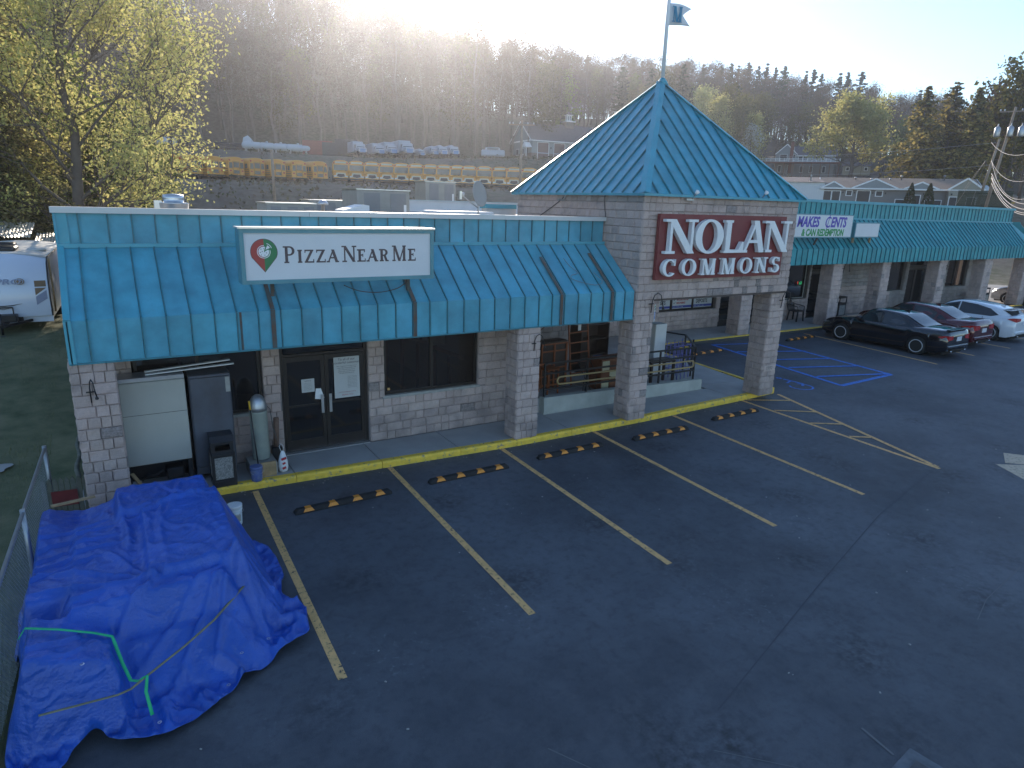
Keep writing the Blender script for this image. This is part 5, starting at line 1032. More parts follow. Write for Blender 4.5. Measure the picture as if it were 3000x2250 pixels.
pr_ = thing('purple_rack', 'purple metal wire rack standing on the ramp', 'rack', (16.05, 2.7, .2), R(8)); 
for x in (0, .2, .4, .6, .8):
    for y in (0, .35): mb = MB(); mb.tube([(x, y, 0), (x, y, 1.25 - .08 * (x in (.2, .6)))], .016, 6); mb.build('upright', M['purple_metal'], pr_)
for z in (.35, .72, 1.12): mb = MB(); mb.tube([(0, 0, z), (.8, 0, z), (.8, .35, z), (0, .35, z)], .014, 6, close=True); mb.build('shelf_ring', M['purple_metal'], pr_)
for x in (.25, .55): mb = MB(); mb.lathe([(.0, 0), (.06, .0), (.07, .05), (0, .06)], (x, -.02, 1.02), 10); mb.build('ornament', M['kerb_yellow'], pr_)
# plastic garden chair by the long building
pc = thing('garden_chair', 'black moulded plastic garden chair under the dark window', 'chair', (30.75, 8.9, .15), R(5), scale=(1.25, 1.25, 1.2)); 
for x, y in ((0, 0), (.5, 0), (.04, .45), (.46, .45)): mb = MB(); mb.bar((x, y, 0), (.06 + x * .8, y * .9 + .02, .43), .045, .045); mb.build('leg', M['black'], pc)
mb = MB(); mb.bbox(.02, .5, 0, .46, .42, .46, .015); mb.build('seat', M['black'], pc); mb = MB()
for i in range(7): x = .06 + i * .065; mb.bar((x, .44, .46), (x - .02 + i * .006, .54, .88 - .02 * abs(i - 3)), .035, .012)
mb.tube([(.03, .45, .46), (.02, .54, .84), (.12, .57, .92), (.26, .58, .94), (.4, .57, .92), (.5, .54, .84), (.49, .45, .46)], .018, 7); mb.build('backrest', M['black'], pc)
for x in (0, .5): mb = MB(); mb.tube([(x, .5, .68), (x, .25, .68), (x, .02, .64), (x + (.04 if x == 0 else -.04), 0, .44)], .018, 6); mb.build('armrest', M['black'], pc)
# ---------------- roof equipment
vt = thing('roof_exhaust_fan', 'bright metal exhaust hood on the shop roof', 'roof vent', (2.33, 7.4, 4.98)); mb = MB(); mb.lathe([(.3, 0), (.3, .1), (.33, .18), (.36, .38), (.37, .4), (.24, .41), (.26, .5), (.25, .6), (.0, .63)], n=24); mb.build('hood', M['alu'], vt)
mb = MB(); mb.box(-.46, -.28, -.1, .1, .2, .45); mb.build('motor_box', M['alu'], vt)
def unit(loc, w, d, h, label, rz=0, seams=2):
    t = thing('rooftop_unit', label, 'air conditioner', loc, rz, 'air conditioning units on the roof'); mb = MB(); mb.bbox(0, w, 0, d, .06, h, .02); mb.build('casing', M['hvac'], t); mb = MB(); mb.box(-.02, w + .02, -.02, d + .02, h + .001, h + .03); mb.build('lid', M['alu'], t)
    mb = MB(); mb.box(.05, w - .05, .05, d - .05, 0, .06); mb.build('base', M['black'], t)
    for i in range(seams): a = w * (i + .25) / seams; mb = MB(); mb.box(a, a + w * .6 / seams, -.012, -.001, .12, h - .08); mb.build('service_panel', M['hvac2'], t)
    mb = MB(); mb.box(w * .88, w * .93, -.014, -.001, h * .3, h * .6); mb.build('label_plate', M['white'], t)
M['hvac2'] = mat('grey_enamel', (.22, .22, .22), .6, var=.08)
unit((4.55, 7.0, 4.9), 1.35, 1.3, .53, 'low long rooftop unit behind the pizza sign', 0, 3); unit((6.96, 6.6, 4.9), 1.6, 1.4, .97, 'tall grey rooftop unit nearest the satellite dish'); unit((14.1, 18.0, 5.2), 1.6, 1.3, 1.3, 'distant rooftop unit with a white lid in front of the yellow buses')
unit((7.0, 12.0, 4.9), 2.2, 1.2, .62, 'low dark rooftop unit seen behind the tall one', 0, 2)
sv = thing('roof_vent', 'small mushroom vent pipe on the shop roof', 'roof vent', (6.65, 9.0, 4.9)); mb = MB(); mb.lathe([(.06, 0), (.06, .5), (.17, .5), (.17, .56), (.1, .64), (0, .66)], n=14); mb.build('cap', M['alu'], sv)
rh = thing('roof_hatch', 'pale flat roof hatch beside the satellite dish', 'roof hatch', (8.6, 4.6, 4.9)); mb = MB(); mb.bbox(0, 1.7, 0, 1.2, 0, .46, .02); mb.build('lid', M['white'], rh); rh2 = thing('roof_hatch', 'pale sloping roof flap in front of the tall rooftop unit', 'roof hatch', (6.2, 5.4, 4.9)); mb = MB(); mb.prism([(0, 0), (.7, 0), (.7, .55), (.55, .57), (0, .42)], 0, .8, 'y'); mb.build('lid', M['white'], rh2)
rwl = thing('rear_parapet', 'pale block wall rising behind the shop roof, with red scrawls', 'wall', (11.0, 15.5, 4.45)); mb = MB(); mb.box(0, 9, 0, .3, 0, 1.15); mb.build('wall', M['pale_wall'] if 'pale_wall' in M else mat('pale_painted_block', (.8, .72, .68), .85, var=.08, vscale=1), rwl); mb = MB(); mb.box(-.05, 9.05, -.05, .35, 1.151, 1.2); mb.build('cap', M['white_cap'], rwl)
mb = MB(); mb.box(.8, 2.6, -.006, -.001, .55, .63); mb.box(4.6, 5.8, -.006, -.001, .42, .5); mb.build('paint_scrawl', M['red_print'], rwl)
M['pale_w2'] = mat('pale_parapet_paint', (.6, .55, .52), .85, var=.1)
tc_ = thing('return_parapet', 'short parapet with a blue metal cap running back from the tower', 'wall', (10.93, 6.2, 4.5)); mb = MB(); mb.box(0, 1.07, 0, .3, 0, .95); mb.build('wall', M['pale_w2'], tc_); mb = MB(); mb.box(-.04, 1.07, -.05, .35, .951, 1.08); mb.build('cap', M['teal_cap'], tc_)
ds = thing('satellite_dish', 'grey satellite dish with a feed arm on the shop parapet', 'satellite dish', (9.1, 3.3, 5.2), 0, None, (.8, .8, .8)); mb = MB(); nr, na = 7, 26; dm = Matrix.Translation((0, 0, .78)) @ Matrix.Rotation(R(-68), 4, 'Z') @ Matrix.Rotation(R(78), 4, 'Y')
for i in range(nr + 1):
    for k in range(na): r_ = .36 * i / nr; a = 2 * math.pi * k / na; mb.v.append(tuple(dm @ Vector((r_ * math.cos(a) * 1.15, r_ * math.sin(a) * .95, .35 * r_ * r_))))
for i in range(nr):
    for k in range(na): mb.f.append((i * na + k, i * na + (k + 1) % na, (i + 1) * na + (k + 1) % na, (i + 1) * na + k)); mb.m.append(0); mb.sm.append(True)
o = mb.build('reflector', M['dish'] if 'dish' in M else mat('dish_grey', (.36, .35, .33), .6), ds, recalc=False); s_ = o.modifiers.new('s', 'SOLIDIFY'); s_.thickness = .012
mb = MB(); mb.tube([(0, 0, 0), (0.0, .02, .35), (-.02, .05, .6)], .022, 8); mb.tube([(0, .05, .3), (.12, .1, .12), (.05, .1, -.1)], .01, 6); mb.build('mast', M['steel'], ds); mb = MB(); mb.tube([(-.02, 0, .35), (-.5, -.1, .62), (-.62, -.12, .7)], .018, 8); mb.lathe([(.03, 0), (.045, .05), (.045, .12), (.02, .14)], (-.62, -.12, .68), 12); mb.box(-.76, -.68, -.16, -.08, .6, .85); mb.build('feed_arm', M['alu'], ds)
# floodlights and cables under the tower eave
for loc, lb in (((13.2 + .3, .02, 5.98), 'tiny floodlight with a bracket at the tower eave, above the letter O'), ((16.1, .02, 6.05), 'small floodlight on the tower eave above the maroon sign'), ((12.0 - .06, 3.4, 5.9), 'small lamp at the side eave of the tower')):
    t = thing('floodlight', lb, 'floodlight', loc); mb = MB(); mb.lathe([(.02, 0), (.045, .04), (.06, .09), (.0, .1)], n=12); mb.xf(Matrix.Rotation(R(50), 4, 'Y')); mb.build('lamp_head', M['letter_white'], t); mb = MB(); mb.bar((0, .0, 0), (0, .1, -.12), .03, .03); mb.bar((-.2, .1, -.14), (.05, .1, -.14), .03, .05); mb.build('bracket', M['steel'], t)
def cable(name, label, pts, r=.01, m_='black', cat='cable'):
    P = [Vector(p) for p in pts]; o = []
    for i in range(len(P) - 1):
        p0, p1, p2, p3 = P[max(i - 1, 0)], P[i], P[i + 1], P[min(i + 2, len(P) - 1)]
        for t in np.linspace(0, 1, 7)[:-1]: t = float(t); o.append(.5 * ((2 * p1) + (-p0 + p2) * t + (2 * p0 - 5 * p1 + 4 * p2 - p3) * t * t + (-p0 + 3 * p1 - 3 * p2 + p3) * t ** 3))
    o.append(P[-1]); mb = MB(); mb.tube(o, r, 5); x = mb.build(name, M[m_]); return tag(x, label, cat)
cable('cable', 'dark cable hanging in a curve down the side wall of the tower', [(11.97, 3.5, 5.85), (11.965, 4.0, 5.6), (11.96, 4.9, 5.2), (11.96, 5.1, 4.95)], .012); cable('cable', 'thin cable dropping straight beside the side lamp of the tower', [(11.97, 1.7, 5.9), (11.965, 1.7, 5.7), (11.965, 1.6, 5.3)], .01)
cable('cable', 'looped pinkish cable lying on the canopy slope near the tower', [(10.35, 1.15, 4.35), (10.4, .95, 4.18), (10.55, .8, 4.02), (10.3, .72, 3.97), (10.3, .6, 3.88), (10.8, .42, 3.76), (11.1, .5, 3.83), (11.0, .75, 4.02)], .008, 'hvac2'); cable('cable', 'slack cable hanging below the pizza sign', [(4.6, .42, 3.98), (4.9, .38, 3.86), (5.3, .36, 3.82), (5.7, .4, 3.88), (5.95, .5, 4.0)], .009, 'rust')
# ---------------- fence, sign and lawn edge by the shop
ft = thing('chain_link_fence', 'galvanised chain-link fence with a top rail beside the lot', 'fence', (0, 0, 0)); 
pA = Vector((-.62, 1.05, 0)); pB_ = Vector((-.85, -5.5, 0)); pC_ = Vector((-1.0, -9, 0)); topz = 1.25
for p in (pA, pA.lerp(pB_, .42), pB_): mb = MB(); mb.tube([p, p + Vector((0, 0, topz + .05))], .035, 10); mb.build('post', M['steel'], ft)
mb = MB(); mb.tube([pA + Vector((0, 0, topz)), pB_ + Vector((0, 0, topz)), pC_ + Vector((0, 0, topz))], .028, 8); mb.build('top_rail', M['steel'], ft)
mb = MB(); Lf = (pB_ - pA).length; nW = int(Lf / .085); d_ = (pB_ - pA) / Lf
for i in range(-14, nW):
    for s in (1, -1):
        pts = []; a0, a1 = (i, 0), (i + 14, 14)
        u0, u1 = i * .085, (i + 14) * .085; c0, c1 = max(u0, 0), min(u1, Lf)
        if c1 <= c0: continue
        z0, z1 = (c0 - u0), (c1 - u0)
        if s < 0: z0, z1 = 1.19 - z0, 1.19 - z1
        A = pA + d_ * c0 + Vector((0, 0, .03 + z0)); B = pA + d_ * c1 + Vector((0, 0, .03 + z1)); mb.bar(A, B, .0022, .0022)
mb.build('wire_mesh', M['steel'], ft)['kind'] = 'stuff'
M['grey_wood'] = mat('weathered_fence_wood', (.13, .13, .1), .9, var=.3, vscale=6, bump=.4)
wf = thing('picket_panel', 'low weathered picket panel leaning between the fence and the shop corner', 'fence', (-.75, .55, .0), R(-4))
for i in range(8): mb = MB(); x = .04 + i * .085; mb.prism([(x, 0), (x + .07, 0), (x + .07, .8), (x + .035, .86), (x, .8)], 0, .02, 'y'); mb.build('picket', M['grey_wood'], wf)
rsn = thing('red_sign', 'small faded red plate screwed to the picket panel', 'sign', (-.58, .52, .35), R(-4)); mb = MB(); mb.box(0, .38, -.01, 0, 0, .28); mb.build('plate', mat('faded_red_sign', (.16, .02, .02), .6, var=.2), rsn)
mb = MB(); pts = []
for i in range(15): pts.append((-.2 + .03 * math.sin(i * 1.7), .9 + i * .32, .03 + float(lawn_z(.9 + i * .32))))
mb.tube([(x - .1, y, z) for x, y, z in pts], .05, 6); o = mb.build('edging_log', M['grey_wood']); tag(o, 'weathered timber edging along the side of the shop', 'timber edging')
mb = MB(); n_ = 26
for i in range(n_): a = 2 * math.pi * i / n_; r_ = 1 + .35 * noise.noise(Vector((math.cos(a) * 1.5, math.sin(a) * 1.5, 2))); mb.v.append((-1.85 + .4 * r_ * math.cos(a), 3.4 + .26 * r_ * math.sin(a), float(lawn_z(3.4 + .26 * r_ * math.sin(a))) + .07))
mb.v.append((-1.85, 3.4, float(lawn_z(3.4)) + .11)); mb.f = [(i, (i + 1) % n_, n_) for i in range(n_)]; mb.m = [0] * n_; mb.sm = [True] * n_; o = mb.build('rubble_patch', M['concrete']); tag(o, kind='structure')
# grass tufts on the lawn
mb = MB(); rr = random.Random(3)
GY_ = np.linspace(-8, 21, 300); GZ_ = lawn_z(GY_); GL_ = lambda y: float(np.interp(y, GY_, GZ_))
for i in range(26000):
    x = -.8 - (rr.random() ** 1.5) * 12; y = rr.uniform(-7, 20); h = rr.uniform(.02, .06) * (1.5 if noise.noise(Vector((x * .8, y * .8, 4))) > .1 else .8); a = rr.uniform(0, 6.28); dx, dy = .006 * math.cos(a), .006 * math.sin(a); b_ = rr.uniform(-.02, .02)
    g0 = GL_(y); h *= 1.2; mb.add([(x - dx, y - dy, .03 + g0), (x + dx, y + dy, .03 + g0), (x + b_, y + b_, .04 + h + g0)], [(0, 1, 2)])
o = mb.build('grass', mat('grass_blades', (.07, .105, .035), .8, col2=(.24, .23, .12), vscale=2.5), None, recalc=False); tag(o, 'short green grass growing beside the shop', 'grass', kind='stuff')
# litter flecks and kerb debris
mb = MB()
for i in range(160):
    x, y = (rr.uniform(0, 20), rr.uniform(-9, .2)) if i < 70 else (rr.uniform(2.2, 18), 0); 
    if i >= 70: y = float(kerb_y(x)) - .02 - rr.random() ** 2 * .3
    s = rr.uniform(.006, .016); a = rr.uniform(0, 3); mb.obox((x, y, .008), (s * math.cos(a), s * math.sin(a), 0), (-s * .6 * math.sin(a), s * .6 * math.cos(a), 0), (0, 0, .004))
tag(mb.build('litter_specks', M['sill']), 'tiny pale scraps scattered over the asphalt', 'debris', kind='stuff')
# ---------------- cars. x forward from the tail, y to the left, z up
M['tyre'] = mat('tyre', (.02, .02, .02), .85); M['rim'] = mat('alloy_rim', (.6, .61, .63), .3, metal=.25); M['lamp_red'] = mat('red_lamp_glass', (.45, .015, .015), .12, coat=1); M['lamp_clear'] = mat('clear_lamp_glass', (.6, .6, .62), .1, coat=1)
M['car_glass'] = mat('car_glass', (.02, .025, .03), .04, spec=.7); M['under'] = mat('underbody', (.008, .008, .008), .9); M['plate_w'] = mat('licence_plate', (.6, .62, .66), .5); M['chrome'] = mat('chrome', (.7, .7, .7), .12, metal=1); M['amber'] = mat('amber_lamp', (.6, .2, .02), .2)
def ip(x, ks): return float(np.interp(x, [k[0] for k in ks], [k[1] for k in ks]))
def sip(x, ks):
    xs_ = [k[0] for k in ks]; i = max(0, min(len(ks) - 2, int(np.searchsorted(xs_, x)) - 1)); a, b = ks[i], ks[i + 1]; t = max(0, min(1, (x - a[0]) / (b[0] - a[0])))
    m = lambda j: 0 if j <= 0 or j >= len(ks) - 1 else (ks[j + 1][1] - ks[j - 1][1]) / (ks[j + 1][0] - ks[j - 1][0])
    h = b[0] - a[0]; return (2 * t ** 3 - 3 * t * t + 1) * a[1] + (t ** 3 - 2 * t * t + t) * h * m(i) + (-2 * t ** 3 + 3 * t * t) * b[1] + (t ** 3 - t * t) * h * m(i + 1)
def car(label, paint, L, W, top, roof, wheels, wr, belt, sidewin, glass_t, cat='car', hatch=False, spokes=5, tail='sedan', grp='cars parked nose to the kerb'):
    t = thing('parked_car', label, cat, (0, 0, 0), 0, grp); N = 68; hw = W / 2
    def half(x): return hw * min(1, (.86 + .14 * math.sin(min(1, x / .55) * math.pi / 2))) * min(1, (.8 + .2 * math.sin(min(1, (L - x) / .75) * math.pi / 2)))
    def zb(x):
        z = .2 + .1 * max(0, 1 - x / .25) + .05 * max(0, 1 - (L - x) / .3)
        for wx in wheels:
            r = wr + .045; d = abs(x - wx)
            if d < r: z = max(z, wr * .97 + math.sqrt(r * r - d * d))
        return z
    mb = MB(); xs_ = sorted(set(list(np.linspace(0, L, N)) + [w + s * (wr + .045) * math.cos(a) for w in wheels for s in (1, -1) for a in np.linspace(0, 1.5, 7)]))
    P = []
    for x in xs_:
        h = half(x); zt = sip(x, top); b_ = min(zb(x), zt - .1); be = min(belt(x), zt - .02)
        row = [(h * .93, b_), (h * .985, b_ + (be - b_) * .18), (h, b_ + (be - b_) * .5), (h * .985, b_ + (be - b_) * .72), (h * .965, b_ + (be - b_) * .8), (h * .95, be), (h * .88, be + (zt - be) * .55), (h * .7, be + (zt - be) * .85), (h * .35, zt), (0, zt + .006)]
        P.append([(x, y, z) for y, z in row])
    k = len(P[0])
    for row in P: mb.v += row
    for row in P: mb.v += [(x, -y, z) for x, y, z in row]
    n = len(xs_)
    for s in (0, 1):
        o = s * n * k
        for i in range(n - 1):
            for j in range(k - 1): q = (o + i * k + j, o + (i + 1) * k + j, o + (i + 1) * k + j + 1, o + i * k + j + 1); mb.f.append(q if s else q[::-1])
    for i in (0, n - 1): a = i * k; b = n * k + i * k; mb.f.append(tuple([a + j for j in range(k)] + [b + j for j in range(k - 1, -1, -1)]) if i else tuple([b + j for j in range(k)] + [a + j for j in range(k - 1, -1, -1)]))
    mb.m = [0] * len(mb.f); mb.sm = [True] * (len(mb.f) - 2) + [False] * 2
    body = mb.build('body', paint, t)
    # greenhouse
    r0, r1 = roof[0][0], roof[-1][0]; R_ = MB(); rows = []; nx_ = 30
    def hb(x): return half(x) * .925
    def side(x, f):
        zbelt = belt(x) - .02; zr_ = sip(x, roof); f_ = f
        yb, yt = hb(x), hb(x) * .76
        return Vector((x, yb + (yt - yb) * f_ ** 1.15, zbelt + (zr_ - .035 - zbelt) * f_))
    for i in range(nx_ + 1):
        x = r0 + (r1 - r0) * i / nx_; zr_ = sip(x, roof); yt = hb(x) * .76
        row = [tuple(side(x, f)) for f in (0, .35, .7, 1)] + [(x, yt * .88, zr_ - .012), (x, yt * .5, zr_), (x, 0, zr_ + .004)]
        rows.append(row)
    kk = 7
    for row in rows: R_.v += row
    for row in rows: R_.v += [(x, -y, z) for x, y, z in row]
    nn = nx_ + 1
    for s in (0, 1):
        o = s * nn * kk
        for i in range(nx_):
            for j in range(kk - 1): q = (o + i * kk + j, o + (i + 1) * kk + j, o + (i + 1) * kk + j + 1, o + i * kk + j + 1); R_.f.append(q if s else q[::-1])
    R_.m = [0] * len(R_.f); R_.sm = [True] * len(R_.f); R_.build('roof', paint, t)
    # side glass, drawn as polygons in (x, fraction up the side)
    for poly in sidewin:
        for s in (1, -1):
            g = MB(); pts = [side(x, f) for x, f in poly]; c = sum(pts, Vector()) / len(pts); off = Vector((0, .012, .006))
            pts = [p + off for p in pts]; g.add([(p.x, p.y * s, p.z) for p in pts], [tuple(range(len(pts)))[::s]]); g.build('side_window', M['car_glass'], t, recalc=False)
            e = MB(); q = [Vector((p.x, p.y * s, p.z)) for p in pts]; e.tube([q[i] for i in range(len(q))], .009, 4, close=True); e.build('window_trim', M['black'] if glass_t != 'chrome' else M['chrome'], t)
    for nm, (xa, xb) in (('rear_window', (roof[0][0] + .06, roof[1][0] - .02)), ('windscreen', (roof[-2][0] + .02, roof[-1][0] - .06))):
        g = MB(); m_ = 6
        for i in range(m_ + 1):
            x = xa + (xb - xa) * i / m_; z = sip(x, roof) + .012; y = hb(x) * .76 * (.93)
            for y_ in (-y, -y * .5, 0, y * .5, y): g.v.append((x, y_, z - .012 * (abs(y_) / y) ** 3))
        for i in range(m_):
            for j in range(4): g.f.append((i * 5 + j, i * 5 + j + 1, (i + 1) * 5 + j + 1, (i + 1) * 5 + j)); g.m.append(0); g.sm.append(True)
        g.build(nm, M['car_glass'], t)
    mb = MB(); mb.box(.15, L - .2, -hw * .8, hw * .8, .14, .5); mb.build('underbody', M['under'], t)
    for wx in wheels:
        for s in (1, -1):
            w = bpy.data.objects.new('wheel', None); COL.objects.link(w); w.parent = t; w.location = (wx, s * (hw - .13), wr); w.rotation_euler = (R(-90 * s), 0, 0)
            mb = MB(); mb.lathe([(wr * .66, -.11), (wr * .93, -.11), (wr, -.08), (wr, .08), (wr * .94, .1), (wr * .68, .105)], n=30); mb.build('tyre', M['tyre'], w)
            mb = MB(); mb.lathe([(wr * .73, .09), (wr * .72, .112), (wr * .64, .108), (wr * .62, .02)], n=30); mb.lathe([(.03, .085), (.055, .085), (.06, .06)], n=12)
            for i in range(spokes):
                a = 2 * math.pi * i / spokes
                for d in ((-.13, .13) if spokes == 5 else (0,)): b = a + d; mb.bar((.04 * math.cos(b), .04 * math.sin(b), .075), (wr * .65 * math.cos(a + d * 1.3), wr * .65 * math.sin(a + d * 1.3), .09), .05 if spokes == 5 else .04, .02)
            mb.build('rim', M['rim'], w); mb = MB(); mb.lathe([(0, .02), (wr * .63, .02)], n=24); mb.build('brake_disc', M['fridge_steel'], w)
            mb = MB(); mb.lathe([(wr + .04, -.28), (wr + .04, .02)], n=24); mb.lathe([(0, -.28), (wr + .04, -.28)], n=24); mb.build('wheel_well', M['under'], w)
    def onend(y, z, front):  # x on tail or nose surface
        return (L + .012 if front else -.012)
    # tail lamps wrap the corner; plate; bumpers; mirrors; handles
    for s in (1, -1):
        yb = half(.0); lz0, lz1 = tl[0], tl[1]
        g = MB(); A = half(0) * .985; pts = []
        g.add([(-.008, s * (A - tl[2]), lz0 + .03), (-.008, s * (A - .02), lz0), (.02, s * (half(.02) + .0), lz0 + .01), (tl[3], s * (half(tl[3]) + .006), (lz0 + lz1) / 2 + .03), (.1, s * (half(.1) * .985 + .004), lz1), (.0, s * (A * .97), lz1 + .0), (-.008, s * (A - tl[2]), lz1 - .02)], [tuple(range(7))[::s]]); g.build('tail_lamp', M['lamp_red'], t, recalc=False)
        g = MB(); g.bbox(roof[-1][0] - .55, roof[-1][0] - .35, s * (hw + .02) - .09, s * (hw + .02) + .09, belt(2) + .02, belt(2) + .15, .03); g.build('mirror', paint, t)
        g = MB(); x = L - .02; g.add([(L - .5, s * (half(L - .5) * .97 + .004), .7), (L - .1, s * (half(L - .1) + .002), .62), (L + .004, s * half(L) * .8, .6), (L + .004, s * half(L) * .55, .66), (L - .2, s * half(L - .2) * .8, .735)], [tuple(range(5))[::s]]); g.build('headlamp', M['lamp_clear'], t, recalc=False)
        for x in dh: g = MB(); g.bbox(x, x + .2, s * (half(x) * .985) - .015, s * (half(x) * .985) + .02, belt(x) - .13, belt(x) - .1, .006); g.build('door_handle', paint, t)
        for x in dl: g = MB(); g.bar((x, s * (half(x) + .001), .35), (x + .02, s * (half(x) * .97 + .001), belt(x) - .02), .008, .006); g.build('door_gap', M['under'], t)
        g = MB(); g.lathe([(.028, 0), (.03, .09)], n=10); g.xf(Matrix.Translation((.02, s * .5, .27)) @ Matrix.Rotation(R(-90), 4, 'Y')); g.build('exhaust', M['chrome'], t)
    g = MB(); g.bbox(-.02, -.006, -.17, .17, pz, pz + .16, .003); g.build('licence_plate', M['plate_w'], t)
    g = MB(); g.bbox(-.035, .1, -half(0) * .95, half(0) * .95, .36, .47, .02); g.build('rear_bumper', paint, t); g = MB(); g.box(-.04, -.02, -half(0) * .7, half(0) * .7, .27, .34); g.build('bumper_insert', M['under'], t)
    g = MB(); g.bbox(L - .08, L + .03, -half(L) * .6, half(L) * .6, .36, .56, .02); g.build('grille', M['under'], t)
    g = MB(); g.prism([(roof[1][0] + .15, sip(roof[1][0] + .15, roof) - .01), (roof[1][0] + .38, sip(roof[1][0] + .38, roof) - .01), (roof[1][0] + .12, sip(roof[1][0] + .2, roof) + .06)], -.025, .025, 'y'); g.build('roof_antenna', paint, t)
    return t
M['car_black'] = mat('black_car_paint', (.004, .005, .009), .12, coat=1, spec=.6); M['car_red'] = mat('dark_red_car_paint', (.09, .006, .01), .16, metal=.25, coat=1); M['car_white'] = mat('white_car_paint', (.68, .7, .74), .2, coat=1); M['car_silver'] = mat('silver_car_paint', (.4, .42, .45), .2, metal=.5, coat=1)
tl = (.66, .84, .34, .3); dh = [1.55, 2.6]; dl = [1.28, 2.3, 3.35]; pz = .62
c1 = car('black four-door saloon with tinted windows, nearest the striped accessible bay', M['car_black'], 4.64, 1.81, [(0, .78), (.06, 1.0), (.35, 1.03), (.9, 1.03), (1.4, .98), (3.1, .96), (3.5, .965), (4.0, .9), (4.4, .78), (4.64, .6)], [(.72, 1.0), (1.62, 1.36), (2.3, 1.43), (2.75, 1.4), (3.55, .95)], (.95, 3.76), .325, lambda x: .93 if x < 3.6 else .93 - (x - 3.6) * .12,
    [[(1.12, .12), (1.34, .5), (1.72, .86), (2.28, .93), (2.28, .04)], [(2.34, .04), (2.34, .93), (2.7, .9), (3.24, .28), (3.3, .04)]], 'black')
g = MB(); g.bbox(.0, .16, -.68, .68, 1.02, 1.045, .01); g.build('boot_spoiler', M['car_black'], c1)
place(c1, (30.25, .95, 0), R(91), None, (1.2, 1.12, 1.14))
tl = (.72, .92, .4, .42)
c2 = car('dark red four-door saloon between the black saloon and the white hatchback', M['car_red'], 4.53, 1.82, [(0, .82), (.05, 1.05), (.3, 1.08), (.7, 1.07), (1.3, 1.0), (3.0, .98), (3.4, .99), (3.95, .93), (4.3, .82), (4.53, .62)], [(.55, 1.04), (1.5, 1.4), (2.2, 1.48), (2.7, 1.45), (3.6, .98)], (.9, 3.55), .32, lambda x: .97 - .02 * max(0, x - 2) if x < 3.6 else .938 - (x - 3.6) * .12,
    [[(.98, .2), (1.2, .6), (1.28, .62), (1.36, .1)], [(1.44, .08), (1.38, .68), (1.75, .88), (2.25, .93), (2.25, .04)], [(2.31, .04), (2.31, .93), (2.75, .9), (3.3, .28), (3.34, .04)]], 'black')
place(c2, (33.65, 1.55, 0), R(91), None, (1.2, 1.14, 1.14))
tl = (.86, 1.02, .36, .3); dh = [1.35, 2.4]; dl = [1.15, 2.1, 3.1]; pz = .72
c3 = car('white hatchback with dark glass parked beside the red saloon', M['car_white'], 4.3, 1.78, [(0, .84), (.04, 1.05), (.15, 1.1), (.6, 1.06), (3.0, .98), (3.4, .98), (3.8, .92), (4.1, .8), (4.3, .62)], [(.12, 1.04), (.62, 1.3), (1.5, 1.46), (2.4, 1.45), (3.4, .98)], (.82, 3.42), .32, lambda x: .98 if x < 3.4 else .98 - (x - 3.4) * .12,
    [[(.66, .35), (1.0, .78), (1.5, .9), (2.1, .93), (2.1, .05), (.9, .08)], [(2.16, .05), (2.16, .93), (2.6, .88), (3.12, .3), (3.18, .05)]], 'black', spokes=10)
g = MB(); g.bbox(.3, .62, -.6, .6, 1.27, 1.3, .01); g.build('roof_spoiler', M['car_white'], c3)
place(c3, (37.2, 1.45, 0), R(91), None, (1.18, 1.16, 1.14))
c4 = copy_tree(c3)
for ch in c4.children:
    if ch.type == 'MESH' and ch.data.materials and ch.data.materials[0] == M['car_white']: ch.data = ch.data.copy(); ch.data.materials[0] = M['car_silver']
place(c4, (53.6, 4.3, 0), R(91), 'silver hatchback cut off at the frame edge beyond the endmost pillar', (1.25, 1.2, 1.2))
# ---------------- travel trailer on the lawn
TT = thing('travel_trailer', 'white travel trailer with brown chevrons and a black battery box at its hitch', 'trailer', (-2.28, 13.7, 1.2), R(-3)); TT.rotation_euler = (R(1.5), 0, R(-3)); hwT = 1.25
TT.scale = (1, 1, .76)
M['trailer'] = mat('trailer_gloss', (.62, .66, .74), .25, coat=.4); M['trailer_roof'] = mat('trailer_roof_membrane', (.62, .6, .53), .7, var=.08)
mb = MB(); prof = [(.0, .62), (-.02, .9), (.0, 1.5), (.1, 2.2), (.32, 2.75), (.62, 3.0)]
def zt_(x): return 3.0 + .16 * (1 - (x / hwT) ** 2)
nxx = 12; gv = []
for y, z in prof:
    for i in range(nxx + 1): x = -hwT + 2 * hwT * i / nxx; f = max(0, (z - 2.2) / .8); gv.append((x, y - .1 * (1 - (x / hwT) ** 2) * (1 if z > .7 else 1), z + .16 * (1 - (x / hwT) ** 2) * f))
mb.add(gv, [(j * (nxx + 1) + i, j * (nxx + 1) + i + 1, (j + 1) * (nxx + 1) + i + 1, (j + 1) * (nxx + 1) + i) for j in range(len(prof) - 1) for i in range(nxx)], 0, True); mb.build('front_cap', M['trailer'], TT, recalc=False)
mb = MB(); gv = []
for y in (.52, 5.4):
    for i in range(nxx + 1): x = -hwT + 2 * hwT * i / nxx; gv.append((x, y, zt_(x)))
mb.add(gv, [(i, i + 1, nxx + 2 + i, nxx + 1 + i) for i in range(nxx)], 0, True); mb.build('roof', M['trailer_roof'], TT)
for s in (-1, 1): mb = MB(); mb.prism([(.0, .62), (-.0, 1.5), (.1, 2.2), (.32, 2.75), (.62, 3.0), (5.4, 3.0), (5.4, .62)], s * hwT - .01 * (s < 0), s * hwT + .01 * (s > 0), 'x'); mb.build('side_wall', M['side'] if 'side' in M else M['trailer'], TT)
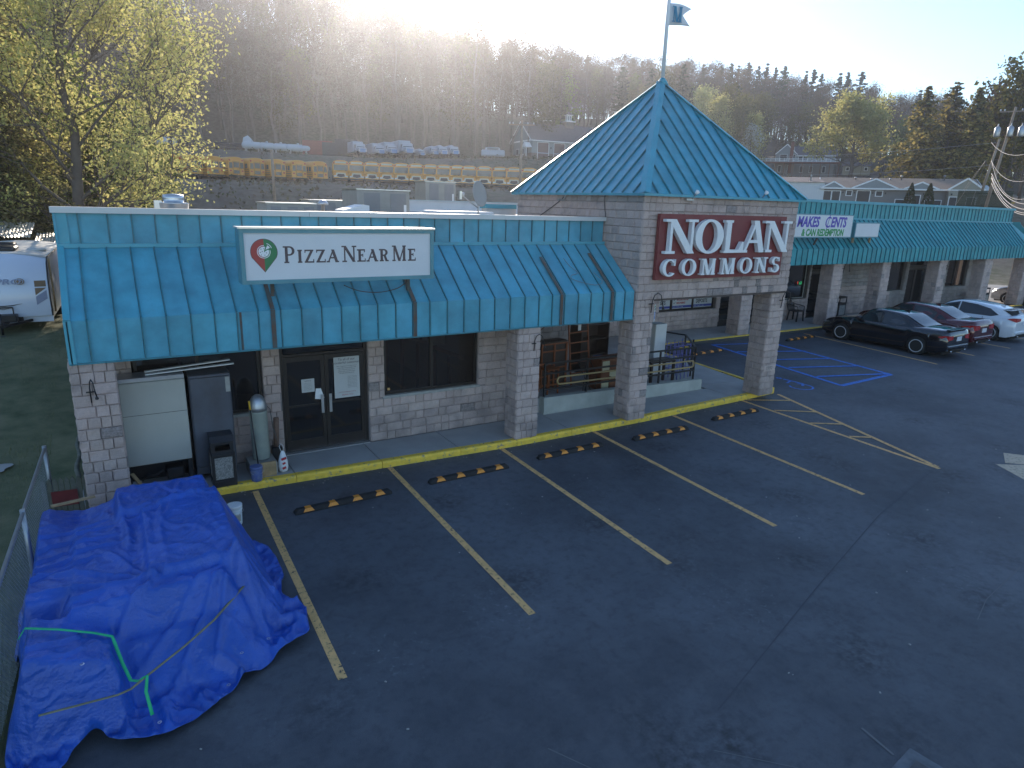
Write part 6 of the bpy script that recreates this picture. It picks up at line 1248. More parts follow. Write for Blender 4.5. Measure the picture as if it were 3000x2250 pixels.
for s in (-1, 1): mb = MB(); mb.tube([(s * hwT, -.01, .62), (s * hwT, .0, 1.5), (s * hwT, .09, 2.2), (s * hwT, .31, 2.75), (s * hwT, .61, 3.0), (s * hwT, 5.4, 3.0)], .025, 6); mb.build('corner_trim', M['black'], TT)
mb = MB(); mb.box(-hwT, hwT, .05, .1, .35, .6); mb.box(-.95, .3, -.14, -.125, .35, .62); mb.box(-hwT, hwT, .11, 5.3, .5, .6); mb.build('skirt', M['trailer'], TT); mb = MB(); mb.box(-.75, .45, -.0, .045, .36, .64); mb.box(-.02, .1, -1.0, -.0, .4, .5); mb.bar((-.6, 0, .45), (.04, -1.0, .45), .06, .1); mb.bar((.68, 0, .45), (.04, -1.0, .45), .06, .1); mb.build('hitch_frame', M['black'], TT)
mb = MB(); mb.bbox(-.35, .35, -.45, -.12, .5, .78, .02); mb.tube([(0, -.85, .1), (0, -.85, .95)], .035, 8); mb.box(-.06, .06, -.91, -.79, .0, .03); mb.bar((-.25, -.2, .78), (-.25, -.2, 1.05), .03, .03); mb.bar((.25, -.2, .78), (.25, -.2, 1.05), .03, .03); mb.bar((-.25, -.2, 1.05), (.25, -.2, 1.05), .03, .05); mb.build('battery_box', M['black'], TT)
M['brown_print'] = mat('brown_decal', (.2, .12, .06), .5); M['grey_print'] = mat('grey_decal', (.25, .28, .38), .5)
for mt, pts in (('brown_print', [(.88, 2.1), (1.18, 2.1), (1.18, 1.85), (.88, 1.85)]), ('brown_print', [(.88, 1.8), (1.18, 1.8), (.88, 1.5)]), ('grey_print', [(.88, 1.45), (1.18, 1.7), (1.18, 1.35), (.88, 1.1)])):
    def yf_(x, z): return float(np.interp(z, [p[1] for p in prof], [p[0] for p in prof])) - .1 * (1 - (x / hwT) ** 2) - .012
    mb = MB(); mb.add([(x, yf_(x, z), z) for x, z in pts], [tuple(range(len(pts)))]); mb.build('decal', M[mt], TT, recalc=False)
tx = text('lettering', 'SO PRO', .3, (-.66, -.13, 2.0), M['grey_print'], TT, extrude=.002, shear=.2, bold=.006, sx=1.15); tx.rotation_euler = (R(-8), 0, 0)
mb = MB(); annulus(mb, 0, 0, .13, .025, 0, 20); disc(mb, 0, 0, .08, 0, 20); mb.xf(Matrix.Translation((.52, -.105, 2.1)) @ Matrix.Rotation(R(-8), 4, 'X')); mb.build('round_emblem', M['brown_print'], TT, recalc=False)
mb = MB(); mb.tube([(-.5, -.1, 1.18), (-.25, -.125, 1.12), (0, -.13, 1.1), (.25, -.125, 1.12), (.5, -.11, 1.18)], [.005, .018, .022, .018, .005], 5); mb.tube([(-.2, -.125, 1.02), (0, -.13, .96), (.2, -.125, 1.02)], [.004, .012, .004], 5); mb.build('smile_decal', M['black'], TT)
mb = MB(); mb.bbox(-.65, .35, 1.3, 2.1, 3.14, 3.34, .06); mb.build('roof_air_unit', M['black'], TT); mb = MB(); mb.bbox(-.6, .1, 2.9, 3.5, 3.14, 3.3, .04); mb.build('roof_vent', M['black'], TT); mb = MB(); mb.lathe([(.3, 0), (.25, .08), (.0, .12)], (.8, 2.2, 3.08), 14); mb.build('skylight', M['trailer_roof'], TT)
for y in (2.7, 3.5):
    for s in (1, -1): mb = MB(); mb.lathe([(0, -.1), (.34, -.1), (.36, 0), (.34, .1), (0, .1)], n=18); mb.xf(Matrix.Translation((s * 1.12, y, .36)) @ Matrix.Rotation(R(90), 4, 'Y')); mb.build('wheel', M['tyre'], TT)
mb = MB(); mb.tube([(1.3, .4, .7), (1.34, .2, 1.6), (1.3, .5, 2.95)], .03, 6); mb.build('awning_arm', M['wood'], TT)
# corrugated shed roof, half collapsed, behind the trailer
M['corr'] = mat('corrugated_sheet', (.5, .47, .4), .5, metal=.3, var=.2, vscale=2)
cs = thing('collapsed_carport', 'half collapsed corrugated metal roof lying behind the trailer', 'carport', (-8.9, 20.3, 1.4)); 
for i in range(10):
    x0 = i * .88; mb = MB(); sg = 8; gv = []
    for j in range(3):
        for k in range(sg * 2 + 1): u = k / (sg * 2); gv.append((x0 + u * .9, j * 1.7, (2.35 - .45 * (i - 7) if i >= 7 else 2.35 + .05 * (7 - i)) + .22 * j + .05 * (k % 2) + .15 * noise.noise(Vector((i, j, 1)))))
    w_ = sg * 2 + 1; mb.add(gv, [(j * w_ + k, j * w_ + k + 1, (j + 1) * w_ + k + 1, (j + 1) * w_ + k) for j in range(2) for k in range(sg * 2)], 0); mb.build('roof_sheet', M['corr'], cs, recalc=False)
for i in range(5): mb = MB(); mb.bar((i * 1.8, 0, 0), (i * 1.8 + .3, .2, 2.4 - i * .3), .09, .09); mb.build('post', M['wood'], cs)
for i in range(8): mb = MB(); mb.bar((6.4 + .05 * i, -.1, 1.6 - i * .14), (8.2, -.3 + .1 * i, 1.3 - i * .17), .1, .02); mb.build('sheet_strip', M['corr'], cs)
# ---------------- school buses
M['bus'] = mat('school_bus_yellow', (.66, .29, .03), .45, rand=.06); M['bus_black'] = mat('bus_black', (.02, .02, .02), .5); M['bus_glass'] = mat('bus_glass', (.05, .07, .09), .12); M['bus_white'] = mat('bus_roof_white', (.55, .5, .4), .5)
def bus():
    t = thing('school_bus', '', 'school bus'); L, w, h = 9.5, 1.2, 3.05
    sec = lambda q=1, zz=0: [(w, .55), (w, 2.1), (w * .97, 2.55), (w * .82, 2.88), (w * .45, 3.03), (0, 3.06), (-w * .45, 3.03), (-w * .82, 2.88), (-w * .97, 2.55), (-w, 2.1), (-w, .55)]
    mb = MB(); s = sec(); n = len(s)
    for x, k in ((0, .96), (.12, 1), (L - .15, 1), (L, .94)): mb.v += [(x, y * k, .55 + (z - .55) * (k if z > 1 else 1)) for y, z in s]
    for i in range(3):
        for j in range(n - 1): mb.f.append((i * n + j, i * n + j + 1, (i + 1) * n + j + 1, (i + 1) * n + j)); mb.sm.append(True)
        mb.f.append((i * n + n - 1, i * n, (i + 1) * n, (i + 1) * n + n - 1)); mb.sm.append(False)
    mb.f += [tuple(range(n)), tuple(range(4 * n - 1, 3 * n - 1, -1))]; mb.sm += [False, False]; mb.m = [0] * len(mb.f); mb.build('body', M['bus'], t)
    # hood in front
    mb = MB(); sc_ = [(1.05, .55), (1.1, 1.2), (.9, 1.5), (.5, 1.62), (0, 1.65), (-.5, 1.62), (-.9, 1.5), (-1.1, 1.2), (-1.05, .55)]; n = len(sc_)
    for x, k in ((L - .05, 1), (L + .7, .97), (L + 1.15, .88)): mb.v += [(x, y * k, .5 + (z - .55) * (k if z > .6 else 1)) for y, z in sc_]
    for i in range(2):
        for j in range(n - 1): mb.f.append((i * n + j, i * n + j + 1, (i + 1) * n + j + 1, (i + 1) * n + j))
    mb.f.append(tuple(range(2 * n, 3 * n))); mb.m = [0] * len(mb.f); mb.sm = [False] * len(mb.f); mb.build('bonnet', M['bus'], t)
    X = L + 1.165
    mb = MB(); mb.add([(X, .45, 1.15), (X, -.45, 1.15), (X, -.55, .8), (X, 0, .68), (X, .55, .8)], [(0, 1, 2, 3, 4)]); mb.add([(X - .012, .62, 1.3), (X - .012, -.62, 1.3), (X - .012, -.75, .75), (X - .012, 0, .6), (X - .012, .75, .75)], [(0, 1, 2, 3, 4)], 1); mb.build('grille', [M['bus_black'], M['bus_white']], t, recalc=False)
    for s in (1, -1): mb = MB(); mb.box(X - .03, X + .02, s * .82 - .12, s * .82 + .12, .72, .92); mb.build('headlamp', M['lamp_clear'], t)
    mb = MB(); mb.box(X - .1, X + .1, -1.1, 1.1, .36, .58); mb.build('front_bumper', M['bus_black'], t); mb = MB(); mb.box(-.12, .02, -1.15, 1.15, .42, .66); mb.build('rear_bumper', M['bus_black'], t)
    mb = MB(); mb.add([(L + .02, .98, 1.66), (L + .02, -.98, 1.66), (L + .01, -.95, 2.42), (L + .01, .95, 2.42)], [(0, 1, 2, 3)]); mb.build('windscreen', M['bus_glass'], t)
    mb = MB(); mb.box(L - .03, L + .03, -.75, .75, 2.62, 2.85); mb.build('destination_band', M['bus_white'], t)
    for y in (-.92, .92): mb = MB(); mb.box(L - .0, L + .045, y - .1, y + .1, 2.52, 2.72); mb.build('warning_lamp', M['lamp_red'], t); mb = MB(); mb.box(-.045, .0, y - .1, y + .1, 2.5, 2.7); mb.build('warning_lamp', M['lamp_red'], t)
    for s in (1, -1):
        for i in range(10): x = .5 + i * .86; mb = MB(); mb.quad((x, s * (w + .006), 1.62), (x + .66, s * (w + .006), 1.62), (x + .66, s * (w + .006), 2.22), (x, s * (w + .006), 2.22)); mb.build('side_window', M['bus_glass'], t)
        for z in (1.45, 1.15, .85): mb = MB(); mb.box(.1, L - .2, s * (w + .008) - .008, s * (w + .008) + .008, z, z + .05); mb.build('rub_rail', M['bus_black'], t)
        for x in (2.4, 7.9 + 1.6): mb = MB(); mb.lathe([(0, -.14), (.46, -.14), (.5, 0), (.46, .14), (.25, .14), (0, .1)], n=16); mb.xf(Matrix.Translation((x, s * (w - .12), .5)) @ Matrix.Rotation(R(90), 4, 'X')); mb.build('wheel', M['tyre'], t)
        mb = MB(); mb.bar((L + .1, s * 1.15, 2.3), (L + .55, s * 1.5, 1.9), .04, .04); mb.box(L + .5, L + .56, s * 1.5 - .12, s * 1.5 + .12, 1.6, 2.0); mb.build('mirror', M['bus_black'], t)
        # rear: side panes
        mb = MB(); mb.quad((-.02, s * 1.05, 1.55), (-.02, s * .55, 1.55), (-.02, s * .55, 2.3), (-.02, s * 1.0, 2.3)); mb.build('rear_window', M['bus_glass'], t)
        mb = MB(); mb.box(-.05, .0, s * .85 - .12, s * .85 + .12, 1.12, 1.3); mb.build('tail_lamp', M['lamp_red'], t)
    for z0_, z1_ in ((1.65, 2.35), (.85, 1.3)): mb = MB(); mb.quad((-.02, .4, z0_), (-.02, -.4, z0_), (-.02, -.4, z1_), (-.02, .4, z1_)); mb.build('door_window', M['bus_glass'], t)
    mb = MB(); mb.box(-.018, -.0, -.48, -.45, .65, 2.45); mb.box(-.018, 0, .45, .48, .65, 2.45); mb.box(-.018, 0, -.45, .45, 2.42, 2.45); mb.build('rear_door_frame', M['bus_black'], t)
    return t
ORD = ['first', 'second', 'third', 'fourth', 'fifth', 'sixth', 'seventh', 'eighth', 'ninth', 'tenth', 'eleventh', 'twelfth', 'thirteenth', 'fourteenth']
bus0 = bus(); first = True
def put_bus(p, a, lb, grp, s=1):
    global first
    o = bus0 if first else copy_tree(bus0); first = False
    o['group'] = grp; place(o, p, a, lb, (s, s, s)); return o
def at(u, v, D):
    """point of the world on the sight line through a pixel of the 3000 px photograph, D metres off"""
    d = FV * 1937.3 + RV * (u - 1500) - UV * (v - 1125); h = math.hypot(d.x, d.y); return CAMPOS + d * (D / h)
for i in range(8):
    u = 512 + i * (940 - 512) / 7; v = 520 + i * 2.6; p = at(u, v, 88 + .3 * i); az = math.atan2(p.x - CAMPOS.x, p.y - CAMPOS.y)
    fwd = az - R(28)   # heading, from +Y
    rz = R(90) - fwd
    put_bus((p.x - .0, p.y, float(hill_z(p.x, p.y)) - .02), rz, '%s yellow school bus from the trees in the row showing its rear doors' % ORD[i], 'yellow school buses parked tail towards the shops', .86)
for i in range(14):
    u = [1000, 1046, 1091, 1134, 1177, 1220, 1262, 1301, 1340, 1374, 1418, 1463, 1505, 1548][i]; v = 541 + i * 1.65; p = at(u, v, 101 - .3 * i); az = math.atan2(p.x - CAMPOS.x, p.y - CAMPOS.y)
    s = 1.0
    f = put_bus((p.x + 10.6 * s * math.sin(az), p.y + 10.6 * s * math.cos(az), float(hill_z(p.x, p.y))), R(-90) - az, '%s school bus of the row facing the shops, counted from the tail-on row' % ORD[i], 'yellow school buses parked facing the shops', s)
def ground_at(u, v, D): return at(u, v, D)
# ---------------- trucks, tanks and containers on the upper terrace
M['truck_white'] = mat('truck_white', (.3, .36, .43), .4); M['truck_blue'] = mat('truck_blue', (.1, .22, .42), .4); M['tank_white'] = mat('propane_tank_white', (.42, .46, .5), .5); M['container_red'] = mat('container_red', (.2, .05, .04), .7, var=.2); M['container_dark'] = mat('container_dark', (.05, .05, .06), .7, var=.2)
def truck(kind):
    t = thing('tank_truck' if kind else 'box_truck', '', 'truck')
    mb = MB(); mb.bbox(2.0, 3.9, -1.05, 1.05, 1.0, 2.6, .15); mb.bbox(3.8, 5.4, -.9, .9, .9, 1.75, .15); mb.build('cab', M['truck_white'], t)
    mb = MB(); mb.box(5.38, 5.48, -.6, .6, .75, 1.5); mb.build('grille', M['truck_blue'], t); mb = MB(); mb.add([(3.91, -.9, 1.8), (3.91, .9, 1.8), (3.88, .85, 2.45), (3.88, -.85, 2.45)], [(0, 1, 2, 3)]); mb.box(2.9, 3.6, 1.052, 1.06, 1.7, 2.3); mb.box(2.9, 3.6, -1.06, -1.052, 1.7, 2.3); mb.build('windscreen', M['bus_glass'], t)
    mb = MB(); mb.box(-4, 5.2, -.5, .5, .55, .8); mb.box(5.2, 5.45, -1.1, 1.1, .5, .75); mb.build('chassis', M['bus_black'], t)
    mb = MB()
    if kind: mb.lathe([(0, -6), (.9, -5.85), (1.1, -5.4), (1.1, -.6), (.9, -.15), (0, 0)], n=18); mb.xf(Matrix.Translation((1.8, 0, 2.0)) @ Matrix.Rotation(R(90), 4, 'Y'))
    else: mb.bbox(-4, 1.8, -1.2, 1.2, .85, 3.2, .1)
    mb.build('tank' if kind else 'box_body', M['truck_white'], t)
    for x in (-2.8, -1.6, 4.4):
        for s in (1, -1): mb = MB(); mb.lathe([(0, -.14), (.45, -.14), (.48, 0), (.45, .14), (0, .1)], n=14); mb.xf(Matrix.Translation((x, s * .95, .48)) @ Matrix.Rotation(R(90), 4, 'X')); mb.build('wheel', M['tyre'], t)
    for s in (1, -1): mb = MB(); mb.box(5.3, 5.44, s * .8 - .12, s * .8 + .12, .95, 1.15); mb.build('headlamp', M['lamp_clear'], t)
    return t
tk = [truck(1), truck(0)]; used_t = [False, False]
for (u, v, D, k, s, lb) in [(1043, 453, 135, 1, .95, 'white tank truck next to the dark container'), (1100, 455, 135, 1, .9, 'white and blue tank truck, first of the group of three'), (1135, 459, 134, 1, .98, 'white tank truck in the middle of the group of three'), (1178, 460, 133, 1, 1.08, 'largest white tank truck with a chromed nose'), (1226, 461, 133, 0, .62, 'small white pickup next to the tank trucks'), (1262, 461, 133, 0, .8, 'white flatbed truck between the pickup and the vans'), (1285, 462, 132, 0, .85, 'white box van, first of the pair by the bank'), (1318, 463, 132, 0, .85, 'white box van at the end of the truck row')]:
    p = at(u, v + 6, D); az = math.atan2(p.x - CAMPOS.x, p.y - CAMPOS.y); o = copy_tree(tk[k]) if used_t[k] else tk[k]; used_t[k] = True
    o['group'] = 'white trucks on the upper terrace'; place(o, (p.x, p.y, float(hill_z(p.x, p.y)) - .02), R(-90) - az + R(16), lb, (s * .88,) * 3)
def simple(name, label, cat, u, v, D, rz, fn, group=None):
    p = at(u, v, D)
    if 128 < D < 150: p.z = float(hill_z(p.x, p.y)) - .02
    p = Vector(p); az = math.atan2(p.x - CAMPOS.x, p.y - CAMPOS.y); t = thing(name, label, cat, p, -az + rz, group); fn(t); return t
def ptank(L, r=.62):
    def f(t):
        mb = MB(); mb.lathe([(0, 0), (r * .7, .15), (r, .6), (r, L - .6), (r * .7, L - .15), (0, L)], n=16); mb.xf(Matrix.Translation((-L / 2, 0, r + .35)) @ Matrix.Rotation(R(90), 4, 'Y')); mb.build('shell', M['tank_white'], t)
        mb = MB(); mb.lathe([(.2, 0), (.2, .25), (0, .3)], (0, 0, 2 * r + .3), 10); mb.build('valve_dome', M['tank_white'], t)
        for x in (-L * .3, L * .3): mb = MB(); mb.box(x - .15, x + .15, -.5, .5, -.3, .5); mb.build('saddle', M['concrete'], t)
    return f
for u, L, lb, v in [(740, 3.6, 'white propane tank, first on the terrace after the sheeted pile', 438), (783, 3.0, 'white propane tank, second in the line', 441), (824, 3.0, 'white propane tank, third in the line', 443), (874, 4.6, 'long white propane tank beside the red container', 446), (488, 3.4, 'white tank half hidden by the tall maple', 427)]:
    simple('propane_tank', lb, 'tank', u, v, 133, R(4), ptank(L), 'white propane tanks on the upper terrace')
def sheet_pile(t): mb = MB(); mb.add([(-1.4, -.6, 0), (1.6, -.6, 0), (1.6, .8, 0), (-1.4, .8, 0), (-1.1, -.3, 1.5), (.2, -.3, 2.2), (1.2, .2, 1.3), (-.9, .5, 1.6)], [(0, 1, 5, 4), (1, 2, 6, 5), (2, 3, 7, 6), (3, 0, 4, 7), (4, 5, 6, 7)]); mb.xf(Matrix.Translation((0, 0, 1.3)) @ Matrix.Scale(.6, 4)); mb.build('white_sheet', M['tank_white'], t)
simple('sheeted_pile', 'white plastic sheeted pile standing on the first propane tank', 'pile', 726, 432, 134, 0, sheet_pile)
def cont(L, h, m_):
    def f(t):
        mb = MB(); n = int(L / .3)
        for i in range(n): mb.box(-L / 2 + i * L / n, -L / 2 + (i + .5) * L / n, -1.23, -1.2, .1, h - .1)
        mb.box(-L / 2, L / 2, -1.2, 1.2, 0, h); mb.build('shell', M[m_], t)
        for x in (-L / 2 - .05, L / 2 - .1): mb = MB(); mb.box(x, x + .15, -1.27, -1.24, 0, h + .03); mb.build('corner_post', M[m_], t)
    return f
simple('shipping_container', 'faded red container at the end of the propane tanks', 'container', 930, 447, 134, R(3), cont(5.2, 2.4, 'container_red')); simple('shipping_container', 'dark container beside the red one', 'container', 966, 448, 133, R(3), cont(2.6, 2.2, 'container_dark')); simple('shipping_container', 'dark container behind the tank truck', 'container', 1014, 446, 138, R(3), cont(4.0, 3.0, 'container_dark'))
def pipes(t):
    for i in range(9): mb = MB(); mb.tube([(-9 + (i % 3) * 4, -.4 * (i % 3), .35 + .35 * (i // 3)), (1 + (i % 3) * 4, -.4 * (i % 3), .35 + .35 * (i // 3))], .17, 8); mb.build('pipe', M['container_dark'], t)
simple('pipe_stack', 'stack of long dark pipes on the terrace behind the buses', 'pipes', 640, 432, 135, R(4), pipes)
simple('pickup_camper', 'small white van in front of the firehouse', 'van', 1444, 466, 142, 0, lambda t: (MB().bbox(-2.4, 2.4, -.9, .9, .4, 1.6, .2).build('body', M['truck_white'], t), MB().bbox(-1.6, 1.4, -.8, .8, 1.5, 2.1, .2).build('cabin', M['truck_white'], t), MB().box(-1.2, 1.1, -.82, -.81, 1.6, 1.95).build('window', M['bus_glass'], t), MB().lathe([(0, 0), (.35, 0), (.35, .2), (0, .2)], (-1.5, 0, 0), 12).xf(Matrix.Identity(4)).build('wheel', M['tyre'], t)))
# ---------------- houses
M['siding_grey'] = mat('pale_grey_siding', (.25, .27, .27), .7, var=.05, bump=.2); M['siding_tan'] = mat('grey_brown_siding', (.2, .19, .175), .75, var=.05); M['siding_cream'] = mat('cream_siding', (.3, .28, .22), .75, var=.05); M['shingle'] = mat('grey_shingle', (.12, .105, .11), .9, var=.15, vscale=2, bump=.4, bscale=8); M['shingle_tan'] = mat('tan_shingle', (.27, .2, .15), .9, var=.12, vscale=2, bump=.4, bscale=8); M['brick_red'] = mat('red_brick', (.2, .075, .05), .85, var=.2, vscale=9); M['stone_base'] = mat('stone_base', (.2, .16, .13), .9, var=.3, vscale=5); M['metal_white'] = mat('white_ribbed_metal', (.6, .62, .62), .5); M['garage'] = mat('garage_door_dark', (.12, .07, .07), .6)
def gable(t, x0, x1, y0, y1, ze, zr_, m_wall, m_roof, oh=.4, axis='x', base=0, siding=True, rake=True):
    """gabled block: ridge along axis"""
    if axis == 'x':
        ym = (y0 + y1) / 2; mb = MB(); mb.prism([(y0, base), (y1, base), (y1, ze), (ym, zr_), (y0, ze)], x0, x1, 'x'); w_ = mb.build('wall', M[m_wall], t)
        for s, ya in ((-1, y0), (1, y1)):
            sl = (zr_ - ze) / abs(ym - ya); e = ya + s * oh; ze_ = ze - sl * oh; mb = MB(); mb.add([(x0 - oh, e, ze_ + .02), (x1 + oh, e, ze_ + .02), (x1 + oh, ym, zr_ + .02), (x0 - oh, ym, zr_ + .02), (x0 - oh, e, ze_ + .16), (x1 + oh, e, ze_ + .16), (x1 + oh, ym, zr_ + .16), (x0 - oh, ym, zr_ + .16)], [(0, 1, 2, 3), (4, 5, 6, 7), (0, 1, 5, 4), (1, 2, 6, 5), (3, 0, 4, 7)]); mb.build('roof', M[m_roof], t)
            if rake:
                for x in (x0 - oh - .03, x1 + oh + .03): mb = MB(); mb.bar((x, e, ze_ + .06), (x, ym, zr_ + .06), .05, .26); mb.build('rake_board', M['letter_white'], t)
                mb = MB(); mb.box(x0 - oh, x1 + oh, e - .04 if s < 0 else e, e if s < 0 else e + .04, ze_ - .06, ze_ + .17); mb.build('fascia_board', M['letter_white'], t)
    else:
        xm = (x0 + x1) / 2; mb = MB(); mb.prism([(x0, base), (x1, base), (x1, ze), (xm, zr_), (x0, ze)], y0, y1, 'y'); w_ = mb.build('wall', M[m_wall], t)
        for s, xa in ((-1, x0), (1, x1)):
            sl = (zr_ - ze) / abs(xm - xa); e = xa + s * oh; ze_ = ze - sl * oh; mb = MB(); mb.add([(e, y0 - oh, ze_ + .02), (xm, y0 - oh, zr_ + .02), (xm, y1 + oh, zr_ + .02), (e, y1 + oh, ze_ + .02), (e, y0 - oh, ze_ + .16), (xm, y0 - oh, zr_ + .16), (xm, y1 + oh, zr_ + .16), (e, y1 + oh, ze_ + .16)], [(0, 1, 2, 3), (4, 5, 6, 7), (0, 1, 5, 4), (2, 3, 7, 6), (3, 0, 4, 7)]); mb.build('roof', M[m_roof], t)
            if rake: mb = MB(); mb.bar((e, y0 - oh - .03, ze_ + .06), (xm, y0 - oh - .03, zr_ + .06), .05, .26, up=(0, 0, 1)); mb.build('rake_board', M['letter_white'], t)
    return w_
def hwin(t, x0, x1, z0, z1, y, door=False, axis='y', glass='black'):
    f = MB(); q = .1; 
    def B(a, b, c, d, e0=.0, e1=.06): 
        (f.box(a, b, y - e1, y - e0, c, d) if axis == 'y' else f.box(y - e1, y - e0, a, b, c, d))
    B(x0 - q, x1 + q, z1, z1 + q); B(x0 - q, x0, z0, z1); B(x1, x1 + q, z0, z1)
    if not door: B(x0 - q, x1 + q, z0 - q, z0)
    o = f.build('door' if door else 'window', M['letter_white'], t); g = MB()
    if axis == 'y': g.box(x0, x1, y - .03, y - .002, z0, z1)
    else: g.box(y - .03, y - .002, x0, x1, z0, z1)
    g.build('pane', M[glass], o); return o
# firehouse
def firehouse(t):
    gable(t, 0, 20, 0, 12, 4.6, 9.0, 'siding_grey', 'shingle', .5, 'x')
    mb = MB(); mb.box(-.05, 20.05, -.05, 12.05, -1.5, 1.4); mb.build('stone_base', M['stone_base'], t)
    for i, x in enumerate((1.6, 6.2, 10.8, 15.4)): hwin(t, x, x + 3.0, 0, 3.9, -.06, True, glass='garage'); mb = MB(); mb.box(x, x + 3, -.125, -.1, 1.35, 1.55); mb.build('door_lights', M['truck_white'], t)
    for x in (5.3, 9.9, 14.5): mb = MB(); mb.bbox(x - .12, x + .12, -.2, 0, 2.5, 3.0, .03); mb.build('wall_lamp', M['black'], t)
    mb = MB(); mb.box(-.06, -.001, 0, 12, 4.3, 4.6); mb.build('band_board', M['letter_white'], t)
    hwin(t, 4.5, 6.2, 1.2, 2.6, -.001, axis='x'); hwin(t, 7.6, 9.2, 1.2, 2.6, -.001, axis='x'); mb = MB(); mb.prism([(0, 2.7), (2.6, 2.7), (1.3, 3.9)], -1.6, 0, 'x'); mb.build('porch_gable', M['letter_white'], t)
    for y in (.1, 2.4): mb = MB(); mb.box(-1.55, -1.4, y, y + .15, 0, 2.7); mb.build('porch_post', M['letter_white'], t)
    for x, sc in ((7.0, .75), (13.2, 1.25)):
        c = MB(); c.box(x - .9 * sc, x + .9 * sc, 6 - .9 * sc, 6 + .9 * sc, 8.2, 9.4 + .4 * sc); o = c.build('cupola', M['stone_base'], t); c = MB(); z = 9.4 + .4 * sc; c.box(x - 1.15 * sc, x + 1.15 * sc, 6 - 1.15 * sc, 6 + 1.15 * sc, z, z + .22); c.build('cupola_cornice', M['letter_white'], o)
        if sc > 1: c = MB(); c.box(x - .6, x + .6, 5.4, 6.6, z + .22, z + 1.7); c.build('cupola_lantern', M['letter_white'], o); c = MB(); c.box(x - .4, x - .1, 5.37, 5.39, z + .4, z + 1.5); c.box(x + .1, x + .4, 5.37, 5.39, z + .4, z + 1.5); c.build('pane', M['glass'], o); z += 1.5; c = MB(); c.box(x - .95, x + .95, 5.05, 6.95, z + .2, z + .34); c.build('cupola_cornice', M['letter_white'], o)
        c = MB(); c.lathe([(1.0 * sc, 0), (.5 * sc, .45), (.05, 1.0)], (x, 6, z + .3), 8); c.build('cupola_roof', M['shingle'], o)
    gable(t, 12.8, 21.6, -2.2, 2.5, 4.5, 7.6, 'siding_grey', 'shingle', .4, 'y')
simple('firehouse', 'grey-sided garage hall with dark bay doors and two roof cupolas', 'building', 1557, 468, 148, R(26), firehouse).scale = (.85, .85, .85)
mb = MB(); p0 = [at(1540, 471, 140), at(1900, 480, 136), at(1900, 545, 112), at(1640, 520, 116)]; mb.add([tuple(p + Vector((0, 0, .1))) for p in p0], [(0, 1, 2, 3)]); tag(mb.build('concrete_apron', M['concrete']), kind='structure')
# house with the raised deck
def deck_house(t):
    gable(t, 0, 6.2, 0, 9, 6.3, 9.2, 'siding_grey', 'shingle', .4, 'y', base=0); gable(t, 6.2, 18.5, 1.6, 9, 6.0, 8.9, 'siding_grey', 'shingle', .4, 'x', base=0)
    mb = MB(); mb.box(-1, 19, -.1, -.02, -1, 3.2) if False else mb.box(-.03, 6.2, -.03, 0, -1, 3.4); mb.box(6.2, 18.5, 1.57, 1.6, -1, 3.4); mb.build('lower_wall', M['siding_tan'], t)
    mb = MB(); mb.bbox(4.2, 5.2, -.6, 0, 0, 10.0, .03); mb.build('chimney', M['brick_red'], t)
    for x0, x1 in ((1.2, 3.4), (5.35, 5.9)): hwin(t, x0, x1, 4.2, 6.0, -.03)
    for x0, x1 in ((7.2, 8.4), (8.7, 9.9), (12.5, 13.4), (14, 15)): hwin(t, x0, x1, 4.3, 5.6, 1.57)
    for x0 in (1, 4, 8, 11, 15): hwin(t, x0, x0 + .9, .4, 2.4, -.03 if x0 < 6 else 1.57)
    mb = MB(); mb.box(-6, 19.5, -4.6, 0, 3.1, 3.42); mb.build('deck_floor', M['brick_red'], t)
    for i in range(10): x = -5.8 + i * 2.78; mb = MB(); mb.box(x, x + .18, -4.5, -4.32, -1.4, 3.1); mb.build('deck_post', M['brown'], t)
    mb = MB(); mb.box(-6, 19.5, -4.6, -4.52, 4.35, 4.45); mb.box(-6, 19.5, -4.6, -4.52, 3.5, 3.58); mb.box(-6, -5.92, -4.5, 0, 4.35, 4.45); mb.build('deck_rail', M['letter_white'], t)
    for i in range(19): x = -6 + i * 1.41; mb = MB(); mb.box(x, x + .14, -4.63, -4.49, 3.42, 4.6); mb.build('rail_post', M['letter_white'], t)
    mb = MB()
    for i in range(170): x = -5.9 + i * .15; mb.box(x, x + .045, -4.575, -4.545, 3.58, 4.35)
    mb.build('baluster', M['letter_white'], t)['kind'] = 'stuff'
simple('deck_house', 'pale house with a brick chimney above a long white-railed deck', 'house', 2268, 507, 182, R(2), deck_house).scale = (.72, .72, .72)
def shed(t):
    mb = MB(); mb.box(0, 6, 0, 3, 0, 2.1); mb.build('wall', M['siding_cream'], t); mb = MB(); mb.prism([(-.2, 2.1), (1.5, 3.1), (3.2, 2.1)], -.2, 6.2, 'x'); mb.build('roof', M['shingle'], t)
    for x in (2, 4): mb = MB(); mb.box(x - .03, x + .03, -.03, -.001, 0, 2.1); mb.build('post', M['black'], t)
    for x in (.7, 4.7): hwin(t, x, x + .6, 1.1, 1.8, -.01)
simple('garden_shed', 'small cream garden shed with two windows below the big green tree', 'shed', 2467, 513, 150, R(3), shed).scale = (.8, .8, .8)
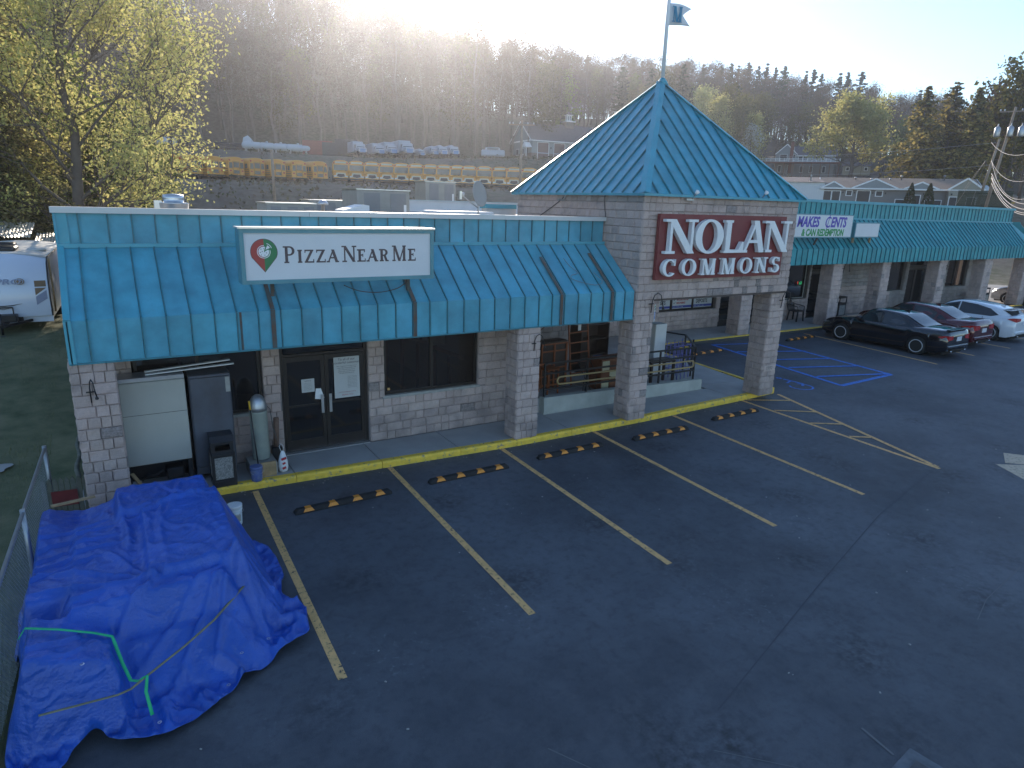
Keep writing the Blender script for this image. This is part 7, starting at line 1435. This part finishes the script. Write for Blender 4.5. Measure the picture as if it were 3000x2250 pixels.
# long grey shop building with four gablets, and the ribbed white shed next to it
def grey_row(t):
    L = 18.2; gable(t, 0, L, 0, 9, 3.0, 4.7, 'siding_tan', 'shingle_tan', .35, 'x', base=-1)
    for i, (x, w_, h) in enumerate([(1.2, 2.5, .85), (6.2, 5.1, 1.35), (11.6, 3.6, .95)]):
        mb = MB(); mb.prism([(x - w_ / 2, 3.05), (x + w_ / 2, 3.05), (x, 3.05 + h)], -.5, 2.0, 'y'); g = mb.build('gablet', M['siding_grey'], t)
        for s in (-1, 1): mb = MB(); mb.bar((x + s * (w_ / 2 + .2), -.53, 3.02), (x, -.53, 3.1 + h), .05, .2); mb.build('rake_board', M['letter_white'], g); mb = MB(); mb.add([(x + s * (w_ / 2 + .2), -.5, 3.08), (x, -.5, 3.18 + h), (x, 2.6, 3.18 + h), (x + s * (w_ / 2 + .2), .4, 3.08)], [(0, 1, 2, 3)]); mb.build('gablet_roof', M['shingle'], g)
    mb = MB(); mb.box(-.3, L + .3, -.52, -.36, 2.85, 3.05); mb.build('fascia_board', M['letter_white'], t)
    mb = MB(); mb.prism([(14.6, -1), (L + .1, -1), (L + .1, 3.0), (16.4, 4.55), (14.6, 3.0)], -1.2, 0, 'y'); e = mb.build('end_gable', M['siding_cream'], t)
    for s, xx in ((-1, 14.4), (1, L + .3)): mb = MB(); mb.bar((xx, -1.25, 2.95), (16.4, -1.25, 4.65), .06, .22); mb.build('rake_board', M['letter_white'], e)
    mb = MB(); mb.box(14.4, L + .3, -1.24, -1.2, 2.88, 3.02); mb.build('band_board', M['letter_white'], e)
    for x0, x1, z0, z1, d in ((.1, 1.05, 0, 2.5, 1), (1.2, 2.15, 0, 2.5, 1), (2.95, 3.55, 1.9, 2.6, 0), (4.25, 5.75, 0, 2.6, 1), (6.5, 7.2, 1.9, 2.6, 0), (8.9, 9.8, .6, 1.4, 0), (10.75, 11.65, 0, 2.1, 1), (12.3, 14.1, .1, 1.4, 0)): hwin(t, x0, x1, z0, z1, -.01, bool(d))
    for x0, x1 in ((14.75, 15.55), (16.7, 17.6)): hwin(t, x0, x1, .1, 1.9, -1.21)
    for x in (2.5, 3.9, 6.1, 7.6, 10.2, 12, 14.9, 16.1, 17.9): mb = MB(); mb.bbox(x - .08, x + .08, -.15 - (1.2 if x > 14.5 else 0), -(1.2 if x > 14.5 else 0), 2.2, 2.45, .02); mb.build('wall_lamp', M['black'], t)
    for x, h in ((4.1, .4), (6.1, .25), (8.4, .25), (9.7, .7), (14.7, .8)): mb = MB(); mb.lathe([(.09, 0), (.09, h), (.16, h), (.16, h + .12), (0, h + .2)], (x, 3.6, 4.35), 8); mb.build('roof_pipe', M['steel'], t)
simple('grey_shop_row', 'long low grey building with gablets and white-trimmed doors', 'building', 2404, 606, 103, R(3), grey_row).scale = (1, 1, .84)
def ribbed(t):
    mb = MB(); mb.box(0, 9.2, 0, 12, -1, 3.2); mb.build('wall', M['metal_white'], t)
    for i in range(30): mb = MB(); x = i * .3; mb.box(x, x + .08, -.04, -.001, -1, 3.2); mb.build('rib', M['metal_white'], t)
    mb = MB(); mb.prism([(-.3, 3.2), (6, 4.1), (12.3, 3.2)], -.2, 9.3, 'x'); mb.build('roof', M['shingle'], t); mb = MB(); mb.lathe([(.12, 0), (.12, .8), (.16, .8), (0, .95)], (7.5, 1.5, 3.3), 8); mb.build('roof_pipe', M['metal_white'], t)
simple('ribbed_metal_shed', 'white ribbed metal shed beside the low grey building', 'shed', 2200, 600, 102, R(3), ribbed)
# white barrels, slatted fence, clipped conifers, utility poles and wires
for i, u in enumerate([2802, 2810, 2819, 2828, 2837, 2845, 2874, 2882]):
    p = at(u, 572, 108); t = thing('white_barrel', '%s white drum stacked beyond the end of the grey building' % ORD[i], 'drum', p, 0, 'white drums beside the fence'); mb = MB(); mb.lathe([(.35, 0), (.42, .1), (.42, .8 + .2 * (i % 3)), (.2, 1.0 + .2 * (i % 3)), (.0, 1.05 + .2 * (i % 3))], n=12); mb.build('drum', M['tank_white'], t)
M['hedge_green'] = mat('slat_green', (.045, .06, .03), .9, var=.3)
fs_ = thing('slatted_fence', 'dark slatted fence running behind the far end of the shop row', 'fence', at(2800, 606, 98)); d_ = (at(2960, 612, 93) - at(2800, 606, 98)); n_ = 58
for i in range(n_): mb = MB(); c = d_ * (i / n_); mb.box(c.x - .05, c.x + .05, c.y - .02, c.y + .02, c.z - .6, c.z + 1.9); mb.build('slat', M['hedge_green'], fs_)
mb = MB(); mb.bar((0, .03, 1.6), (d_.x, d_.y + .03, d_.z + 1.6), .04, .1); mb.bar((0, .03, .2), (d_.x, d_.y + .03, d_.z + .2), .04, .1); mb.build('rail', M['hedge_green'], fs_)
M['pole_wood'] = mat('utility_pole_wood', (.3, .23, .17), .85, var=.2, vscale=3); M['wire'] = mat('overhead_wire', (.3, .28, .27), .5)
def pole(u, vb, D, h, lean, label, arms=True, tr=0):
    p = at(u, vb, D); p.z -= .5; az = math.atan2(p.x - CAMPOS.x, p.y - CAMPOS.y); t = thing('utility_pole', label, 'utility pole', p, -az); mb = MB(); mb.tube([(0, 0, 0), (lean, 0, h)], [.17, .12], 10); mb.build('shaft', M['pole_wood'], t)
    if arms: mb = MB(); mb.box(lean - 1.3, lean + 1.3, -.2, -.1, h - .5, h - .38); mb.build('crossarm', M['pole_wood'], t)
    if arms:
        for x in (-1.25, -.9, .6, 1.2): mb = MB(); mb.lathe([(.05, 0), (.07, .1), (.03, .2)], (lean + x, -.15, h - .38), 8); mb.build('insulator', M['tank_white'], t)
    for i in range(tr): x = lean * .8 + (-1.0, .12, 1.05)[i]; mb = MB(); mb.lathe([(.26, 0), (.28, .05), (.28, .85), (.2, .95), (.05, 1.1), (.05, 1.3)], (x, -.35 if i == 1 else -.1, h - 2.9), 12); mb.build('transformer', M['steel'], t); 
    return t, p
t1, p1_ = pole(2880, 628, 90, 11.3, .9, 'utility pole with a crossarm and three grey transformers', True, 3)
pole(2862, 600, 100, 8.0, .9, 'leaning second utility pole just behind the transformer pole', False); pole(1522, 600, 72, 8.8, 0, 'reddish utility pole standing in front of the school buses', True); pole(805, 590, 70, 5.2, 0, 'thin metal post in front of the tail-on school buses', False)
ta = at(2925, 415, 90)
def wire(label, a, b, sag, r=.018): 
    pts = [a.lerp(b, i / 16) - Vector((0, 0, sag * 4 * (i / 16) * (1 - i / 16))) for i in range(17)]; mb = MB(); mb.tube(pts, r, 5); tag(mb.build('overhead_wire', M['wire']), label, 'wire', 'overhead wires at the utility pole')
wire('upper wire running from the pole across the tall spruces', at(2918, 418, 90), at(2250, 460, 110), .3, .02); wire('lower wire running from the pole across the tall spruces', at(2900, 485, 90), at(2250, 513, 110), .3, .02)
for i, (va, ub, vb, sg) in enumerate([(418, 3100, 405, 1.2), (470, 3100, 520, 2.6), (473, 3100, 480, 1.6), (508, 3100, 575, 1.6), (517, 3100, 590, 1.7), (522, 3100, 600, 1.8), (537, 3100, 610, 1.6)]): wire(['topmost wire sweeping off the pole towards the road', 'long slack wire sweeping down from the transformers', 'thin wire just below the transformers', 'first of the bundle of pale sagging wires', 'second of the bundle of pale sagging wires', 'third of the bundle of pale sagging wires', 'lowest of the pale sagging wires'][i], at(2905, va, 90), at(ub, vb, 62), sg, .028 if i > 2 else .02)
for i, (u, v) in enumerate([(2820, 560), (2800, 600), (2845, 600)]): wire(['guy wire slanting from the pole to the end of the grey building', 'guy wire reaching down behind the parapet', 'shorter guy wire beside the leaning pole'][i], at(2888, 470, 90), at(u, v, 96), .0, .015)
# ---------------- trees
def leaf_mat(name, c1, c2, tr=.5, sat=1):
    m = bpy.data.materials.new(name); m.use_nodes = True; nt = m.node_tree; N = nt.nodes; L = nt.links; N.remove(N['Principled BSDF']); out = N['Material Output']
    g = N.new('ShaderNodeNewGeometry'); mx = N.new('ShaderNodeMix'); mx.data_type = 'RGBA'; L.new(g.outputs['Random Per Island'], mx.inputs[0]); mx.inputs[6].default_value = (*c1, 1); mx.inputs[7].default_value = (*c2, 1)
    oi = N.new('ShaderNodeObjectInfo'); hs = N.new('ShaderNodeHueSaturation'); mr = N.new('ShaderNodeMapRange'); mr.inputs[3].default_value = .75; mr.inputs[4].default_value = 1.25; L.new(oi.outputs['Random'], mr.inputs[0]); L.new(mr.outputs[0], hs.inputs['Value']); L.new(mx.outputs[2], hs.inputs['Color'])
    d = N.new('ShaderNodeBsdfDiffuse'); t = N.new('ShaderNodeBsdfTranslucent'); L.new(hs.outputs[0], d.inputs[0]); L.new(hs.outputs[0], t.inputs[0]); ms = N.new('ShaderNodeMixShader'); ms.inputs[0].default_value = tr; L.new(d.outputs[0], ms.inputs[1]); L.new(t.outputs[0], ms.inputs[2]); L.new(ms.outputs[0], out.inputs[0]); return m
M['bark'] = mat('grey_bark', (.12, .1, .085), .95, var=.2, vscale=2); M['bark_pale'] = mat('pale_bark', (.15, .125, .11), .95, var=.2, vscale=.7)
M['lf_yellow'] = leaf_mat('young_yellow_leaves', (.6, .52, .2), (.36, .38, .13), .55); M['lf_green'] = leaf_mat('spring_green_leaves', (.1, .15, .025), (.16, .19, .03), .5); M['lf_bare'] = leaf_mat('budding_twigs', (.13, .085, .06), (.1, .09, .045), .35); M['lf_olive'] = leaf_mat('olive_leaves', (.08, .09, .028), (.17, .15, .045), .45)
M['lf_pine'] = leaf_mat('pine_needles', (.03, .05, .02), (.055, .075, .028), .2); M['lf_spruce'] = leaf_mat('spruce_needles', (.05, .065, .028), (.4, .31, .1), .45); M['lf_hemlock'] = leaf_mat('hemlock_needles', (.08, .1, .045), (.45, .38, .17), .45); M['lf_brush'] = leaf_mat('brush_twigs', (.12, .09, .06), (.09, .1, .04), .3)  # golden end of the spruce colours paints sunlight onto the needle tips
def leaf(mb, p, s, r, flat=.0):
    a = Vector((r.gauss(0, 1), r.gauss(0, 1), r.gauss(0, 1) * (1 - flat))).normalized(); b = a.cross(Vector((r.gauss(0, 1), r.gauss(0, 1), r.gauss(0, 1)))).normalized(); a = a * s; b = b * s * r.uniform(.4, .8)
    mb.v += [tuple(p - a), tuple(p + b * .9 - a * .1), tuple(p + a), tuple(p - b)]; n = len(mb.v); mb.f.append((n - 4, n - 3, n - 2, n - 1)); mb.m.append(0); mb.sm.append(False)
def branchy(seed, h, r0, spread, clear=.3, lv=3, nb=(16, 5, 4), up=.55, lean=0, n=6):
    """trunk with limbs and twigs; returns trunk MB and twig tips [(point, level)]"""
    r = random.Random(seed); mb = MB(); tips = []
    pts = []; x = y = 0
    for i in range(9): t = i / 8; pts.append(Vector((x + lean * t * h, y, t * h))); x += r.uniform(-1, 1) * .018 * h; y += r.uniform(-1, 1) * .018 * h
    mb.tube(pts, [r0 * (1 - .88 * i / 8) + .01 for i in range(9)], n)
    def limb(p, d, L, rad, l):
        k = 4; q = [p]; dd = d.copy()
        for i in range(k): dd = (dd + Vector((r.uniform(-.25, .25), r.uniform(-.25, .25), r.uniform(-.05, .22)))).normalized(); q.append(q[-1] + dd * L / k)
        mb.tube(q, [rad * (1 - .75 * i / k) for i in range(k + 1)], 4 if l else 5, cap=False)
        tips.append((q[-1], l))
        if l < lv - 1:
            for j in range(nb[l + 1]):
                f = r.uniform(.25, 1); i = min(k - 1, int(f * k)); b = q[i].lerp(q[i + 1], f * k - i); e = (dd + Vector((r.gauss(0, .6), r.gauss(0, .6), r.gauss(.12, .4)))).normalized(); limb(b, e, L * r.uniform(.35, .6), rad * .45, l + 1)
        else: tips.append((q[2], l + 1))
    for i in range(nb[0]):
        t = clear + (1 - clear) * (i + .5) / nb[0]; k = t * 8; j = min(7, int(k)); p = pts[j].lerp(pts[j + 1], k - j); a = i * 2.4 + r.uniform(-.4, .4)
        prof = math.sin(min(1, (t - clear) / (1 - clear) * .9 + .22) * math.pi) ** .6
        d = Vector((math.cos(a), math.sin(a), up * r.uniform(.6, 1.5) + .5 * (t - clear))).normalized(); limb(p, d, spread * (.35 + .75 * prof) * r.uniform(.75, 1.1), r0 * .32 * (1.1 - t), 0)
    return mb, tips
def broadleaf(seed, h, r0, spread, nleaf, ls, clear=.3, scat=1.0, **k):
    tr, tips = branchy(seed, h, r0, spread, clear, **k); r = random.Random(seed + 9); lf = MB(); T = [p for p, l in tips if l > 0] or [p for p, l in tips]
    for i in range(nleaf):
        p = r.choice(T); g = abs(r.gauss(0, 1)); leaf(lf, p + Vector((r.gauss(0, scat), r.gauss(0, scat), r.gauss(0, scat * .7))), ls * r.uniform(.6, 1.3), r)
    return tr, lf
def conifer(seed, h, rb, nw, ls, droop=.25, clear=.08, dens=10, irregular=.25, r0=.25, sparse=1.0):
    r = random.Random(seed); tr = MB(); lf = MB(); tr.tube([(0, 0, 0), (r.uniform(-.2, .2), 0, h * .5), (0, 0, h)], [r0, r0 * .6, .03], 6)
    for w in range(nw):
        t = clear + (1 - clear) * (w / nw) ** .95; R_ = rb * (1 - t) ** .8 + .25; nb_ = r.randint(4, 6)
        for b in range(nb_):
            if r.random() > sparse: continue
            a = r.uniform(0, 6.28); L = R_ * r.uniform(1 - irregular * 1.6, 1 + irregular); z = t * h + r.uniform(-.3, .3); d = Vector((math.cos(a), math.sin(a), 0)); n = max(3, int(dens * L / rb + 2)); tip = Vector((0, 0, z)) + d * L + Vector((0, 0, -droop * L))
            tr.tube([(0, 0, z), tuple(tip)], [.035, .01], 3, cap=False)
            for i in range(n):
                f = (i + .6) / n; p = Vector((0, 0, z)) + d * L * f + Vector((0, 0, -droop * L * f * f + .1)); wd = .28 * L * (1.1 - f) + .12; s = Vector((-d.y, d.x, 0))
                for q in range(2): leaf(lf, p + s * r.uniform(-wd, wd) + Vector((0, 0, r.uniform(-.15, .1))), ls * r.uniform(.7, 1.3), r, .65)
    return tr, lf
def tree_thing(name, label, cat, loc, rz, trunk, crown, mt, ml, group=None, scale=1):
    t = thing(name, label, cat, loc, rz, group, (scale,) * 3); trunk.build('trunk', mt, t, recalc=False); crown.build('crown', ml, t, recalc=False); return t
def gz(x, y): return float(hill_z(x, y))
def on_hill(u, v, D, dz=-.3):
    p = at(u, v, D); p.z = gz(p.x, p.y) + dz; return p
# the tall maple and the dark evergreens behind the trailer
p = at(222, 650, 37); p.z = 1.5
tr, lf = broadleaf(5, 17.5, .3, 5.7, 62000, .078, clear=.06, scat=.36, lv=3, nb=(36, 8, 6), up=.6)
tree_thing('maple_tree', 'tall maple with thin yellow-green spring leaves towering over the trailer', 'tree', p, 0, tr, lf, M['bark'], M['lf_yellow'])
hem = [conifer(31, 14, 4.0, 80, .085, .34, .03, 46, .35), conifer(32, 12.5, 3.7, 72, .085, .4, .03, 46, .4)]
for i, (u, D, s, lb) in enumerate([(-60, 39, 1.15, 'dark shaggy evergreen cut off by the frame edge'), (60, 40, .95, 'dark shaggy evergreen just beside the tall maple'), (-150, 46, 1.4, 'dark evergreen mostly outside the frame'), (20, 50, 1.4, 'dark evergreen rising behind the nearer shaggy ones'), (285, 50, .68, 'lower dark evergreen on the sunny side of the maple')]):
    p = at(u, 650, D); p.z = 1.7; a, b = hem[i % 2]; tree_thing('evergreen_tree', lb, 'tree', p, i * 1.3, a, b, M['bark'], M['lf_hemlock'], 'dark evergreens behind the trailer', s)
for i, (u, D, h, lb) in enumerate([(330, 50, 9.5, 'pale green leafing tree behind the shop roof, next to the maple'), (425, 56, 8.5, 'small green tree at the end of the tail-on buses'), (160, 52, 13, 'hazy green tree filling the gap behind the maple'), (395, 66, 7.5, 'low green tree in front of the first school bus'), (60, 60, 15, 'hazy green tree behind the dark evergreens')]):
    p = at(u, 600, D); p.z = gz(p.x, p.y); tr, lf = broadleaf(50 + i, h, .18, h * .33, 3000, .22, clear=.08, scat=.6, lv=2, nb=(18, 7)); tree_thing('leafing_tree', lb, 'tree', p, i, tr, lf, M['bark'], M['lf_green'])
# low scrub by the lot's back corner
for i, (u, v, D, s) in enumerate([(30, 680, 52, 1.7), (110, 690, 50, 1.5), (180, 670, 46, 1.4), (-30, 700, 50, 1.6), (240, 640, 44, 1.6), (320, 620, 45, 1.5), (450, 600, 52, 1.4)]):
    p = at(u, v, D); p.z = max(1.6, gz(p.x, p.y)); r = random.Random(i); lf = MB(); tr = MB()
    for k in range(2600): a = r.uniform(0, 6.28); q = r.random() ** .6; leaf(lf, Vector((1.5 * q * math.cos(a), 1.5 * q * math.sin(a), abs(r.gauss(0, .6)) + .1)), .055, r)
    for k in range(14): a = r.uniform(0, 6.28); tr.tube([(0, 0, 0), (math.cos(a) * .8, math.sin(a) * .8, 1.1)], [.03, .01], 4)
    tree_thing('scrub_bush', ['grey-green scrub bush behind the trailer roof', 'tangled scrub bush beside the collapsed carport', 'low scrub bush below the maple trunk', 'scrub bush at the frame edge past the trailer', 'scrub bush behind the corner of the shop roof', 'low bush behind the white roof cap', 'bush in front of the bus bank'][i], 'bush', p, 0, tr, lf, M['bark'], M['lf_brush'] if i % 2 else M['lf_hemlock'], None, s)
# big round yellow-green tree, spruces and conical shrubs by the grey building
p = on_hill(2490, 520, 140, 0); zt0 = 14.6; p.z = at(2490, 520, 140).z
tr, lf = broadleaf(77, 10.2, .4, 5.9, 15000, .23, clear=.12, scat=.7, lv=3, nb=(22, 6, 4), up=.55); tree_thing('round_crowned_tree', 'big round tree with bright yellow-green leaves above the garden shed', 'tree', p, 0, tr, lf, M['bark'], M['lf_yellow'])
for i, (u, D, h, w_, lb) in enumerate([(2665, 118, 15, 6.2, 'broad dark spruce with sunlit tips, first of the group by the pole'), (2745, 122, 15.8, 6.2, 'tallest dark spruce in the middle of the group'), (2815, 118, 14.4, 5.4, 'dark spruce nearest the utility pole')]):
    p = at(u, 575, D); a, b = conifer(90 + i, h, w_, 50, .3, .3, .05, 13, .3); tree_thing('spruce_tree', lb, 'tree', p, i, a, b, M['bark'], M['lf_spruce'], 'dark spruces behind the grey building')
for i, (u, v, lb) in enumerate([(2661, 598, 'clipped conical conifer by the wide shop window'), (2715, 600, 'clipped conical conifer at the corner of the cream gable')]):
    p = at(u, v + 8, 101); r = random.Random(i); lf = MB(); tr = MB(); tr.tube([(0, 0, 0), (0, 0, 1.5)], .08, 6)
    for k in range(900): z = r.random(); a = r.uniform(0, 6.28); q = .8 * (1 - z) ** .8; leaf(lf, Vector((q * math.cos(a), q * math.sin(a), z * 2.9)), .13, r)
    tree_thing('conical_shrub', lb, 'shrub', p, 0, tr, lf, M['bark'], M['lf_pine'], 'clipped conical conifers')
for i, (u, D, h) in enumerate([(2890, 128, 19), (2940, 122, 21), (2985, 130, 20), (2860, 150, 17), (3030, 125, 20), (2925, 150, 20), (2980, 160, 22)]):
    p = at(u, 590, D); h *= .8; tr, lf = broadleaf(120 + i, h, .26, 5.2, 2600, .3, clear=.2, scat=.8, lv=2, nb=(20, 6)); tree_thing('roadside_tree', ['budding tree right behind the transformers', 'tan budding tree by the side road', 'golden budding tree near the frame edge', 'slender budding tree behind the spruces', 'budding tree cut off by the frame edge', 'taller budding tree further behind the pole', 'farther golden tree at the frame edge'][i], 'tree', p, i, tr, lf, M['bark'], M['lf_olive'] if i % 3 else M['lf_bare'])
tr, lf = broadleaf(140, 7, .12, 2.4, 900, .2, clear=.1, scat=.5, lv=2, nb=(10, 5)); tree_thing('blossom_tree', 'small white blossoming tree next to the deck house', 'tree', at(2195, 470, 170), 0, tr, lf, M['bark'], leaf_mat('white_blossom', (.5, .5, .48), (.4, .42, .36), .3))
# ---------------- hillside forest
V_ = []
def variant(kind, seed, h, **k):
    tr, lf = (conifer if kind == 'c' else broadleaf)(seed, h, **k); m0 = len(tr.f); tr.add(lf.v, lf.f, 1); return tr
def fmesh(mb, mt, ml, nm): 
    me = mb.mesh(nm, [mt, ml]); return me
bare = [fmesh(variant('b', 200 + i, 19 + i, r0=.24, spread=3.2, nleaf=1500, ls=.17, clear=.38, scat=.85, lv=3, nb=(15, 5, 2), up=.9), M['bark_pale'], M['lf_bare'], 'bare_tree') for i in range(5)]
oliv = [fmesh(variant('b', 220 + i, 18 + i, r0=.24, spread=3.8, nleaf=2400, ls=.24, clear=.25, scat=.95, lv=2, nb=(17, 6), up=.7), M['bark_pale'], M['lf_olive'], 'leafing_tree') for i in range(4)]
grn = [fmesh(variant('b', 240 + i, 17 + i, r0=.24, spread=4.2, nleaf=3200, ls=.28, clear=.15, scat=1.05, lv=2, nb=(16, 6), up=.6), M['bark'], M['lf_green'] if i % 2 else M['lf_yellow'], 'green_tree') for i in range(3)]
pine = [fmesh(variant('c', 260 + i, 21 + i * 1.5, rb=4.2, nw=19, ls=.45, droop=-.08, clear=.38, dens=13, irregular=.45, sparse=.8), M['bark'], M['lf_pine'], 'pine_tree') for i in range(3)]
rr = random.Random(11); spots = []
cell = {}
def free(x, y, d):
    i, j = int(x / 4), int(y / 4)
    for a in range(i - 2, i + 3):
        for b in range(j - 2, j + 3):
            for q in cell.get((a, b), ()):
                if (q[0] - x) ** 2 + (q[1] - y) ** 2 < d * d: return False
    cell.setdefault((i, j), []).append((x, y)); return True
for k in range(46000):
    az = rr.uniform(-28, 78); s = float(smooth(44, 56, np.array(az))); d0 = 150 + 46 * s; rd = float(np.interp(az, AZK, RDI)); D = d0 + (rd + 60 - d0) * rr.random()
    x, y = BX + D * math.sin(R(az)), BY + D * math.cos(R(az))
    if 35 < az < 47 and D < 186: continue
    if 50 < az < 62 and D < 205: continue
    if not free(x, y, 4.3 if D < d0 + 25 or D > rd - 30 else 5.8): continue
    z = gz(x, y); n = noise.noise(Vector((x * .02, y * .02, 0))); last = D > rd - 12
    q = rr.random()
    if az < 33: kd = 'pine' if last and q < .1 else ('bare' if q < .86 + n * .2 else 'olive')
    elif az < 43: kd = 'pine' if q < .08 else ('bare' if q < .45 else ('olive' if q < .85 else 'green'))
    else: kd = 'pine' if (last and q < .4) or q < .05 else ('bare' if q < .25 - n * .3 else ('olive' if q < .7 else 'green'))
    spots.append((D, x, y, z, kd, az))
spots.sort()
POOL = {'bare': bare, 'olive': oliv, 'green': grn, 'pine': pine}
LBL = {'bare': 'tall bare budding tree on the wooded hillside', 'olive': 'olive leafing tree on the wooded hillside', 'green': 'bright green tree on the wooded hillside', 'pine': 'dark irregular pine on the wooded hillside'}
vis = [s for s in spots if -3 < s[5] < 71]; near = vis[:288]; ns_ = set(id(s) for s in near); far_ = [s for s in spots if id(s) not in ns_]
for D, x, y, z, kd, az in near:
    o = link(kd + '_tree' if kd != 'olive' else 'leafing_tree', rr.choice(POOL[kd])); o.location = (x, y, z - .3); o.rotation_euler = (0, 0, rr.uniform(0, 6.28)); s = rr.uniform(.8, 1.15) * (1 if az < 36 else .8); o.scale = (s, s, s * rr.uniform(.92, 1.1)); w_ = next(n for a, n in ((9, 'above the tail-on school buses'), (17, 'above the propane tanks'), (27, 'above the white trucks'), (36, 'behind the firehouse'), (47, 'behind the tower roof'), (57, 'behind the deck house'), (99, 'behind the dark spruces')) if az < a); tag(o, LBL[kd] + ' ' + w_, 'tree', '%s trees of the hillside %s' % (kd, w_))
for i, (u, v, q) in enumerate([(1722, 158, 1.15), (1858, 168, 1.1), (1882, 178, .8), (1950, 190, .9), (2015, 178, 1), (2062, 188, .9), (2115, 190, .9), (2145, 182, 1), (2165, 190, .8), (2196, 182, 1), (2225, 190, .9), (2250, 184, 1), (2275, 196, .8), (2302, 190, 1.05), (2365, 206, .9), (2388, 202, 1), (2410, 212, .8), (2465, 212, 1), (2488, 210, .9), (2528, 206, 1.05), (2700, 262, .8), (2955, 262, 1)]):
    p = at(u, v, 258); b = gz(p.x, p.y) - .3; me = pine[i % 3]; h = [21, 22.5, 24][i % 3]; o = link('pine_tree', me); s = (p.z - b) / h; o.location = (p.x, p.y, b); o.scale = (s * q, s * q, s); o.rotation_euler = (0, 0, i * 1.9)
    tag(o, '%s pine standing out on the ridge skyline, counted from the flagpole outwards' % (ORD + ['fifteenth', 'sixteenth', 'seventeenth', 'eighteenth', 'nineteenth', 'twentieth', 'twenty-first', 'outermost'])[i], 'tree', 'pines standing out on the ridge')
# the rest of the wood: one mass, instanced on points
allm = bare + oliv + grn + pine; vc = bpy.data.collections.new('wood_variants')
for i, me in enumerate(allm): o = bpy.data.objects.new('v%02d' % i, me); vc.objects.link(o)
pm = bpy.data.meshes.new('hill_wood'); pm.from_pydata([(x, y, z - .3) for D, x, y, z, kd, az in far_], [], [])
ia = pm.attributes.new('vi', 'INT', 'POINT'); ra = pm.attributes.new('rz', 'FLOAT', 'POINT'); sa = pm.attributes.new('sc', 'FLOAT', 'POINT')
st_ = {'bare': 0, 'olive': 5, 'green': 9, 'pine': 12}
ia.data.foreach_set('value', [st_[s[4]] + rr.randrange(len(POOL[s[4]])) for s in far_]); ra.data.foreach_set('value', [rr.uniform(0, 6.28) for s in far_]); sa.data.foreach_set('value', [rr.uniform(.8, 1.15) for s in far_])
wood = link('hill_wood', pm); tag(wood, 'mass of farther trees covering the hillside up to the ridge', 'wood', kind='stuff')
ng = bpy.data.node_groups.new('wood', 'GeometryNodeTree'); ng.interface.new_socket('Geometry', in_out='INPUT', socket_type='NodeSocketGeometry'); ng.interface.new_socket('Geometry', in_out='OUTPUT', socket_type='NodeSocketGeometry')
GN = ng.nodes; GL = ng.links; gi = GN.new('NodeGroupInput'); go = GN.new('NodeGroupOutput'); iop = GN.new('GeometryNodeInstanceOnPoints'); ci = GN.new('GeometryNodeCollectionInfo'); ci.inputs[0].default_value = vc; ci.inputs['Separate Children'].default_value = True; ci.inputs['Reset Children'].default_value = True
def na(nm, t): a = GN.new('GeometryNodeInputNamedAttribute'); a.data_type = t; a.inputs[0].default_value = nm; return a.outputs[0]
cx = GN.new('ShaderNodeCombineXYZ'); GL.new(na('rz', 'FLOAT'), cx.inputs[2]); mp_ = GN.new('GeometryNodeMeshToPoints'); GL.new(gi.outputs[0], mp_.inputs[0]); GL.new(mp_.outputs[0], iop.inputs['Points']); GL.new(ci.outputs[0], iop.inputs['Instance']); iop.inputs['Pick Instance'].default_value = True
GL.new(na('vi', 'INT'), iop.inputs['Instance Index']); GL.new(cx.outputs[0], iop.inputs['Rotation']); GL.new(na('sc', 'FLOAT'), iop.inputs['Scale']); GL.new(iop.outputs[0], go.inputs[0])
wm = wood.modifiers.new('wood', 'NODES'); wm.node_group = ng
# scrub on the banks between the terraces
lf = MB(); r = random.Random(5)
for k in range(15000):
    az = r.uniform(-3, 62); D = r.choice((r.uniform(60, 83), r.uniform(110, 129), r.uniform(142, 156))) if az < 46 else r.uniform(95, 190); x, y = BX + D * math.sin(R(az)), BY + D * math.cos(R(az))
    if noise.noise(Vector((x * .09, y * .09, 8))) < (-.05 if az < 46 else .05): continue
    z = gz(x, y); h = r.uniform(.1, .75); leaf(lf, Vector((x + r.gauss(0, .4), y + r.gauss(0, .4), z + h * r.random())), .2 * r.uniform(.6, 1.4), r)
tag(lf.build('scrub', M['lf_brush'], None, recalc=False), 'brown scrub growing on the banks below the buses and trucks', 'scrub', kind='stuff')
# ---------------- the hazy air, lit by the low sun
hz = MB(); hz.box(-165, 405, -115, 345, -28, 90); hz = hz.build('haze', []) if False else hz
me = bpy.data.meshes.new('haze'); me.from_pydata(hz.v, [], hz.f); hzo = link('haze', me); tag(hzo, 'thin hazy air glowing towards the low sun', 'haze', kind='stuff')
hm = bpy.data.materials.new('haze_air'); hm.use_nodes = True; nt = hm.node_tree; nt.nodes.clear(); o_ = nt.nodes.new('ShaderNodeOutputMaterial'); pv = nt.nodes.new('ShaderNodeVolumePrincipled'); pv.inputs['Color'].default_value = (.86, .9, 1, 1); pv.inputs['Density'].default_value = HAZE_D; pv.inputs['Anisotropy'].default_value = HAZE_G; nt.links.new(pv.outputs[0], o_.inputs['Volume']); me.materials.append(hm)
bpy.context.view_layer.update()
